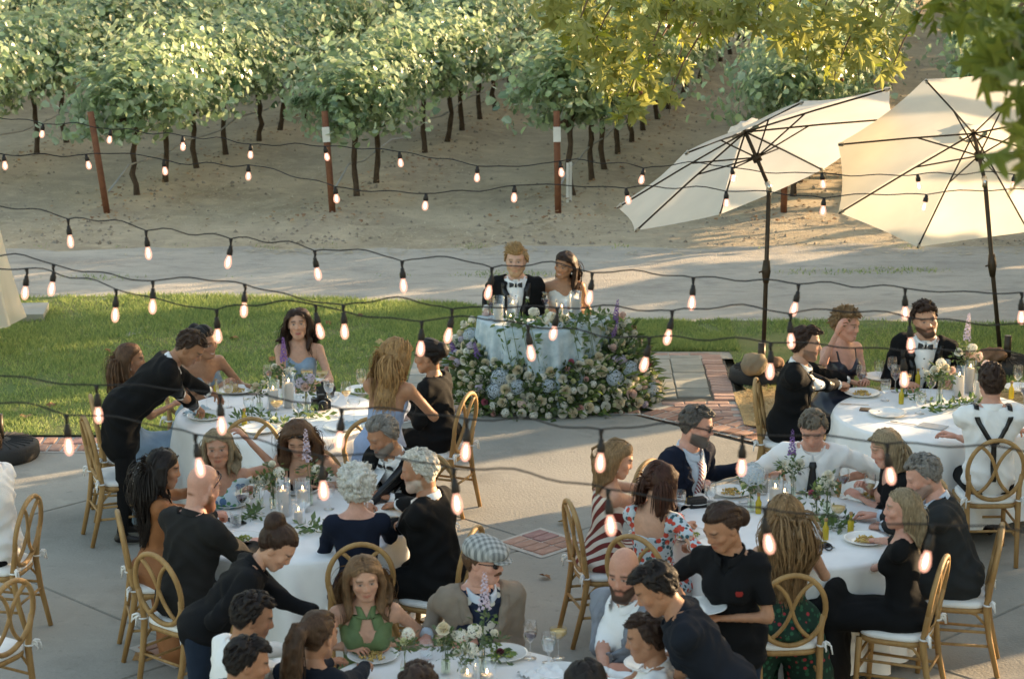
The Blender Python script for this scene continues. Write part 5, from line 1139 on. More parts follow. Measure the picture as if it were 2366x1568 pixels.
        if o.get('hem'): ex = [cone(tp(0, 0, .02), pel + _v(0, 0, -.10), .165 * k, .17 * k, k=.05, fl=(_v(0, 1, 0), .75))]
        sh_, GV, GQ = garment('shirt' if top != 'blouse' else 'top', sel, lambda p: loose if p.tag in ('torso', 'hip') else loose + .002, m, cuts=cu, wr=o.get('wr', .010), sc=28.0, extra=ex)
        B = bvh(GV, GQ)
        if o.get('collar', True): collar(o.get('cm') or m, open_=o.get('open', .12 if o.get('v') else 0.0))
        if o.get('susp') is not None:
            sm = o['susp']
            for s in (1, -1):
                strip('suspender', [(s * .112 - .017, s * .112 + .017, .45), (s * .106 - .017, s * .106 + .017, .43), (s * .098 - .017, s * .098 + .017, .41), (s * .06 - .018, s * .06 + .018, .345), (s * .012 - .018, s * .012 + .018, .27)], sm, B, .009, 'back')
                strip('suspender', [(s * .115 - .017, s * .115 + .017, .455), (s * .105 - .017, s * .105 + .017, .30), (s * .10 - .017, s * .10 + .017, .10)], sm, B, .006, 'front')
            for s in (1, -1): strip('suspender', [(s * .112 - .017, s * .112 + .017, y_) for y_ in (-.075, -.05, -.02, .01, .04)], sm, B, .010, 'top')
            strip('suspender', [(-.018, .018, .29), (-.018, .018, .2), (-.018, .018, .1), (-.018, .018, .02)], sm, B, .007, 'back')
        if o.get('logo') is not None:
            strip('logo', [(-.115, -.085, .315), (-.12, -.08, .33), (-.115, -.085, .345)], o['logo'], B, .005)
    elif top in ('dress', 'halter', 'straps', 'strapless'):
        nl = o.get('neckline', .345); nl = nl + .05 if nl < .41 else nl; dip = o.get('dip', .03); bk = o.get('back', nl - .08) + .03; wn = o.get('wide', 9.0)
        def cut(P):
            q = Tinv(P); ax_ = np.abs(q[..., 0]); fr = q[..., 1] > .0
            lim = np.where(fr, nl - dip * np.exp(-(ax_ / .045) ** 2) + o.get('peak', .0) * np.exp(-((ax_ - .075) / .04) ** 2), bk); lim = np.where(ax_ > wn, .6, lim)
            return (q[..., 2] - lim) * k
        cu = [cut]; ex = []
        sel = tor
        if o.get('sl') == 'cap': sel = lambda p: tor(p) or p.tag.startswith('arm'); cu.append(upper_cut(o.get('slf', .45)))
        if o.get('sl') == 'long': sel = lambda p: tor(p) or arm_sel(p); cu.append(wrist_cut(o.get('slf', .6)))
        if not o.get('noskirt'):
            if stand:
                fl_ = o.get('flare', .30); ex = [cone(pel + _v(0, 0, -.02), pel + _v(0, -.02, -.42 * k), .165 * k, .165 * k + (fl_ - .165) * .5, k=.06), cone(pel + _v(0, -.02, -.42 * k), _v(0, -.04, .06), .165 * k + (fl_ - .165) * .5, fl_, k=.06)]
            else:
                kn = pel + _v(0, th + .02, -.03); ex = [cone(pel + _v(0, .02, -.03), kn + _v(0, 0, -.03), .20 * k, .215 * k, k=.05, fl=(_v(0, 0, 1), .46)), cone(kn + _v(0, -.01, -.03), _v(0, kn[1] - .02, o.get('hem', .12)), .215 * k, .235 * k, k=.05, fl=(_v(0, 1, 0), .42))]
                if o.get('drape'): ex += [cone(pel + _v(s * .10, .06, -.02), _v(s * .20, .12, .10), .12, .14, k=.06) for s in o['drape']]
        dr, GV, GQ = garment('dress', sel, lambda p: .007 if p.tag in ('torso',) else .010, m, cuts=cu, extra=ex, wr=o.get('wr', .006), sc=24.0, h=.0185, rl=1)
        B = bvh(V, Q)
        if top == 'halter':
            for s in (1, -1): strip('halter_strap', [(s * .075 - .035, s * .075 + .035, nl - .03), (s * .05 - .03, s * .05 + .03, nl + .05), (s * .02 - .024, s * .02 + .024, .44), (s * .045 - .016, s * .045 + .016, .50)], m, B, .007)
        if top == 'straps':
            for s in (1, -1):
                strip('strap', [(s * .085 - .006, s * .085 + .006, nl - .02), (s * .09 - .006, s * .09 + .006, .40), (s * .095 - .006, s * .095 + .006, .462)], m, B, .005)
                strip('strap', [(s * .085 - .006, s * .085 + .006, bk - .02), (s * .09 - .006, s * .09 + .006, .40), (s * .095 - .006, s * .095 + .006, .462)], m, B, .005, 'back')
    if o.get('skirt') is not None: pass
    # ---- neckwear
    Bq = None
    if o.get('bow') is not None:
        c0 = tp(0, .092, .462); X, Y, Z = (Rt @ _v(1, 0, 0)), (Rt @ _v(0, 1, 0)), (Rt @ _v(0, .25, 1)); mb = MB()
        for s in (1, -1):
            ring = []
            for (x, w_, d_) in ((.004, .009, .008), (.030, .020, .014), (.056, .027, .010)):
                for (z_, y_) in ((w_, 0), (0, d_), (-w_, 0), (0, -d_)): ring.append(c0 + X * s * x * k + Z * z_ * k + Y * y_ * k)
            fs = [(i * 4 + j, i * 4 + (j + 1) % 4, i * 4 + 4 + (j + 1) % 4, i * 4 + 4 + j) for i in range(2) for j in range(4)] + [(8, 9, 10, 11)]
            mb.add(ring, fs)
        mb.tube([c0 + Z * .014, c0 + Y * .004, c0 - Z * .014], .011, 8)
        obj('bow_tie', mb.mesh('bow_tie', o['bow'], False), root)
    if o.get('tie') is not None:
        B3 = bvh(V, Q) if top == 'jacket' else B
        strip('tie', [(-.020, .020, .452), (-.026, .026, .43), (-.018, .018, .415), (-.026, .026, .35), (-.034, .034, .25), (-.040, .040, .14), (-.038, .038, .05)], o['tie'], B3, .014)
    if o.get('necklace'):
        pts = [tp(.055 * math.cos(a), .02 + .075 * math.sin(a) + .02, .455 - .05 * math.sin(a)) for a in np.linspace(-.2, math.pi + .2, 16)]; obj('necklace', MB().tube(pts, .0022, 5).mesh('necklace', mat('gold', (.8, .55, .2), .25, metal=1.0)), root)
    if o.get('earrings'):
        for s in (1, -1): obj('earring', MB().lathe([(0, -.022), (.007, -.016), (.005, -.006), (.002, 0), (0, .002)], 8).mesh('earring', mat('pearl', (.85, .80, .74), .2)), root, loc=Vector(Hc + Rh @ (_v(s * .083, -.002, -.045) * hs)))
    if o.get('bracelet') is not None:
        i = o['bracelet']; S, E_, T = arms[i]; d_ = Vector(T - E_).normalized(); u_ = d_.orthogonal().normalized(); w_ = d_.cross(u_); c_ = Vector(T) - d_ * .02
        obj('bracelet', MB().tube([c_ + (u_ * math.cos(a) + w_ * math.sin(a)) * .030 * k for a in np.linspace(0, 6.28, 17)[:-1]], .0035, 5, closed=True).mesh('bracelet', mat('pearl', (.85, .80, .74), .2)), root)
    gl = o.get('glasses')
    if gl:
        gm = mat('sunglass_black', (.012, .010, .010), .12, .1, spec=.6); z_, y_ = (.008, .092) if gl == 'on' else (.095, .062); tl = 0 if gl == 'on' else 55
        G = MB()
        for s in (1, -1):
            ring = [(s * (.033 + .027 * math.cos(a) * (1 if abs(math.cos(a)) < .9 else .95)), -.012 * abs(math.cos(a)) * (1 if s * math.cos(a) * s > 0 else .2), -.002 + .021 * math.sin(a)) for a in np.linspace(0, 6.28, 15)[:-1]]
            vs = ring + [(x, y + .004, z) for (x, y, z) in ring]; n_ = 14
            G.add(vs, [tuple(range(n_)), tuple(reversed(range(n_, 2 * n_)))] + [(i, n_ + i, n_ + (i + 1) % n_, (i + 1) % n_) for i in range(n_)])
            G.tube([(s * .058, -.004, .004), (s * .078, -.03, .004), (s * .080, -.10, -.004)], .0028, 5)
        G.tube([(-.008, .002, .004), (0, .005, .006), (.008, .002, .004)], .0028, 5)
        M4 = Matrix.Translation((0, y_, z_)) @ Matrix.Rotation(math.radians(tl), 4, 'X'); G.xf(M4)
        G.v = [tuple(Hc + Rh @ (_v(*p) * hs)) for p in G.v]; obj('sunglasses', G.mesh('sunglasses', gm), root)
    if o.get('cap') is not None:
        pr = [ell(_v(0, -.010, .060), _v(.100, .126, .080), k=.03), ell(_v(0, .062, .066), _v(.082, .068, .034), k=.04)]; CV, CQ = field_mesh([Prim('ell', p.a[0], p.a[1], k=p.k) for p in pr], .008, cuts=(lambda P: .022 + P[..., 1] * .12 - P[..., 2],)); CV = wrinkle(CV, CQ, .003, 22)
        cap = obj('flat_cap', np_mesh('flat_cap', (CV * hs) @ Rh.T + Hc, CQ, o['cap']), root)
        BV, BQ = field_mesh([ell(_v(0, .105, .026), _v(.070, .052, .010), k=.01)], .006); obj('brim', np_mesh('brim', (BV * hs) @ Rh.T + Hc, BQ, o['cap']), cap)
    if o.get('mustache') is not None:
        BV, BQ = field_mesh([cone(_v(-.030, .082, -.054), _v(0, .098, -.047), .006, .0085, k=.006), cone(_v(.030, .082, -.054), _v(0, .098, -.047), .006, .0085, k=.006)], .0045, pad=.02); obj('mustache', np_mesh('mustache', (BV * hs) @ Rh.T + Hc, BQ, o['mustache']), root)
    if hair:
        HV, HQ, HCc = make_hair(hair, hairc, body_d, Hc / hs if False else Hc, Rh * hs if False else Rh, rs)
        HV = (HV - Hc) * hs + Hc
        obj('hair', np_mesh('hair', HV, HQ, hair_mat(), attrs=HCc), root)
    if not stand and o.get('chair', True): CHAIRS.append((pos, yaw, label, o.get('chair_label')))
    return root
CHAIRS = []
# ------------------------------------------------------------------ cloth materials
def pattern(name, base, cols, scale, kind='floral', rough=.75, stretch=(1, 1, 1), rotz=0.0):
    m = bpy.data.materials.new(name); m.use_nodes = True; MATS[name] = m; n, l = nodes_of(m); b = n['Principled BSDF']; b.inputs['Roughness'].default_value = rough; b.inputs['Specular IOR Level'].default_value = .2
    tc = n.new('ShaderNodeTexCoord'); mp = n.new('ShaderNodeMapping'); mp.inputs['Scale'].default_value = stretch; mp.inputs['Rotation'].default_value = rotz if isinstance(rotz, tuple) else (0, 0, rotz); l.new(tc.outputs['Object'], mp.inputs[0])
    if kind == 'floral':
        out = None
        for i, (c, sc, th) in enumerate(cols):
            v = n.new('ShaderNodeTexVoronoi'); v.inputs['Scale'].default_value = scale * sc; m2 = n.new('ShaderNodeMapping'); m2.inputs['Location'].default_value = (i * 3.3, i * 1.7, i * 5.1); l.new(mp.outputs[0], m2.inputs[0]); l.new(m2.outputs[0], v.inputs['Vector'])
            rp = n.new('ShaderNodeMath'); rp.operation = 'LESS_THAN'; rp.inputs[1].default_value = th; l.new(v.outputs['Distance'], rp.inputs[0])
            mx = n.new('ShaderNodeMix'); mx.data_type = 'RGBA'; l.new(rp.outputs[0], mx.inputs[0]); mx.inputs[7].default_value = (*c, 1)
            if out is None: mx.inputs[6].default_value = (*base, 1)
            else: l.new(out, mx.inputs[6])
            out = mx.outputs[2]
    else:
        w = n.new('ShaderNodeTexWave'); w.inputs['Scale'].default_value = scale; w.wave_type = 'BANDS'; w.bands_direction = 'Z' if kind != 'check' else 'X'; w.inputs['Distortion'].default_value = .4 if kind == 'stripe' else 0; l.new(mp.outputs[0], w.inputs['Vector'])
        rp = n.new('ShaderNodeMath'); rp.operation = 'GREATER_THAN'; rp.inputs[1].default_value = .5; l.new(w.outputs['Fac'], rp.inputs[0]); fac = rp.outputs[0]
        if kind == 'check':
            w2 = n.new('ShaderNodeTexWave'); w2.inputs['Scale'].default_value = scale; w2.bands_direction = 'Y'; l.new(mp.outputs[0], w2.inputs['Vector']); r2 = n.new('ShaderNodeMath'); r2.operation = 'GREATER_THAN'; r2.inputs[1].default_value = .5; l.new(w2.outputs['Fac'], r2.inputs[0]); ad = n.new('ShaderNodeMath'); ad.operation = 'ADD'; l.new(rp.outputs[0], ad.inputs[0]); l.new(r2.outputs[0], ad.inputs[1]); hf = n.new('ShaderNodeMath'); hf.operation = 'MULTIPLY'; hf.inputs[1].default_value = .5; l.new(ad.outputs[0], hf.inputs[0]); fac = hf.outputs[0]
        mx = n.new('ShaderNodeMix'); mx.data_type = 'RGBA'; l.new(fac, mx.inputs[0]); mx.inputs[6].default_value = (*base, 1); mx.inputs[7].default_value = (*cols[0], 1); out = mx.outputs[2]
    l.new(out, b.inputs['Base Color']); return m
def cl(name, c, rough=.88, var=.10, bump=.25, sheen=0.0, bs=180): return mat('cloth_' + name, c, rough, var, 14, bump, bs, .2, sheen)
K_black = cl('black', (.0060, .0062, .0068)); K_satin = mat('satin_black', (.007, .007, .008), .38, .1, 10, 0, 0, .5); K_navy = cl('navy', (.008, .012, .026)); K_char = cl('charcoal', (.017, .0165, .016)); K_dgrey = cl('dark_grey', (.024, .026, .027)); K_lgrey = cl('blue_grey', (.22, .235, .265)); K_beige = cl('oatmeal', (.25, .205, .16), bump=.5)
K_white = cl('white', (.82, .82, .81), .75, .04); K_lblue = cl('pale_blue', (.52, .58, .66), .75, .04); K_dblue = cl('dusty_blue', (.245, .33, .42), .6, .12); K_steel = cl('steel_blue', (.20, .255, .30), .6, .12); K_lav = cl('periwinkle', (.29, .36, .52), .6, .10); K_rust = cl('rust', (.30, .125, .05), .6, .10); K_green = cl('sage', (.125, .18, .075), .6, .14); K_ivory = cl('ivory', (.80, .76, .68), .5, .04); K_polo = cl('polo_navy', (.009, .0125, .020)); K_polob = cl('polo_black', (.0065, .007, .0085)); K_jeans = cl('denim', (.016, .026, .046)); K_slip = mat('navy_satin', (.012, .015, .028), .38, .12, 10, .1, 60, .5); K_brown = cl('dark_brown', (.028, .018, .013))
K_red = cl('red_belt', (.30, .03, .025)); K_gold = mat('gold_flower', (.55, .36, .06), .6, .3, 40); K_wflower = PM['white']
K_stripe = pattern('stripe_burgundy', (.66, .60, .52), [(.17, .035, .030)], 5.2, 'stripe', rotz=(.0, .85, .2)); K_tie = pattern('tie_stripe', (.62, .58, .58), [(.20, .035, .05)], 17, 'stripe2', rotz=(0, .75, 0)); K_scarf = pattern('scarf_stripe', (.60, .60, .58), [(.05, .07, .11)], 14, 'stripe2', rotz=(0, 1.2, 0))
K_cap = pattern('cap_check', (.16, .17, .17), [(.42, .43, .42)], 11, 'check'); K_flred = pattern('floral_red', (.50, .56, .60), [((.05, .11, .13), 1.25, .36), ((.52, .07, .045), 1.0, .40), ((.75, .40, .28), 1.0, .13)], 23); K_flgreen = pattern('floral_green', (.014, .038, .026), [((.03, .11, .06), 1.2, .34), ((.36, .045, .055), .9, .24)], 22); K_flblue = pattern('floral_blue', (.52, .60, .64), [((.10, .18, .32), 1.0, .40), ((.10, .26, .12), 1.3, .30)], 16); K_shirtp = pattern('shirt_dark_print', (.015, .022, .045), [((.60, .58, .50), .8, .30)], 14)
H = dict(blond=(.42, .26, .10), dblond=(.26, .16, .075), lbrown=(.20, .115, .055), brown=(.115, .058, .028), dbrown=(.045, .023, .014), black=(.016, .011, .009), grey=(.23, .215, .195), white=(.66, .63, .56), silver=(.40, .38, .35), auburn=(.060, .022, .012), gblond=(.30, .23, .14), ginger=(.42, .27, .12))
TUX = dict(top='jacket', m=K_black, lapel=K_satin, shirt=K_white, under=K_white, front=K_white, legs=K_black, bow=K_satin, studs=1)
def sh(n=620, ln=.035, **k): return dict(kind='short', n=n, len=ln, rad=k.pop('rad', .0042), **k)
def lg(ln=.42, **k): return dict(kind='long', len=ln, n=k.pop('n', 400), rad=k.pop('rad', .0062), **k)

# ------------------------------------------------------------------ the guests
P = person
# couple
P('groom in black tuxedo with blond hair seated behind the blue table', (1192, 602), -92, look=(-97, 3, 0), tone='fair', hair=sh(650, .058, dir=(.5, -.1, .6), mess=.25, vol=.02, rad=.005, hl=.068), hairc=H['ginger'], beard='stubble', outfit=dict(TUX, bout=K_wflower, button=.05, vw=.085, bulk=1.0), hands=((1124, 716, .76), (1212, 745, .70)), lean=3, poles=((.35, -.5, -1), (-.3, -.5, -1)), seat=.45)
P('smiling bride in white strapless gown with dark half-up hair', (1304, 613), -84, 'f', look=(-122, 6, -10), tone=(.43, .225, .125), smile=True, hair=dict(kind='half', len=.36, k=110, spread=.09, gather=(0, -.10, .06), hl=.072), hairc=H['dbrown'], outfit=dict(top='strapless', m=K_ivory, neckline=.375, dip=.045, peak=.02, earrings=1, necklace=0), hands=((1262, 716, .76), (1318, 712, .76)), lean=9, seat=.44)
# table of the women in blue
P('woman in dusty blue dress with long brown half-up hair, in profile', (303, 830), 14, 'f', look=(8, 4, 0), tone='tan', hair=dict(kind='half', len=.42, k=120, spread=.06, wave=(.018, 2.2), gather=(0, -.10, .04)), hairc=H['brown'], outfit=dict(top='strapless', m=K_dblue, neckline=.33, dip=.02, back=.22, earrings=1, drape=(1, -1)), hands=((400, 935, .80), (420, 905, .80)), lean=6)
P('man in black suit bending over the table, head bowed', (440, 803), 12, look=(-8, 42, 0), tone='olive', hair=sh(800, .012, rad=.004), hairc=(.06, .035, .022), outfit=dict(TUX, bow=None, studs=0, chair=False, front=None), hands=((462, 950, .86), (520, 930, .82)), stand=True, lean=48, poles=((.2, -.5, -1), None), eyes='closed')
P('smiling woman in grey blue dress reaching across the table', (474, 791), -52, 'f', look=(-38, 8, 5), tone='olive', smile=True, hair=dict(kind='bun', gather=(0, -.10, .05)), hairc=H['black'], outfit=dict(top='strapless', m=K_steel, neckline=.335, dip=.05, peak=.025), hands=((505, 893, .80), (585, 893, .80)), lean=20, side=6)
P('woman in blue strapless dress with long dark waves facing the camera', (688, 748), -90, 'f', look=(-86, -6, 3), tone='light', hair=lg(.44, wave=(.020, 2.0), vol=.05, hl=.074, part=.01), hairc=H['dbrown'], outfit=dict(top='strapless', m=K_dblue, neckline=.34, dip=.03, peak=.02), hands=((668, 893, .79), (738, 888, .79)), lean=4, lips=(.36, .08, .08))
P('blonde woman in periwinkle gown standing with her back turned', (918, 822), 62, 'f', look=(35, 14, 0), tone='tan', hair=lg(.44, wave=(.018, 2.4), vol=.045, back=.9, n=460), hairc=(.36, .21, .085), outfit=dict(top='strapless', m=K_lav, neckline=.32, back=.25, flare=.42, chair=False, wr=.006), hands=((968, 925, 1.16), (905, 950, 1.0)), stand=True, lean=20, poles=((.9, -.2, -.6), None), k=.97)
P('woman in black jacket seated right of the blonde, dark hair up', (988, 822), 158, 'f', look=(170, 10, 0), tone='olive', hair=dict(kind='bun', gather=(0, -.10, .02)), hairc=H['black'], outfit=dict(top='jacket', m=K_black, under=K_black, legs=K_black, bare=False, bulk=1.08), hands=((930, 905, .95), (940, 930, .82)), lean=8)
# table of the white-haired woman
P('woman in rust brown dress with very long black hair', (380, 1082), 14, 'f', look=(4, 10, 0), tone='tan', hair=lg(.56, wave=(.020, 2.6), vol=.05, back=1.0, n=520), hairc=H['black'], outfit=dict(top='dress', m=K_rust, neckline=.46, dip=.12, back=.42, sl='long', slf=.9, drape=(1,), wide=.14), hands=((500, 1165, .80), (500, 1130, .80)), lean=4)
P('bald bearded man in charcoal jacket with sunglasses on his head', (470, 1124), 50, look=(48, 20, 0), tone='pink', hair=None, hairc=(.20, .085, .04), beard='full', outfit=dict(top='jacket', m=K_char, under=K_char, shirt=K_char, legs=K_black, glasses='head'), hands=((588, 1262, .80), (540, 1185, .80)), lean=13, poles=((.7, -.3, -.6), None), hp=('grip', 'grip'), k=1.05)
P('blond woman in blue floral dress with one hand raised', (504, 1034), -80, 'f', look=(-88, 2, 3), tone=(.44, .23, .15), hair=lg(.30, wave=(.012, 1.6), vol=.03), hairc=H['gblond'], outfit=dict(top='dress', m=K_flblue, neckline=.40, dip=.10, sl='cap', slf=.5, earrings=1), hands=((548, 1135, .80), (575, 1018, 1.14)), lean=14, hp=('grip', 'relax'), poles=(None, (-.8, .2, -1)))
P('woman with long brown hair looking down, sunglasses on her head', (690, 1012), -98, 'f', look=(-92, 30, 4), tone='light', eyes='closed', hair=lg(.48, wave=(.014, 1.8), vol=.035, n=460), hairc=H['brown'], outfit=dict(top='straps', m=K_brown, neckline=.30, dip=.06, glasses='head', necklace=1), hands=((640, 1130, .80), (742, 1120, .80)), lean=20)
P('old man with grey hair and white beard in tuxedo leaning left', (882, 1006), -128, look=(-142, 26, 0), tone='tan', eyes='closed', hair=sh(620, .04, dir=(.1, -.8, .3)), hairc=H['grey'], beard='short', outfit=dict(TUX, pocket=K_white, studs=0, button=.10), hands=((850, 1165, .80), (900, 1150, .80)), lean=24, brow=.5)
P('man with cropped white hair in black suit seen from behind', (968, 1086), 160, look=(172, 10, 0), tone='tan', hair=sh(900, .014, rad=.0042), hairc=H['white'], beard='stubble', outfit=dict(TUX, bow=None, studs=0, front=None, bulk=1.04), hands=((902, 1168, .80), (900, 1215, .80)), lean=10, brow=.4, k=1.05)
P('woman with fluffy white hair in navy dress seen from behind', (822, 1124), 98, 'f', look=(100, 8, 0), tone='pink', hair=dict(kind='short', dir='out', len=.052, n=900, rad=.0055, mess=1.3, vol=.02, lift=.5, hl=.07, mass=.014, wave=(.014, 1.2)), hairc=(.70, .68, .62), outfit=dict(top='dress', m=K_navy, neckline=.47, dip=.02, back=.45, wide=.11, sl='long', slf=.55, bracelet=1), hands=((880, 1215, .80), (790, 1300, .62)), lean=5, poles=(None, (-1, -.5, -.4)), hp=('relax', 'flat'))
P('waitress in navy shirt with dark hair bun bending forward', (642, 1264), 8, 'f', look=(-12, 42, 0), tone='light', eyes='closed', hair=dict(kind='bun', gather=(0, -.085, .085), bun=.046), hairc=H['dbrown'], outfit=dict(top='shirt', m=K_polob, sl='long', legs=K_jeans, under=K_polob, chair=False, sleeve=K_polob, bare=False), hands=((545, 1398, 1.02), (735, 1415, 1.00)), stand=True, lean=42, poles=((.2, -.8, -.8), None), hp=('grip', 'relax'))
# table at the bottom edge
P('woman in sage green halter dress with long light brown hair', (842, 1336), -82, 'f', look=(-80, 9, 4), tone='light', eyes='open', hair=lg(.42, wave=(.008, 1.5), vol=.024, n=460), hairc=H['lbrown'], outfit=dict(top='halter', m=K_green, neckline=.36, dip=.10), hands=((800, 1495, .80), (900, 1490, .79)), lean=6)
P('man in flat cap, sunglasses and oatmeal jacket with a moustache', (1120, 1294), -72, look=(-28, 6, 0), tone='pink', hair=sh(420, .02, bald=.03), hairc=H['brown'], outfit=dict(top='jacket', m=K_beige, under=K_shirtp, shirt=K_lblue, front=K_shirtp, legs=K_dgrey, cap=K_cap, glasses='on', mustache=mat('mustache_brown', (.10, .045, .02), .8, .3, 60), button=.10, vw=.10, open=.25), hands=((985, 1468, .80), (1105, 1480, .79)), lean=8, poles=((.35, -.5, -1), (-.6, -.3, -1)))
P('young man in white shirt with short black hair in profile', (586, 1424), 28, look=(12, 18, 0), tone='tan', hair=sh(800, .022, dir=(.1, .7, .35)), hairc=H['black'], outfit=dict(top='shirt', m=K_white, under=K_white, legs=K_black), hands=((690, 1530, .80), (660, 1500, .80)), lean=12)
P('dark-haired boy in a dark top at the bottom edge', (574, 1528), 30, look=(14, 16, 0), tone='tan', hair=sh(800, .030, dir=(.2, .7, .3)), hairc=H['black'], outfit=dict(top='shirt', m=K_polo, under=K_polo, legs=K_black), hands=((690, 1600, .80), (670, 1590, .80)), lean=8, k=.98)
P('woman with a brown ponytail in navy top seen from behind', (738, 1468), 66, 'f', look=(52, 12, 0), tone='tan', hair=dict(kind='pony', len=.42, k=110, gather=(0, -.10, .055), spread=.03, wave=(.010, 1.6)), hairc=(.075, .040, .020), outfit=dict(top='shirt', m=K_polo, under=K_polo, legs=K_black, collar=False, bare=False, sleeve=K_polo), hands=((862, 1530, .82), (800, 1520, .80)), lean=12, poles=((1, -.2, -.4), None))
P('guest with smooth dark hair cut off at the bottom edge', (1352, 1580), 108, 'f', look=(108, 8, 0), tone='tan', hair=lg(.36, vol=.012, back=.8, n=480), hairc=H['black'], outfit=dict(top='shirt', m=K_white, under=K_white, legs=K_black), lean=5, hands=((1300, 1640, .8), (1280, 1620, .8)))
P('guest of whom only the crown of dark hair shows at the bottom', (967, 1594), 92, look=(92, 8, 0), tone='tan', hair=sh(800, .03), hairc=H['dbrown'], outfit=dict(top='shirt', m=K_polo, under=K_polo, legs=K_black), lean=5)
P('bald man with dark full beard in pale grey suit and open white shirt', (1441, 1322), -138, look=(-112, 14, 0), tone=(.50, .26, .18), hair=None, hairc=(.045, .024, .015), beard='full', outfit=dict(top='jacket', m=K_lgrey, under=K_white, shirt=K_white, front=None, legs=K_lgrey, button=.06, vw=.11, open=.35), hands=((1395, 1560, .80), (1460, 1545, .80)), lean=5, k=1.05)
P('boy with dark hair and white shirt behind the navy polo waiter', (1492, 1472), 172, look=(176, 14, 0), tone='tan', hair=sh(800, .032, dir=(.1, .7, .3)), hairc=H['dbrown'], outfit=dict(top='shirt', m=K_white, under=K_white, legs=K_black), hands=((1400, 1560, .8), (1380, 1580, .8)), lean=10, k=.95)
# table of the man with the striped tie
P('blonde woman in burgundy and white striped dress in profile', (1428, 1060), 14, 'f', look=(4, 18, 0), tone='light', eyes='closed', hair=dict(kind='half', len=.26, k=110, spread=.09, gather=(0, -.10, .03)), hairc=H['dblond'], outfit=dict(top='dress', m=K_stripe, neckline=.455, dip=.04, back=.40, wide=.14, earrings=1), hands=((1560, 1150, .80), (1560, 1125, .80)), lean=5)
P('bearded man with sunglasses in navy suit and striped tie', (1612, 982), -42, look=(-14, 14, 0), tone='pink', hair=sh(800, .022, dir=(.1, .7, .3)), hairc=(.10, .09, .08), beard='full', outfit=dict(top='jacket', m=K_navy, under=K_lblue, shirt=K_lblue, front=K_lblue, legs=K_navy, tie=K_tie, glasses='on', button=.04, vw=.10), hands=((1600, 1128, .80), (1718, 1078, .84)), lean=12, hp=('grip', 'relax'), poles=(None, (-.6, -.1, -.6)), k=1.04)
P('man in white shirt and black tie looking down at his plate', (1878, 992), -96, look=(-102, 30, 0), tone='pink', eyes='closed', hair=sh(760, .032, dir=(.3, .5, .3)), hairc=(.16, .135, .105), outfit=dict(top='shirt', m=K_white, under=K_white, legs=K_black, sl='roll', tie=K_satin), hands=((1800, 1095, .80), (1940, 1108, .80)), lean=16)
P('woman with long grey blond hair in black leaning to the left', (2046, 1034), -168, 'f', look=(-172, 20, 0), tone='pink', eyes='closed', hair=lg(.34, vol=.035, wave=(.008, 1.4), back=.8), hairc=H['gblond'], outfit=dict(top='dress', m=K_black, neckline=.46, dip=.05, back=.44, wide=.10, sl='long', slf=.5), hands=((2000, 1125, .86), (1990, 1150, .80)), lean=12)
P('older grey-haired man in dark grey suit bowing to the left', (2132, 1098), 168, look=(-178, 26, 0), tone='pink', eyes='closed', hair=sh(760, .020, dir=(0, -.5, .3)), hairc=H['grey'], beard='stubble', outfit=dict(top='jacket', m=K_dgrey, under=K_lblue, shirt=K_lblue, legs=K_dgrey), hands=((2030, 1190, .80), (2040, 1215, .80)), lean=20, brow=.4, k=1.05)
P('blond woman in black top with slit sleeves, in profile', (2082, 1174), 158, 'f', look=(178, 0, 0), tone='pink', hair=dict(kind='half', len=.25, k=130, spread=.10, gather=(0, -.07, .075)), hairc=H['gblond'], outfit=dict(top='dress', m=K_black, neckline=.46, dip=.03, back=.44, wide=.10, sl='long', slf=.15, bracelet=1), hands=((2010, 1250, .76), (1992, 1328, .62)), lean=3, poles=(None, (-.8, -.8, -.5)))
P('woman with a dark auburn bob in red floral dress seen from behind', (1526, 1114), 58, 'f', look=(52, 22, 0), tone='light', hair=dict(kind='bob', len=.24, n=620, rad=.0062, vol=.03, back=.7), hairc=H['auburn'], outfit=dict(top='dress', m=K_flred, neckline=.47, dip=.02, back=.30, wide=.10, sl='long', slf=.12, bracelet=0), hands=((1598, 1262, .81), (1572, 1215, .80)), lean=5, poles=((.9, -.3, -.7), None), hp=('grip', 'grip'))
P('woman with very long dark blond hair in green floral dress from behind', (1812, 1190), 96, 'f', look=(100, 8, 0), tone='light', hair=lg(.56, vol=.04, wave=(.016, 2.4), back=1.1, n=560), hairc=H['dblond'], outfit=dict(top='strapless', m=K_flgreen, neckline=.33, back=.16, drape=(1, -1)), hands=((1870, 1290, .80), (1760, 1275, .80)), lean=4)
P('waitress in black polo shirt with low bun holding a plate', (1668, 1218), -116, 'f', look=(-148, 26, 0), tone='tan', eyes='closed', hair=dict(kind='bun', gather=(0, -.105, -.005), bun=.036, bdir=(0, -.02, -.01)), hairc=H['dbrown'], outfit=dict(top='shirt', m=K_polob, sl='short', legs=K_jeans, under=K_polob, chair=False, v=.40, logo=K_red, hem=1), hands=((1598, 1408, 1.06), (1665, 1428, 1.06)), stand=True, lean=8, hp=('relax', 'relax'), poles=((1, -.3, -.6), (-1, -.3, -.6)), k=.97)
P('waiter in navy polo shirt bending to the left', (1512, 1358), 176, look=(178, 34, 0), tone='tan', eyes='closed', hair=sh(820, .030, dir=(.1, .8, .4)), hairc=H['black'], outfit=dict(top='shirt', m=K_polo, sl='short', legs=K_dgrey, under=K_polo, chair=False, bare=True, hem=1), hands=((1470, 1560, .95), (1560, 1600, .85)), stand=True, lean=34, poles=(None, (-.3, -.6, -1)))
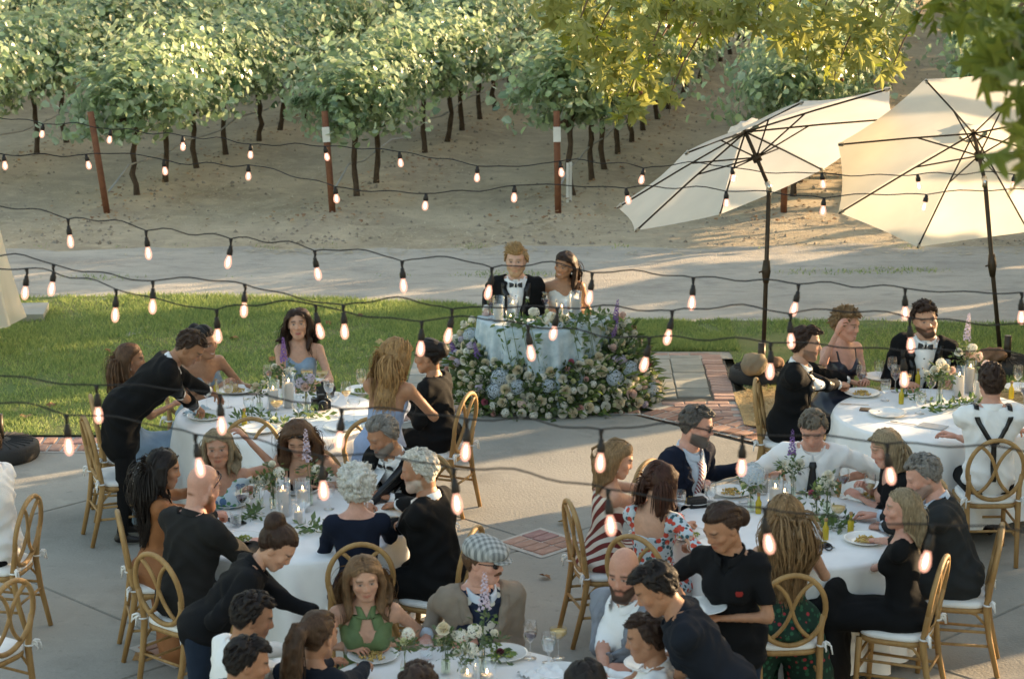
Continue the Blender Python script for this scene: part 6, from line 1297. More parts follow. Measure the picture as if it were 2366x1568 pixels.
# table by the parasols
P('dark-haired man in tuxedo seated sideways with legs crossed', (1864, 792), -12, look=(-6, 8, 0), tone='light', hair=sh(760, .045, dir=(.2, .7, .4)), hairc=H['dbrown'], beard='stubble', outfit=dict(TUX, button=.12), hands=((1945, 890, .84), (1960, 880, .80)), lean=12, legs='cross', hp=('grip', 'relax'))
P('woman with curly blond hair in navy slip dress, hand at her ear', (1958, 750), -58, 'f', look=(-40, 8, 0), tone='pink', smile=True, hair=dict(kind='short', dir='out', len=.055, n=800, rad=.0050, mess=1.2, lift=.4, wave=(.014, 1.4), mass=.010), hairc=H['dblond'], outfit=dict(top='straps', m=K_slip, neckline=.34, dip=.07, back=.20), hands=((1932, 772, 1.21), (2000, 880, .80)), lean=8, poles=((.9, .5, -.9), None), k=.98)
P('bearded man in tuxedo with curly dark hair tilting his head', (2138, 736), -97, look=(-84, 6, 12), tone='light', hair=sh(760, .034, dir='out', mess=.9, rad=.005, lift=.4, mass=.009), hairc=H['dbrown'], beard='short', outfit=dict(TUX, bout=K_gold, button=.08), hands=((2090, 885, .80), (2210, 880, .80)), lean=4, side=-5, k=1.04)
P('man in white shirt with black braces seen from behind', (2290, 882), 92, look=(92, 4, 0), tone='pink', hair=sh(820, .020, dir=(0, .5, .3)), hairc=H['dbrown'], outfit=dict(top='shirt', m=K_white, under=K_white, legs=K_black, sl='roll', susp=K_satin, loose=.016), hands=((2215, 1010, .82), (2370, 1000, .80)), lean=3, k=1.05)
# left edge
P('guest in white shirt cut off by the left edge', (-42, 1030), 168, look=(170, 8, 0), tone='light', hair=sh(500, .03), hairc=H['brown'], outfit=dict(top='shirt', m=K_white, under=K_white, legs=K_black), lean=6)

CL = {}
for (pos, yaw, label, cl_) in CHAIRS:
    fw = Vector((math.cos(math.radians(yaw)), math.sin(math.radians(yaw)), 0)); p = Vector((float(pos[0]), float(pos[1]), 0)) + fw * .045
    short = label.split(' with ')[0].split(' in ')[0].split(' seen')[0]
    place_chair(p.x, p.y, yaw, 'wooden banquet chair under the ' + ' '.join(label.split(',')[0].split()[:9]))
p = W(287, 1098, .46); place_chair(p.x, p.y, 22, 'empty wooden chair on the concrete left of the bending man')
p = W(590, 1085, .46); place_chair(p.x, p.y + .0, 92, 'empty wooden chair between the blond woman and the brown-haired woman')
p = W(850, 1085, .46); place_chair(p.x, p.y, 100, 'empty wooden chair behind the old man leaning left')
p = W(-45, 1500, .46); place_chair(p.x, p.y, 150, 'wooden chair cut off at the bottom left corner')
# ------------------------------------------------------------------ what stands on the tables
def on(px, py, z=.764): return W(px, py, z)
TZ = .764
# women in blue
for i, (px, py, kd, fl) in enumerate([(478, 945, 'wine', 'water'), (510, 928, 'goblet', None), (528, 940, 'wine', 'white'), (540, 905, 'tumbler', 'white'), (640, 975, 'coupe', 'white'), (690, 985, 'coupe', None), (710, 903, 'coupe', 'white'), (745, 905, 'coupe', 'white'), (770, 960, 'coupe', None), (800, 945, 'wine', 'white'), (835, 915, 'wine', 'white'), (818, 975, 'coupe', None), (760, 925, 'goblet', 'water'), (690, 935, 'tumbler', 'water'), (575, 965, 'goblet', 'water'), (620, 905, 'wine', None)]):
    nm = ['left of the bending man hand', 'behind the bending man hand', 'right of the bending man hand', 'before the reaching woman', 'before the left candle', 'below the pink rose vase', 'before the dark-waved woman', 'beside the rear camera', 'at the front right', 'right of the front camera', 'nearest the blonde standing woman', 'above the blue napkin', 'right of the front camera lens', 'between candle and cameras', 'left of the low cream rose', 'behind the left candle'][i]
    if kd == 'wine' and fl == 'water': fl = None
    if kd == 'tumbler' and fl == 'white': pass
    glass(kd, fl if (kd, fl) in LME else None, on(px, py), '%s%s %s' % ({'white': 'golden filled ', 'water': 'water filled ', None: 'empty '}[fl if (kd, fl) in LME else None], GNAME[kd], nm), 'glasses on the blue women table')
for (px, py, fd, nm) in [(545, 905, 0, 'before the reaching woman'), (475, 965, 1, 'under the hands of the bending man'), (790, 990, None, 'left of the blonde standing woman'), (840, 905, 1, 'at the back right'), (720, 890, 0, 'before the dark-waved woman'), (600, 995, None, 'at the front edge')]: plate(on(px, py), 'white plate %s on %s' % (nm, ' '.join(TNAME['T1'].split()[1:3])), fd)
candle(on(632, 945), 'pillar candle in glass left on the table of the women in blue', .15); candle(on(668, 940), 'taller pillar candle in glass on the table of the women in blue', .19)
bud_vase(on(655, 930), 'bud vase with a tall purple spike and white lisianthus', [('del_purple', .01, .0, .33), ('lis_white', -.06, -.01, .28), ('lis_white', .03, -.03, .25), ('ran_pink', -.10, .0, .22), ('stock_white', .06, .0, .24)], seed=31)
bud_vase(on(708, 955), 'bud vase with a pink rose before the cameras', [('rose_blush', .0, -.04, .21), ('stock_lilac', .03, .0, .26), ('lis_white', .0, .03, .28), ('stock_lilac', -.03, 0, .23)], seed=32); bud_vase(on(600, 945), 'low bud vase with cream rose left of the candles', [('rose_cream', -.02, -.02, .17), ('lis_white', .03, 0, .2)], .12, 33)
for i, (a, b) in enumerate([((600, 965), (660, 985)), ((690, 960), (740, 965)), ((580, 955), (545, 985))]): pa, pb = on(*a), on(*b); runner((pa.x, pa.y), (pb.x, pb.y), TZ, ['green sprig before the candles of the women in blue', 'green sprig below the pink rose vase', 'green sprig beside the small oil bottle'][i], 40 + i)
oil_bottle(on(565, 985), 'small oil bottle at the front of the blue women table'); oil_bottle(on(500, 915), 'small oil bottle at the left of the blue women table')
napkin(on(820, 985), .4, 'crumpled blue napkin left of the blonde standing woman', 1.0); napkin(on(455, 955), 1.1, 'blue napkin under the hand of the bending man', .9)
def camera_prop(p, a, label):
    t = thing('photo_camera', label, 'camera', p, a, 'cameras on the table'); cm = mat('camera_black', (.015, .015, .016), .5, .1); t2 = obj('camera_body', MB().box((0, 0, .045), (.14, .05, .085)).box((0, 0, .10), (.05, .045, .03)).mesh('camera_body', cm, False), t); obj('lens', MB().tube([(0, -.02, .045), (0, -.07, .045), (0, -.085, .045)], [.034, .036, .034], 18).mesh('lens', cm), t); obj('lens_ring', MB().tube([(0, -.055, .045), (0, -.062, .045)], .0375, 18).mesh('lens_ring', M_steel), t); return t
camera_prop(on(752, 915), 2.5, 'black camera with lens at the back of the table'); camera_prop(on(742, 945), .35, 'black camera lying before the pink rose vase')
# white-haired woman's table
for i, (px, py, kd, fl) in enumerate([(560, 1195, 'wine', 'red'), (600, 1185, 'wine', None), (690, 1140, 'tumbler', 'water'), (575, 1150, 'wine', 'white'), (760, 1175, 'goblet', 'water'), (640, 1215, 'goblet', None), (545, 1215, 'tumbler', 'water'), (700, 1215, 'coupe', None), (745, 1150, 'wine', None), (850, 1190, 'wine', 'white'), (800, 1235, 'tumbler', 'water')]):
    nm = ['by the black phone', 'behind the red wine glass', 'before the brown-haired woman', 'right of the pasta plate', 'left of the fluffy white hair', 'before the low lit candle', 'left of the black phone', 'beside the low lit candle', 'behind the second lit candle', 'before the old man leaning left', 'behind the fluffy white-haired woman'][i]
    glass(kd, fl if (kd, fl) in LME else None, on(px, py), '%s%s %s' % ({'red': 'red-filled ', 'white': 'golden filled ', 'water': 'water filled ', None: 'empty '}[fl if (kd, fl) in LME else None], GNAME[kd], nm), 'glasses on the white-haired woman table')
for (px, py, fd, nm) in [(530, 1165, 0, 'of pasta before the blond woman in blue florals'), (560, 1250, 1, 'with salad before the bald man'), (900, 1185, 0, 'before the cropped white-haired man'), (690, 1135, None, 'before the brown-haired woman'), (790, 1250, 0, 'before the fluffy white-haired woman')]: plate(on(px, py), 'white plate ' + nm, fd)
candle(on(655, 1190), 'pillar candle in glass amid the white-haired woman table', .17); candle(on(700, 1180), 'second lit candle amid the white-haired woman table', .14); candle(on(690, 1205), 'low lit candle at the front of the white-haired woman table', .07, rr=.03)
bud_vase(on(632, 1175), 'bud vase with two white lisianthus before the brown-haired woman', [('lis_white', .0, -.01, .30), ('lis_white', -.03, -.02, .22), ('stock_white', .04, .0, .24), ('rose_white', -.05, -.02, .19)], seed=34)
bud_vase(on(715, 1165), 'bud vase with a lilac spike before the brown-haired woman', [('del_lilac', -.01, .0, .30), ('lis_lime', .07, -.02, .22), ('maroon', .10, 0, .20), ('stock_white', .05, .0, .23)], seed=35); bud_vase(on(600, 1165), 'low bud vase with white flowers beside the pasta plate', [('lis_white', .0, -.01, .17), ('lis_white', -.03, -.02, .16)], .10, 36)
for i, (a, b) in enumerate([((600, 1190), (560, 1205)), ((690, 1225), (760, 1235))]): pa, pb = on(*a), on(*b); runner((pa.x, pa.y), (pb.x, pb.y), TZ, ['green sprig by the red wine glass', 'green sprig before the low lit candle'][i], 50 + i)
tag(obj('phone', MB().box((0, 0, .006), (.075, .15, .009)).mesh('phone', mat('phone_black', (.012, .012, .013), .12, .1), False), loc=on(545, 1205), rot=(0, 0, .6)), 'black phone lying by the red wine glass', 'phone')
fork(on(600, 1240), .9, 'fork in the hand of the bald bearded man'); napkin(on(745, 1300, .55), .4, 'blue napkin on the lap of the fluffy white-haired woman', .9)
tag(obj('menu_card', MB().box((0, 0, .004), (.11, .20, .002)).mesh('menu_card', mat('card', (.72, .70, .64), .8), False), loc=on(905, 1185, .79), rot=(0, 0, 1.2)), 'cream menu card under the hand of the cropped white-haired man', 'card')
# parasol table
for (px, py, kd, fl, nm) in [(1988, 905, 'wine', 'red', 'held by the man with crossed legs'), (2068, 905, 'wine', 'red', 'beside the small yellow bottle'), (2045, 925, 'goblet', 'water', 'left of the yellow bottle'), (2125, 955, 'goblet', 'water', 'at the front before the plate'), (2060, 885, 'wine', None, 'before the bearded tuxedo man'), (2090, 915, 'coupe', 'white', 'beside the centre vases'), (2030, 880, 'goblet', None, 'before the curly-haired woman'), (2150, 925, 'wine', 'red', 'below the vases'), (2365, 940, 'wine', 'red', 'at the right edge'), (2350, 905, 'wine', None, 'far right'), (2100, 880, 'tumbler', 'water', 'behind the yellow bottle'), (2205, 900, 'goblet', 'water', 'amid the candles')]:
    glass(kd, fl if (kd, fl) in LME else None, on(px, py), '%s%s %s on the parasol table' % ({'red': 'red-filled ', 'white': 'golden filled ', 'water': 'water filled ', None: 'empty '}[fl if (kd, fl) in LME else None], GNAME[kd], nm), 'glasses on the parasol table')
for (px, py, fd, nm) in [(1992, 912, 0, 'of pasta before the man with crossed legs'), (2050, 958, None, 'with green rim before the empty front seat'), (2035, 875, None, 'before the curly-haired woman'), (2360, 900, None, 'at the far right edge')]: plate(on(px, py), 'white plate ' + nm, fd)
for (px, py, h_, nm) in [(2215, 915, .16, 'left'), (2240, 905, .19, 'tall'), (2180, 890, .13, 'low'), (2262, 925, .15, 'right')]: candle(on(px, py), nm + ' pillar candle in glass on the parasol table', h_)
bud_vase(on(2170, 935), 'tall vase with white flowers on the parasol table', [('rose_white', -.05, -.02, .27), ('rose_white', .03, -.03, .29), ('stock_white', .0, .0, .32), ('lis_white', -.10, 0, .24), ('rose_blush', .08, .0, .26)], .20, 37)
bud_vase(on(2225, 900), 'vase with a tall lilac spike on the parasol table', [('del_lilac', .01, .0, .40), ('rose_white', -.05, -.02, .30), ('stock_white', .05, -.02, .33), ('rose_blush', .03, .02, .27), ('stock_pink', .10, 0, .26)], .20, 38); bud_vase(on(2275, 920), 'vase with blush stock beside the head of the braces man', [('stock_pink', .0, -.01, .26), ('stock_white', .03, 0, .24)], .16, 39)
oil_bottle(on(2082, 932), 'yellow oil bottle at the front of the parasol table'); oil_bottle(on(2120, 890), 'yellow oil bottle before the bearded tuxedo man'); oil_bottle(on(2336, 920), 'yellow oil bottle right of the braces man')
for i, (a, b) in enumerate([((2090, 915), (2145, 935)), ((2150, 950), (2215, 945)), ((2225, 940), (2270, 935))]): pa, pb = on(*a), on(*b); runner((pa.x, pa.y), (pb.x, pb.y), TZ, ['left green sprig on the parasol table', 'middle green sprig under the tall white vase', 'right green sprig near the braces man'][i], 60 + i)
tag(obj('phone', MB().box((0, 0, .006), (.075, .15, .009)).mesh('phone', mat('phone_brown', (.10, .05, .03), .25, .1), False), loc=on(2010, 948), rot=(0, 0, 1.3)), 'brown cased phone at the edge of the parasol table', 'phone'); fork(on(2085, 978), 1.1, 'fork right of the green rimmed plate'); fork(on(1975, 935), 1.4, 'knife below the pasta plate on the parasol table', 'knife'); napkin(on(2000, 1060, .55), .4, 'blue napkin on the knee beside the grey blond woman', 1.0)
tag(obj('menu_card', MB().box((0, 0, .004), (.13, .2, .002)).mesh('menu_card', mat('card_grey', (.45, .45, .44), .8), False), loc=on(2155, 985), rot=(0, 0, 1.0)), 'grey menu card lying left of the braces man', 'card')
# striped tie table
for (px, py, kd, fl, nm) in [(1852, 1135, 'wine', 'red', 'before the black tie man'), (1948, 1150, 'wine', 'red', 'right of the black tie man'), (1718, 1160, 'wine', 'red', 'before the striped tie man'), (1640, 1170, 'goblet', 'water', 'left of the black pouch'), (2008, 1165, 'wine', 'white', 'before the grey blond woman'), (1985, 1150, 'tumbler', 'water', 'before the bowing grey man'), (1570, 1190, 'goblet', 'water', 'beside the auburn bob'), (1935, 1225, 'coupe', 'white', 'near the oil bottles'), (1760, 1140, 'goblet', None, 'behind the blue flower vase'), (1830, 1235, 'coupe', None, 'right of the long dark blond hair')]:
    glass(kd, fl if (kd, fl) in LME else None, on(px, py), '%s%s %s' % ({'red': 'red-filled ', 'white': 'golden filled ', 'water': 'water filled ', None: 'empty '}[fl if (kd, fl) in LME else None], GNAME[kd], nm), 'glasses on the striped tie table')
for (px, py, fd, nm) in [(1860, 1130, 0, 'of food before the black tie man'), (1690, 1140, 0, 'of pasta before the striped tie man'), (1590, 1240, 1, 'with salad before the auburn bob woman'), (2000, 1250, 0, 'with scraps before the slit sleeve woman'), (2010, 1150, 0, 'before the grey blond woman'), (1660, 1265, None, 'at the front between the waitress and the bob'), (1600, 1160, 0, 'before the striped dress woman')]: plate(on(px, py), 'white plate ' + nm, fd)
bud_vase(on(1830, 1150), 'bud vase with purple spike and white rose before the black tie man', [('del_purple', -.01, .0, .30), ('rose_white', .04, -.02, .24), ('lis_white', -.06, -.01, .24), ('stock_white', -.03, .0, .22)], seed=71)
bud_vase(on(1735, 1180), 'bud vase with a pale blue spike on the striped tie table', [('hyd_blue', .0, -.01, .25), ('lis_lime', -.05, -.02, .17), ('stock_white', .03, .0, .21)], .15, 72); bud_vase(on(1910, 1185), 'bud vase with a single white rose beside the dusky blooms', [('rose_white', .0, -.01, .25), ('lis_white', .04, .0, .19), ('stock_white', -.02, .0, .2)], seed=73); bud_vase(on(1885, 1200), 'bud vase with dusky pink blooms right of the long blond hair', [('ran_magenta', -.03, -.01, .17), ('lis_lime', .01, -.02, .21), ('ran_pink', .0, .0, .14)], .12, 74)
oil_bottle(on(1965, 1230), 'taller yellow oil bottle on the striped tie table'); oil_bottle(on(1907, 1245), 'front yellow oil bottle on the striped tie table'); oil_bottle(on(1752, 1185), 'yellow oil bottle beside the pale blue spike')
for i, (a, b) in enumerate([((1880, 1210), (1950, 1205)), ((1900, 1225), (1960, 1220))]): pa, pb = on(*a), on(*b); runner((pa.x, pa.y), (pb.x, pb.y), TZ, ['rear green sprig by the single white rose', 'front green sprig by the oil bottles'][i], 80 + i)
candle(on(1812, 1165), 'small lit candle behind the long dark blond hair', .08, rr=.03); candle(on(1790, 1175), 'pillar candle in glass behind the long dark blond hair', .14)
tag(obj('pouch', MB().box((0, 0, .03), (.11, .07, .06)).mesh('pouch', mat('pouch_black', (.012, .012, .013), .6, .1), False), loc=on(1610, 1170), rot=(0, 0, .3)), 'black pouch on the table before the striped tie man', 'pouch')
gl = MB()
for s in (-1, 1): gl.tube([(s * .034 + .026 * math.cos(a), .02 * math.sin(a), .022 + .016 * math.sin(a)) for a in np.linspace(0, 6.28, 13)[:-1]], .005, 5, closed=True); gl.tube([(s * .06, .01, .03), (s * .05, .13, .012)], .004, 5)
gl.box((0, .07, .012), (.15, .06, .02)); tag(obj('sunglasses', gl.mesh('sunglasses', mat('sunglass_black', (.012, .010, .010), .12, .1, spec=.6)), loc=on(1902, 1272), rot=(0, 0, .4)), 'folded black sunglasses and case at the front table edge', 'sunglasses')
fork(on(1905, 1255), .5, 'fork right of the long dark blond hair'); napkin(on(1580, 1300, .56), .3, 'blue white napkin on the lap of the auburn bob woman', 1.1); napkin(on(1985, 1350, .56), .3, 'pale napkin on the lap of the slit sleeve woman', 1.1)
# bottom table
for (px, py, kd, fl, nm) in [(985, 1520, 'tumbler', 'water', 'before the flat cap man'), (880, 1495, 'goblet', None, 'before the green halter woman'), (1225, 1520, 'wine', 'red', 'right of the flower spike'), (1268, 1530, 'goblet', 'water', 'near the right edge'), (1290, 1520, 'coupe', 'white', 'nearest the bald suited man'), (810, 1510, 'tumbler', 'water', 'beside the ponytail')]:
    glass(kd, fl if (kd, fl) in LME else None, on(px, py), '%s%s %s' % ({'red': 'red-filled ', 'white': 'golden filled ', 'water': 'water filled ', None: 'empty '}[fl if (kd, fl) in LME else None], GNAME[kd], nm), 'glasses on the bottom table')
for (px, py, fd, nm) in [(862, 1520, 0, 'of pasta before the green halter woman'), (1160, 1515, 1, 'before the flat cap man'), (1300, 1560, None, 'empty at the right of the bottom table')]: plate(on(px, py), 'white plate ' + nm, fd)
bud_vase(on(1115, 1555), 'bud vase with a tall pink and purple spike on the bottom table', [('del_lilac', .01, .0, .36), ('stock_white', -.04, -.02, .24), ('lis_white', .06, .0, .22), ('maroon', .09, -.03, .13)], seed=91); bud_vase(on(1030, 1555), 'bud vase with a cream rose on the bottom table', [('rose_cream', -.01, -.01, .25), ('lis_white', .05, .0, .21), ('lis_lime', -.03, .02, .16), ('stock_white', .08, .0, .2)], seed=92); bud_vase(on(935, 1565), 'low bud vase with green flowers left on the bottom table', [('lis_lime', .0, -.01, .20), ('stock_white', .02, .02, .23)], .13, 93)
bud_vase(on(1075, 1590), 'bud vase with small white blooms cut off at the bottom', [('lis_white', .0, -.01, .22), ('stock_white', .03, .02, .2), ('lis_white', -.04, 0, .19)], .13, 94)
candle(on(1080, 1600), 'lit candle in glass at the bottom edge', .10); candle(on(1125, 1590), 'lit candle right of the bottom edge vase', .08)
napkin(on(1250, 1560), .5, 'white napkin folded at the right of the bottom table', 1.0, M_linen)
# plates and cloths in hands
plate(W(1618, 1408, 1.10), 'white plate in the hands of the waitress in black', None); plate(W(1505, 1540, 1.0), 'white plate held by the waiter in navy', None)
napkin(W(530, 1392, 1.06), .5, 'white napkin in the hand of the bending waitress', .45, M_linen)
# the couple's table
SZ = .735
def sw(px, py): return W(px, py, SZ)
for (px, py, h_, nm) in [(1152, 742, .15, 'left tall'), (1185, 735, .13, 'second'), (1180, 752, .07, 'front left low'), (1298, 742, .12, 'right middle'), (1330, 735, .17, 'right tall'), (1310, 752, .07, 'front right low'), (1215, 712, .06, 'small centre')]: candle(sw(px, py), nm + ' candle in glass on the table of the couple', h_, rr=.040 if h_ > .1 else .032, lit=h_ < .14)
for (px, py, kd, fl, nm) in [(1135, 735, 'wine', 'red', 'beside the groom hand'), (1260, 728, 'wine', 'red', 'before the bride'), (1226, 720, 'tumbler', 'water', 'before the groom'), (1122, 728, 'tumbler', None, 'at the left end')]: glass(kd, fl if (kd, fl) in LME else None, sw(px, py), '%s%s %s on the blue cloth' % ({'red': 'red-filled ', 'water': 'water filled ', None: 'empty '}[fl], GNAME[kd], nm), 'glasses of the couple')
plate(sw(1218, 722), 'white plate before the groom', 1); plate(sw(1290, 722), 'white plate before the bride', None)
t = thing('flower_garland', 'white flowers and green vines trailing over the front of the blue cloth', 'flowers', (SW[0], SW[1], 0))
gp = []
for i in range(26):
    a = math.radians(R.uniform(225, 330)); rr = .56; z = SZ + .03 + .05 * R.random(); gp.append((rr * math.cos(a), rr * math.sin(a), z))
for i in range(16): bloom(R.choice(['rose_white', 'lis_lime', 'lis_white', 'stock_white', 'rose_cream']), (R.gauss(-.02, .09), -.50 + R.uniform(-.06, .05), SZ + .05 + R.uniform(0, .09)), (R.gauss(0, .4), -.9, .7), t, R.uniform(.8, 1.15))
trail = []; stm = MB()
for i in range(15):
    a = math.radians(R.choice([R.uniform(200, 260), R.uniform(285, 345), R.uniform(300, 330)])); L = R.uniform(.12, .42); pts = []
    for k_ in range(7):
        q = k_ / 6; rr = .50 + .13 * min(1, q * 3); pts.append(Vector((rr * math.cos(a + q * .2), rr * math.sin(a + q * .2), SZ + .03 + .03 * math.sin(q * 5) - L * max(0, q - .25) * 1.2)))
    stm.tube(pts, .0025, 5); trail += pts
obj('vine_stems', stm.mesh('vine_stems', M_stem), t); sprays(t, [p + Vector((R.gauss(0, .012), R.gauss(0, .012), 0)) for p in trail], 'vine_leaves', 2, .078, M_euc, 5, .045); sprays(t, [Vector(g) for g in gp], 'garland_leaves', 5, .06, M_euc, 6, .06)
# the flower bank on the ground before it
t = thing('flower_bank', 'wide bank of white, pink, blue and purple flowers at the foot of the couple table', 'flowers', (SW[0], SW[1], 0))
def bank(a, u):
    """a angle round the table, u 0 at the cloth .. 1 at the outer edge -> point and normal"""
    wd = .33 + .06 * math.sin((a - math.pi)) + (.06 if a > 5.3 else 0); hh = .45 + .22 * max(0, (a - 5.0)) / 1.3 + .14 * max(0, 3.7 - a) / .6 + .04 * math.sin(a * 9); r_ = .60 + wd * u; z = hh * (1 - u ** 1.7) + .02
    return Vector((r_ * 1.04 * math.cos(a), r_ * math.sin(a) * .80, z)), Vector((math.cos(a) * (.35 + u), math.sin(a) * (.35 + u) - .15, .9 - .5 * u))
pts = []
for i in range(520):
    p_, n_ = bank(R.uniform(3.0, 6.42), R.random() ** .8); pts.append(p_ * R.uniform(.92, 1.0) - Vector((0, 0, .05)))
sprays(t, pts, 'foliage', 11, .085, M_fol, 77, .085)
fern = MB()
for i in range(260):
    p_, n_ = bank(R.uniform(3.0, 6.42), R.uniform(.35, 1.0)); n_.normalize(); d = (n_ + Vector((R.gauss(0, .4), R.gauss(0, .4), R.uniform(-.5, .2)))).normalized(); L = R.uniform(.08, .2); s = Vector((-d.y, d.x, 0)).normalized() * .006
    fern.add([p_ - s, p_ + s, p_ + d * L * .6 + s * .8 + Vector((0, 0, .02)), p_ + d * L], [(0, 1, 2, 3)])
obj('grass_fronds', fern.mesh('grass_fronds', leaf_mat('frond', (.05, .10, .02), (.20, .26, .07), .35), False), t)
kinds = ['rose_white'] * 56 + ['rose_cream'] * 14 + ['lis_lime'] * 44 + ['lis_white'] * 60 + ['ran_pink'] * 9 + ['ran_cream'] * 8 + ['rose_blush'] * 8 + ['hyd_blue'] * 10 + ['stock_lilac'] * 10 + ['stock_white'] * 40 + ['stock_pink'] * 8 + ['ran_magenta'] * 3 + ['del_purple'] * 12
kinds.sort(key=lambda k_: {'hyd': 0, 'ros': 1, 'ran': 2}.get(k_[:3], 3)); used = []
for kd in kinds:
    big = {'hyd': .085, 'ros': .062, 'ran': .05, 'sto': .045, 'lis': .04, 'del': .05}[kd[:3]]
    for tr in range(60):
        a, u = R.uniform(3.02, 6.40), R.random() ** .75
        if kd.startswith('del'): u = R.uniform(.0, .45)
        p_, n_ = bank(a, u)
        if all((p_ - q).length > (big + b) * .62 for q, b in used): break
    else: continue
    used.append((p_, big)); s = {'hyd': 1.0, 'ros': 1.3, 'ran': 1.1, 'lis': .95, 'sto': .95, 'del': 1.0}[kd[:3]] * R.uniform(.82, 1.15)
    bloom(kd, p_ + n_.normalized() * .02, (n_.x + R.gauss(0, .2), n_.y + R.gauss(0, .2), n_.z + (1.2 if kd.startswith('del') else 0)), t, s)

# ------------------------------------------------------------------ parasols
M_canvas = mat('canvas_cream', (.84, .80, .72), .85, .05, 3, .12, 160, trans=.55); M_canvas2 = mat('canvas_ivory', (.84, .79, .68), .85, .05, 3, .12, 160, trans=.55); M_pole = mat('pole_bronze', (.055, .042, .030), .45, .15, 20, metal=.4)
def parasol(label, base, joint, axis, roll, rad=1.38, m=None):
    t = thing('parasol', label, 'parasol', base); b = Vector(base); J = Vector(joint) - b; ax = Vector(axis).normalized(); hub_r = J + ax * .30; apex = J + ax * .62
    obj('pole', MB().tube([(0, 0, .05), (J.x * .5, J.y * .5, J.z * .5), J], .021, 12).mesh('pole', M_pole), t); obj('upper_pole', MB().tube([J, apex - ax * .02], .018, 12).mesh('upper_pole', M_pole), t)
    obj('crank_box', MB().tube([Vector((J.x * .52, J.y * .52, J.z * .50)), Vector((J.x * .56, J.y * .56, J.z * .56)), Vector((J.x * .6, J.y * .6, J.z * .62))], [.026, .042, .030], 10).tube([Vector((J.x * .55, J.y * .55, J.z * .57)), Vector((J.x * .55 - .07, J.y * .55 - .03, J.z * .57 - .02))], .008, 6).mesh('crank_box', M_pole), t)
    obj('tilt_joint', MB().tube([J - Vector((0, 0, .05)), J, J + ax * .05], .026, 12).mesh('tilt_joint', M_steel), t); obj('runner_hub', MB().tube([hub_r - ax * .04, hub_r + ax * .03], .042, 14).mesh('runner_hub', M_pole), t)
    u = ax.orthogonal().normalized(); u = Matrix.Rotation(roll, 3, ax) @ u; w = ax.cross(u); rim = []
    for k_ in range(8):
        a = k_ * math.pi / 4; rim.append(apex - ax * .36 + (u * math.cos(a) + w * math.sin(a)) * rad)
    top = apex - ax * .03; cv = MB(); n = 7; vs = []
    for k_ in range(8):
        A, B = rim[k_], rim[(k_ + 1) % 8]; g = []
        for i in range(n):
            q = .10 + .90 * i / (n - 1)
            for j in range(6):
                s = j / 5; edge = A.lerp(B, s); p_ = top.lerp(edge, q); sag = .02 * q * 4 * s * (1 - s); inw = (apex - ax * .36 - edge).normalized() * (.035 * 4 * s * (1 - s) * (q if q > .95 else 0)); bulge = ax * (.02 * math.sin(q * math.pi)); g.append(p_ - ax * sag + inw + bulge)
        cv.add(g, [(i * 6 + j, i * 6 + j + 1, (i + 1) * 6 + j + 1, (i + 1) * 6 + j) for i in range(n - 1) for j in range(5)])
    can = obj('canopy', cv.mesh('canopy', m), t)
    vt = MB(); r0 = .16
    for k_ in range(8):
        a, b2 = k_ * math.pi / 4, (k_ + 1) * math.pi / 4; P_ = lambda a_, r_, h_: apex + ax * h_ + (u * math.cos(a_) + w * math.sin(a_)) * r_
        vt.add([apex + ax * .03, P_(a, r0, -.015), P_((a + b2) / 2, r0 * .93, .012), P_(b2, r0, -.015)], [(0, 1, 2), (0, 2, 3)])
    obj('vent', vt.mesh('vent', m), can)
    for k_ in range(8):
        end = rim[k_] - ax * .012; st = apex - ax * .06; md = st.lerp(end, .5) + ax * (.008); obj('rib', MB().tube([st, md, end], .0085, 6).mesh('rib', M_pole), t); obj('strut', MB().tube([hub_r, st.lerp(end, .42) + ax * .004], .0075, 6).mesh('strut', M_pole), t)
        obj('corner_pocket', MB().tube([rim[k_].lerp(top, .035) - ax * .008, rim[k_] - ax * .012], [.024, .014], 6, flat=.5).mesh('corner_pocket', M_canvas), can)
    return t
def Wy(px, py, y):
    u = (px - CX) / F; v = (py - CY) / F; t_ = y / (_c - v * _s); return Vector((u * t_, y, CAMH + (-_s - v * _c) * t_))
parasol('cream parasol tilted to the left beside the couple', W(1762, 872), Wy(1777, 432, 20.4), (-.36, .42, .83), .25, 1.42, M_canvas); parasol('cream parasol at the right edge turned to the camera', W(2313, 855), Wy(2276, 420, 20.7), (-.08, .72, .69), .40, 1.42, M_canvas2)
M_base = mat('base_black', (.03, .028, .026), .7, .2, 8, .3, 60); M_rock = mat('rock', (.30, .235, .155), .9, .25, 5, .7, 30); M_rock2 = mat('rock_red', (.20, .115, .07), .9, .3, 8, .9, 30)
def base(p, label, r_=.28):
    t = thing('stand_weight', label, 'parasol stand', p, 0, 'round parasol bases'); obj('weight', MB().lathe([(0, 0), (r_, 0), (r_ + .015, .03), (r_ + .01, .11), (r_ - .03, .135), (.06, .15), (.05, .16), (0, .16)], 28).mesh('weight', M_base), t)
    for k_ in range(24): a = k_ * .2618; obj('ridge', MB().tube([(.09 * math.cos(a), .09 * math.sin(a), .148), (r_ * .9 * math.cos(a), r_ * .9 * math.sin(a), .136)], .008, 5).mesh('ridge', M_base), t)
    obj('socket', MB().lathe([(0, .14), (.036, .14), (.034, .36), (.022, .36)], 12).mesh('socket', M_pole), t); return t
base(W(1758, 880), 'round black base of the left parasol'); base(W(2325, 862), 'round dark base of the right parasol')
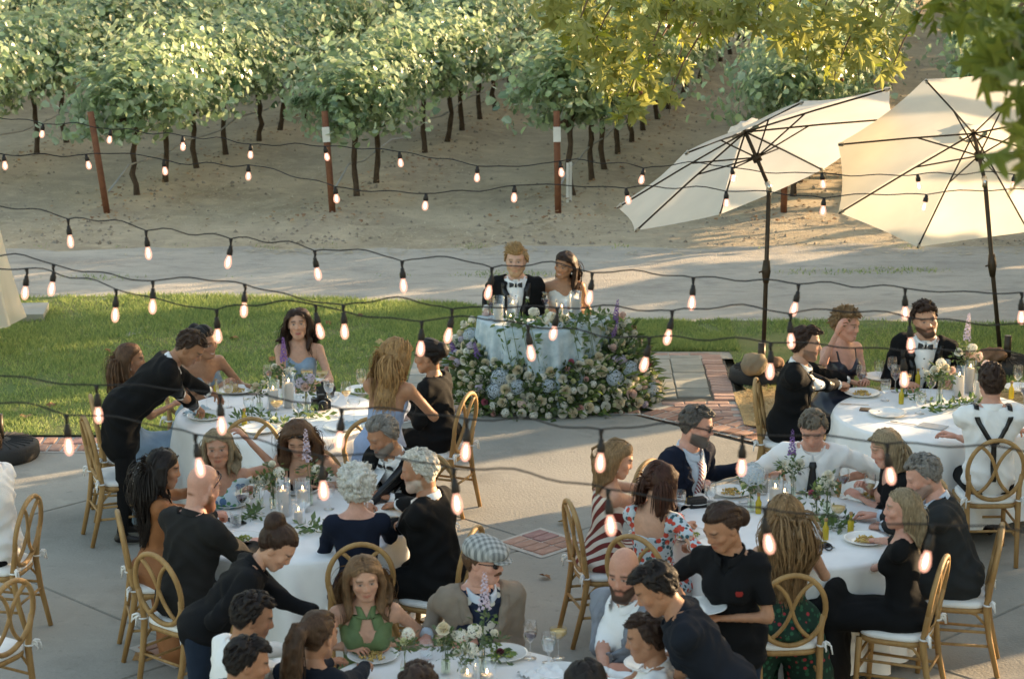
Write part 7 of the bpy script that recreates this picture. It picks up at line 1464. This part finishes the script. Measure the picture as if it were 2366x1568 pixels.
def rock(p, s, label, m, seed):
    V_, Q_ = field_mesh([ell(_v(0, 0, .5 * s[2]), _v(.5 * s[0], .5 * s[1], .5 * s[2]), k=.03), ell(_v(.2 * s[0], .05, .45 * s[2]), _v(.32 * s[0], .36 * s[1], .42 * s[2]), k=.02), ell(_v(-.18 * s[0], -.05, .40 * s[2]), _v(.34 * s[0], .38 * s[1], .40 * s[2]), k=.02)], .014); V_ = wrinkle(V_, Q_, .012, 26, seed); return tag(obj('rock', np_mesh('rock', V_, Q_, m), loc=p), label, 'rock')
p = W(1742, 862, .14); rock((p.x, p.y - .02, .135), (.26, .2, .20), 'pale tan rock weighing down the left parasol base', M_rock, 1); p = W(1790, 850, .14); rock((p.x + .02, p.y + .05, .135), (.16, .14, .10), 'small rock behind the pale rock on the left base', M_rock2, 3)
p = W(2290, 835, .14); rock((p.x, p.y, .135), (.30, .20, .14), 'rough reddish rock on the right parasol base', M_rock2, 2)
base(W(2, 1055), 'round dark base cut off by the left edge above the chairs', .30)
# folded parasol at the left edge
p = W(-70, 815); t = thing('folded_parasol', 'folded cream parasol cut off by the left edge', 'parasol', p); obj('pole', MB().tube([(0, 0, 0), (0, 0, 2.6)], .02, 10).mesh('pole', M_pole), t); mb = MB(); n = 40; vs = []
for zq, rr in ((2.5, .02), (2.3, .09), (1.9, .17), (1.4, .25), (.9, .33), (.45, .42), (.30, .46)):
    for k_ in range(n): a = 2 * math.pi * k_ / n; f_ = 1 + .22 * math.sin(a * 8); vs.append((rr * f_ * math.cos(a), rr * f_ * math.sin(a), zq + .04 * math.sin(a * 8)))
obj('canopy', mb.add(vs, [(i * n + k_, (i + 1) * n + k_, (i + 1) * n + (k_ + 1) % n, i * n + (k_ + 1) % n) for i in range(6) for k_ in range(n)]).mesh('canopy', M_canvas), t)
p = W(45, 735); tag(obj('paving_slab', MB().box((0, 0, .05), (.55, .55, .10)).mesh('paving_slab', M_paver, False), loc=p, rot=(0, 0, .1)), 'grey stone slab on the lawn beside the folded parasol', 'slab')

# ------------------------------------------------------------------ string lights
M_cord = mat('cord_black', (.014, .012, .011), .6, .1); M_sock = mat('socket_black', (.016, .014, .013), .5, .1)
def bulb_glow():
    m = bpy.data.materials.new('bulb_glow'); m.use_nodes = True; n, l = nodes_of(m); n.remove(n['Principled BSDF']); tr = n.new('ShaderNodeBsdfTransparent'); em = n.new('ShaderNodeEmission'); em.inputs[0].default_value = (1, .47, .33, 1); em.inputs[1].default_value = .62; gl_ = n.new('ShaderNodeBsdfGlossy'); gl_.inputs['Roughness'].default_value = .08
    mx = n.new('ShaderNodeMixShader'); mx.inputs[0].default_value = .45; l.new(tr.outputs[0], mx.inputs[1]); l.new(em.outputs[0], mx.inputs[2]); m2 = n.new('ShaderNodeMixShader'); m2.inputs[0].default_value = .06; l.new(mx.outputs[0], m2.inputs[1]); l.new(gl_.outputs[0], m2.inputs[2]); l.new(m2.outputs[0], n['Material Output'].inputs[0]); m.cycles.emission_sampling = 'NONE'; return m
M_bulb = bulb_glow(); M_fil = emit_mat('filament', (1, .70, .50), 2.6); M_fil.cycles.emission_sampling = 'NONE'; M_flame.cycles.emission_sampling = 'NONE'
ME_sock = MB().lathe([(0, 0), (.012, -.002), (.014, -.02), (.019, -.03), (.020, -.058), (.017, -.062), (0, -.063)], 12).mesh('socket', M_sock)
ME_bulb = MB().lathe([(.011, -.060), (.0135, -.070), (.021, -.090), (.0245, -.112), (.0215, -.132), (.012, -.145), (0, -.149)], 14).mesh('bulb', M_bulb)
ME_fil = MB().lathe([(0, -.074), (.0045, -.08), (.0085, -.10), (.0085, -.118), (.005, -.130), (0, -.134)], 8).mesh('filament', M_fil)
STR = [('topmost', [(-80, 290), (101, 312), (257, 325), (423, 340), (580, 360), (751, 365), (923, 378), (1103, 412), (1294, 400), (1487, 417), (1691, 415), (1898, 428), (2119, 432), (2343, 432), (2560, 440)], 0),
       ('second', [(-170, 395), (10, 384), (200, 384), (379, 397), (575, 409), (775, 461), (985, 477), (1189, 458), (1446, 465), (1677, 472), (1903, 488), (2140, 480), (2390, 470)], 0),
       ('third', [(-40, 530), (160, 560), (340, 588), (535, 608), (728, 637), (930, 662), (1137, 678), (1368, 690), (1601, 702), (1843, 718), (2089, 728), (2357, 738)], .028),
       ('fourth', [(-90, 655), (127, 670), (355, 710), (567, 718), (795, 768), (1045, 778), (1287, 775), (1552, 782), (1824, 790), (2100, 800), (2400, 815)], .028),
       ('fifth', [(-140, 670), (64, 680), (270, 730), (502, 780), (730, 768), (975, 808), (1220, 818), (1499, 847), (1780, 860), (2085, 880), (2400, 900)], .028),
       ('sixth', [(-50, 930), (227, 963), (510, 985), (790, 1020), (1080, 1045), (1389, 1070), (1714, 1085), (2047, 1105), (2400, 1130)], .028),
       ('lowest', [(-140, 990), (157, 1035), (455, 1082), (745, 1135), (1050, 1165), (1405, 1215), (1764, 1260), (2150, 1300), (2560, 1340)], .028)]
rs = random.Random(5)
for nm, bl, stem in STR:
    t = thing('string_lights', '%s string of glowing round bulbs counted from the top of the picture' % nm if nm not in ('topmost', 'lowest') else nm + ' string of glowing round bulbs across the picture', 'string lights', (0, 0, 0), 0, 'strings of light bulbs'); wire = []
    for i, (px, py) in enumerate(bl):
        c = W(px, py, 3.0); topz = c.z + (.094 if stem else .074) + stem; wp = Vector((c.x, c.y, topz)); sz_ = (.74, .74, .80) if stem else (.74, .74, .64); b = obj('socket', ME_sock, t, loc=(c.x, c.y, c.z + .112 * sz_[2]), rot=(rs.uniform(-.2, .2), rs.uniform(-.22, .22), 0), scale=sz_); bu = obj('bulb', ME_bulb, b); obj('filament', ME_fil, bu) if False else obj('filament', ME_fil, b)
        if stem: obj('drop_cord', MB().tube([(c.x, c.y, c.z + .09), (c.x + rs.uniform(-.004, .004), c.y, topz - .02), (c.x, c.y, topz)], [.005, .006, .010], 6).mesh('drop_cord', M_cord), t)
        wire.append(wp)
    pts = []
    for i in range(len(wire) - 1):
        a, b = wire[i], wire[i + 1]; ph = rs.uniform(0, 6); am = rs.uniform(.004, .016); hp_ = rs.uniform(.012, .032) * rs.choice((1, 1, .4, -.5))
        for k_ in range(10):
            q = k_ / 10; p_ = a.lerp(b, q); p_.z += hp_ * math.sin(q * math.pi) ** .7 + am * math.sin(q * 6.28 * 1.5 + ph) * math.sin(q * math.pi); pts.append(p_)
    pts.append(wire[-1]); obj('cord', MB().tube(pts, .0032, 6).mesh('cord', M_cord), t)

# ------------------------------------------------------------------ sycamore overhead and unseen trees added beyond the right edge for shade
SYC = []
for i in range(5):
    a0 = math.radians((90, 145, 35, 200, -20)[i]); L = (.56, .50, .50, .36, .36)[i]; SYC.append((a0, L))
sh_ = [(0, -.10)]
for (a0, L) in sorted([(math.radians(a), l) for a, l in ((-20, .40), (35, .52), (90, .60), (145, .52), (200, .40))]):
    sh_ += [(.30 * L / .5 * math.cos(a0 - .30) * .62, .30 * L / .5 * math.sin(a0 - .30) * .62 + .05), (L * .72 * math.cos(a0 - .16), L * .72 * math.sin(a0 - .16)), (L * math.cos(a0), L * math.sin(a0)), (L * .72 * math.cos(a0 + .16), L * .72 * math.sin(a0 + .16))]
SH = [(v, u, .12 * abs(u) + .05 * math.sin(v * 9)) for (u, v) in sh_]
M_syc = leaf_mat('sycamore_leaf', (.13, .18, .02), (.40, .40, .06), .55, .5, (.32, .34, .10))
def syc_mesh(name, clusters, seed, size, m):
    rs_ = np.random.RandomState(seed); P_ = []; D_ = []
    for (c, r_, n_) in clusters:
        d = rs_.randn(n_, 3); d /= np.linalg.norm(d, axis=1, keepdims=True); P_.append(np.array(c) + d * r_ * rs_.rand(n_, 1) ** .5 * np.array([1, 1, .8])); D_.append(d * .3 + np.array([.25, -.55, .25]))
    P_, D_ = np.concatenate(P_), np.concatenate(D_); V, n_ = leaf_cloud(len(P_), seed, lambda n, r: (P_, D_), size, SH, droop=.9); k_ = len(SH); i = np.arange(n_)[:, None] * k_; Q = []
    tri = [(0, a, a + 1) for a in range(1, k_ - 1)]
    Q = np.concatenate([i + np.array([t_]) for t_ in tri]); return np_mesh(name, V, Q, m, False)
tree = thing('sycamore_tree', 'sycamore with yellow green leaves hanging into the top right of the picture', 'tree', (8.6, 13.5, 0))
loc0 = Vector((8.6, 13.5, 0)); near = []; M_twig = mat('twig', (.12, .08, .05), .9, .3); M_sbark = mat('sycamore_bark', (.30, .25, .18), .9, .3, 6, .5, 40)
obj('trunk', MB().tube([(0, 0, -.2), (.1, .1, 1.5), (-.1, .1, 3.2), (-.4, .3, 5.2), (-.9, .6, 7.5)], [.38, .30, .26, .20, .10], 14).mesh('trunk', M_sbark), tree)
far_c = [((1290, 5), .22, 18), ((1360, 40), .26, 30), ((1420, 75), .24, 30), ((1370, 110), .20, 20), ((1440, 150), .20, 24), ((1470, 205), .18, 24), ((1440, 245), .12, 10), ((1400, 190), .14, 12), ((1520, 60), .26, 30), ((1560, 150), .16, 14), ((1550, 215), .10, 6), ((1500, 120), .2, 20), ((1330, 70), .16, 12), ((1600, 20), .25, 28), ((1680, 30), .26, 28), ((1750, 20), .25, 24), ((1830, 50), .25, 26), ((1900, 30), .26, 26), ((1870, 110), .22, 16), ((1960, 80), .26, 26), ((1980, 150), .18, 12), ((1930, 165), .10, 4), ((2040, 90), .24, 20), ((2060, 160), .12, 6), ((2020, 20), .26, 24), ((1450, 15), .25, 28), ((1540, 5), .25, 24), ((1640, 75), .12, 6)]
cl_ = []
for (px, py), r_, n_ in far_c:
    yq = R.uniform(14.6, 16.6); c = Wy(px, py, yq) - loc0; cl_.append((c, r_, n_)); st = Vector((c.x * .8 + .3, c.y, c.z + 1.0)); obj('branch', MB().tube([c + Vector((.22, .1, .42)), c + Vector((.08, .02, .2)), c, c + Vector((R.uniform(-.05, .05), 0, -.14))], [.008, .006, .004, .002], 5).mesh('branch', M_twig), tree)
crown = obj('crown', syc_mesh('crown', cl_, 3, .19, M_syc), tree)
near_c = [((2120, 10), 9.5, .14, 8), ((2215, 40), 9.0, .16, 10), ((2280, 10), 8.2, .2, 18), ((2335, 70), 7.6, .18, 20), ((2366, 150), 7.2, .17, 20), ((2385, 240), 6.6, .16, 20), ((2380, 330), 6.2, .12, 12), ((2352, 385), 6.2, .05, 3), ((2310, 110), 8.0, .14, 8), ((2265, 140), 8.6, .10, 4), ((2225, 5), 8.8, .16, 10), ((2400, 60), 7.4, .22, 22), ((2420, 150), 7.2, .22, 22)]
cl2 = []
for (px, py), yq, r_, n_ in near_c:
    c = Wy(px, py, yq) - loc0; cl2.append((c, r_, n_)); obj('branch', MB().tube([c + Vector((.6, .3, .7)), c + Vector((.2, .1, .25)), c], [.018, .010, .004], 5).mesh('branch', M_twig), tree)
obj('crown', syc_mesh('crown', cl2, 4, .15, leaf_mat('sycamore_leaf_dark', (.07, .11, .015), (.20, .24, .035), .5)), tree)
for (px, py) in [(1446, 258), (1488, 105), (1572, 60), (1430, 250), (1945, 185), (1700, 35), (1840, 65), (1525, 130), (1545, 62), (1480, 215)]:
    c = Wy(px, py, 15.4); o_ = obj('seed_ball', MB().lathe([(0, -.016), (.011, -.012), (.016, 0), (.011, .012), (0, .016)], 8).mesh('seed_ball', mat('seed_brown', (.16, .07, .03), .9, .3, 60, .5, 200)), tree, loc=c - loc0)
# unseen shade trees, added and cut so low sun falls in chosen patches
M_shade = leaf_mat('shade_tree_leaf', (.03, .055, .015), (.08, .11, .03), .12); rs = np.random.RandomState(44)
sdir = np.array([SUN_VEC.x, SUN_VEC.y]) / math.hypot(SUN_VEC.x, SUN_VEC.y); TE = math.tan(SUN_EL)
LIT = [(3.3, 16.3, 1.0, .9, .28), (.45, 19.75, .85, 1.2, .4), (.4, 19.75, 1.3, 1.2, .4), (1.1, 19.5, .4, .8, .4), (1.0, 15.6, 3.3, 2.2, 1.0), (3.2, 15.3, 3.3, 1.6, 1.0), (.45, 17.1, 0, 2.0, .95), (-.75, 15.9, 1.0, 1.0, .55), (-2.9, 16.3, 1.1, .8, .35), (-4.2, 18.3, 0, 2.2, .45), (-4.4, 17.2, 0, 2.0, .30), (-3.6, 19.6, 0, 1.0, .12), (-2.9, 13.3, 0, .9, .10), (-.75, 13.6, 1.2, .5, .30), (3.2, 16.5, .8, 1.0, .12), (2.9, 16.0, .8, 1.0, .10), (3.1, 17.3, 1.1, 1.1, .35), (.9, 19.6, .6, 1.1, .55), (.3, 19.9, 1.15, .9, .35), (1.8, 19.7, 0, .9, .5), (2.3, 20.5, 2.3, 2.0, 1.5), (4.6, 20.8, 2.3, 2.0, 1.3), (2.4, 18.0, 0, .8, .45), (2.8, 12.9, 0, 1.6, .09), (1.3, 14.6, 1.0, .6, .36), (2.2, 12.6, .8, .6, .26), (.7, 13.6, 1.1, .5, .25), (1.1, 11.4, 1.2, .4, .22), (-.7, 13.4, 1.2, .5, .3), (-1.3, 14.7, 1.0, .5, .3), (-1.4, 14.6, 1.0, .4, .2), (0.9, 13.3, 1.1, .5, .15)]
def lit(P):
    out = np.zeros(len(P), bool); e = .18 * np.sin(P[:, 1] * 6.1 + P[:, 2] * 4) + .12 * np.sin(P[:, 2] * 9 + P[:, 1] * 5)
    for (x, y, z, a, b) in LIT:
        tt_ = (P[:, 2] - z) / TE; gx = P[:, 0] - sdir[0] * tt_ - x; gy = P[:, 1] - sdir[1] * tt_ - y; al = gx * sdir[0] + gy * sdir[1]; pe = -gx * sdir[1] + gy * sdir[0]
        out |= (np.abs(al) < a + .25 + e) & (np.abs(pe) < b + .12 + .5 * e * min(1, b * 2))
    g = P[:, 1] - sdir[1] * P[:, 2] / TE; out |= (g > 26.2 + e * 4) & (P[:, 2] > 1.6)
    for zq in (1.2, 1.7, 2.2): tq = (P[:, 2] - zq) / TE; gx, gy = P[:, 0] - sdir[0] * tq, P[:, 1] - sdir[1] * tq; out |= (gy > 28.3 + e * 2) & (gx > -8) & (gx < 9)
    return out
n = 24000; xx = 12 + rs.uniform(-.8, .8, n); yy = rs.uniform(9, 41, n); zz = .35 + 9.6 * rs.rand(n) ** .9; P0 = np.stack([xx, yy, zz], 1); P0 = P0[~lit(P0)]  # leaves dropped where sun patches are wanted, so the crowns shape the light
cent = [11.8, 15.6, 19.4, 22.9, 26.4, 30.4, 34.6, 38.6]
for i, cy_ in enumerate(cent):
    sel = np.abs(P0[:, 1] - cy_) == np.min(np.abs(P0[:, 1][:, None] - np.array(cent)[None]), axis=1); pts = P0[sel] - np.array([12, cy_, 0]); t = thing('unseen_shade_tree', ['nearest', 'second', 'third', 'fourth', 'fifth', 'sixth', 'seventh', 'farthest'][i] + ' leafy tree standing beyond the right edge', 'tree', (12, cy_, 0), 0, 'added shade trees beyond the right edge')
    V, n_ = leaf_cloud(len(pts), 90 + i, lambda n, r: (pts, np.tile(np.array([-.85, -.45, .2]), (len(pts), 1))), .34, VLEAF, droop=.2); obj('crown', cloud_mesh('crown', V, n_, 6, M_shade), t); oy_ = -1.3 if i == 4 else 0; obj('trunk', MB().tube([(0, oy_, -.2), (.1, oy_ + .05, 1.6), (-.05, oy_ + .1, 3.4), (0, oy_ * .5, 7.0)], [.26, .20, .16, .07], 10).mesh('trunk', M_bark), t)
t = thing('unseen_shade_tree', 'unseen leafy tree added up the slope to shade the far lane', 'tree', (21, 57, 0), 0, 'added shade trees beyond the right edge'); pts = np.stack([rs.uniform(-1.2, 1.2, 2600), rs.uniform(-9, 6, 2600), .6 + 8 * rs.rand(2600)], 1)  # unseen tree added to darken the far lane
V, n_ = leaf_cloud(len(pts), 120, lambda n, r: (pts, np.tile(np.array([-.85, -.45, .2]), (len(pts), 1))), .6, VLEAF, droop=.2); obj('crown', cloud_mesh('crown', V, n_, 6, M_shade), t); obj('trunk', MB().tube([(0, 0, -.2), (.1, .05, 2), (0, 0, 7.0)], [.3, .22, .07], 10).mesh('trunk', M_bark), t)
SC.view_layers[0].update() if hasattr(SC.view_layers[0], 'update') else None
print('TRIS', sum(sum(len(p.vertices) - 2 for p in m.polygons) for m in bpy.data.meshes), 'OBJ', len(bpy.data.objects))
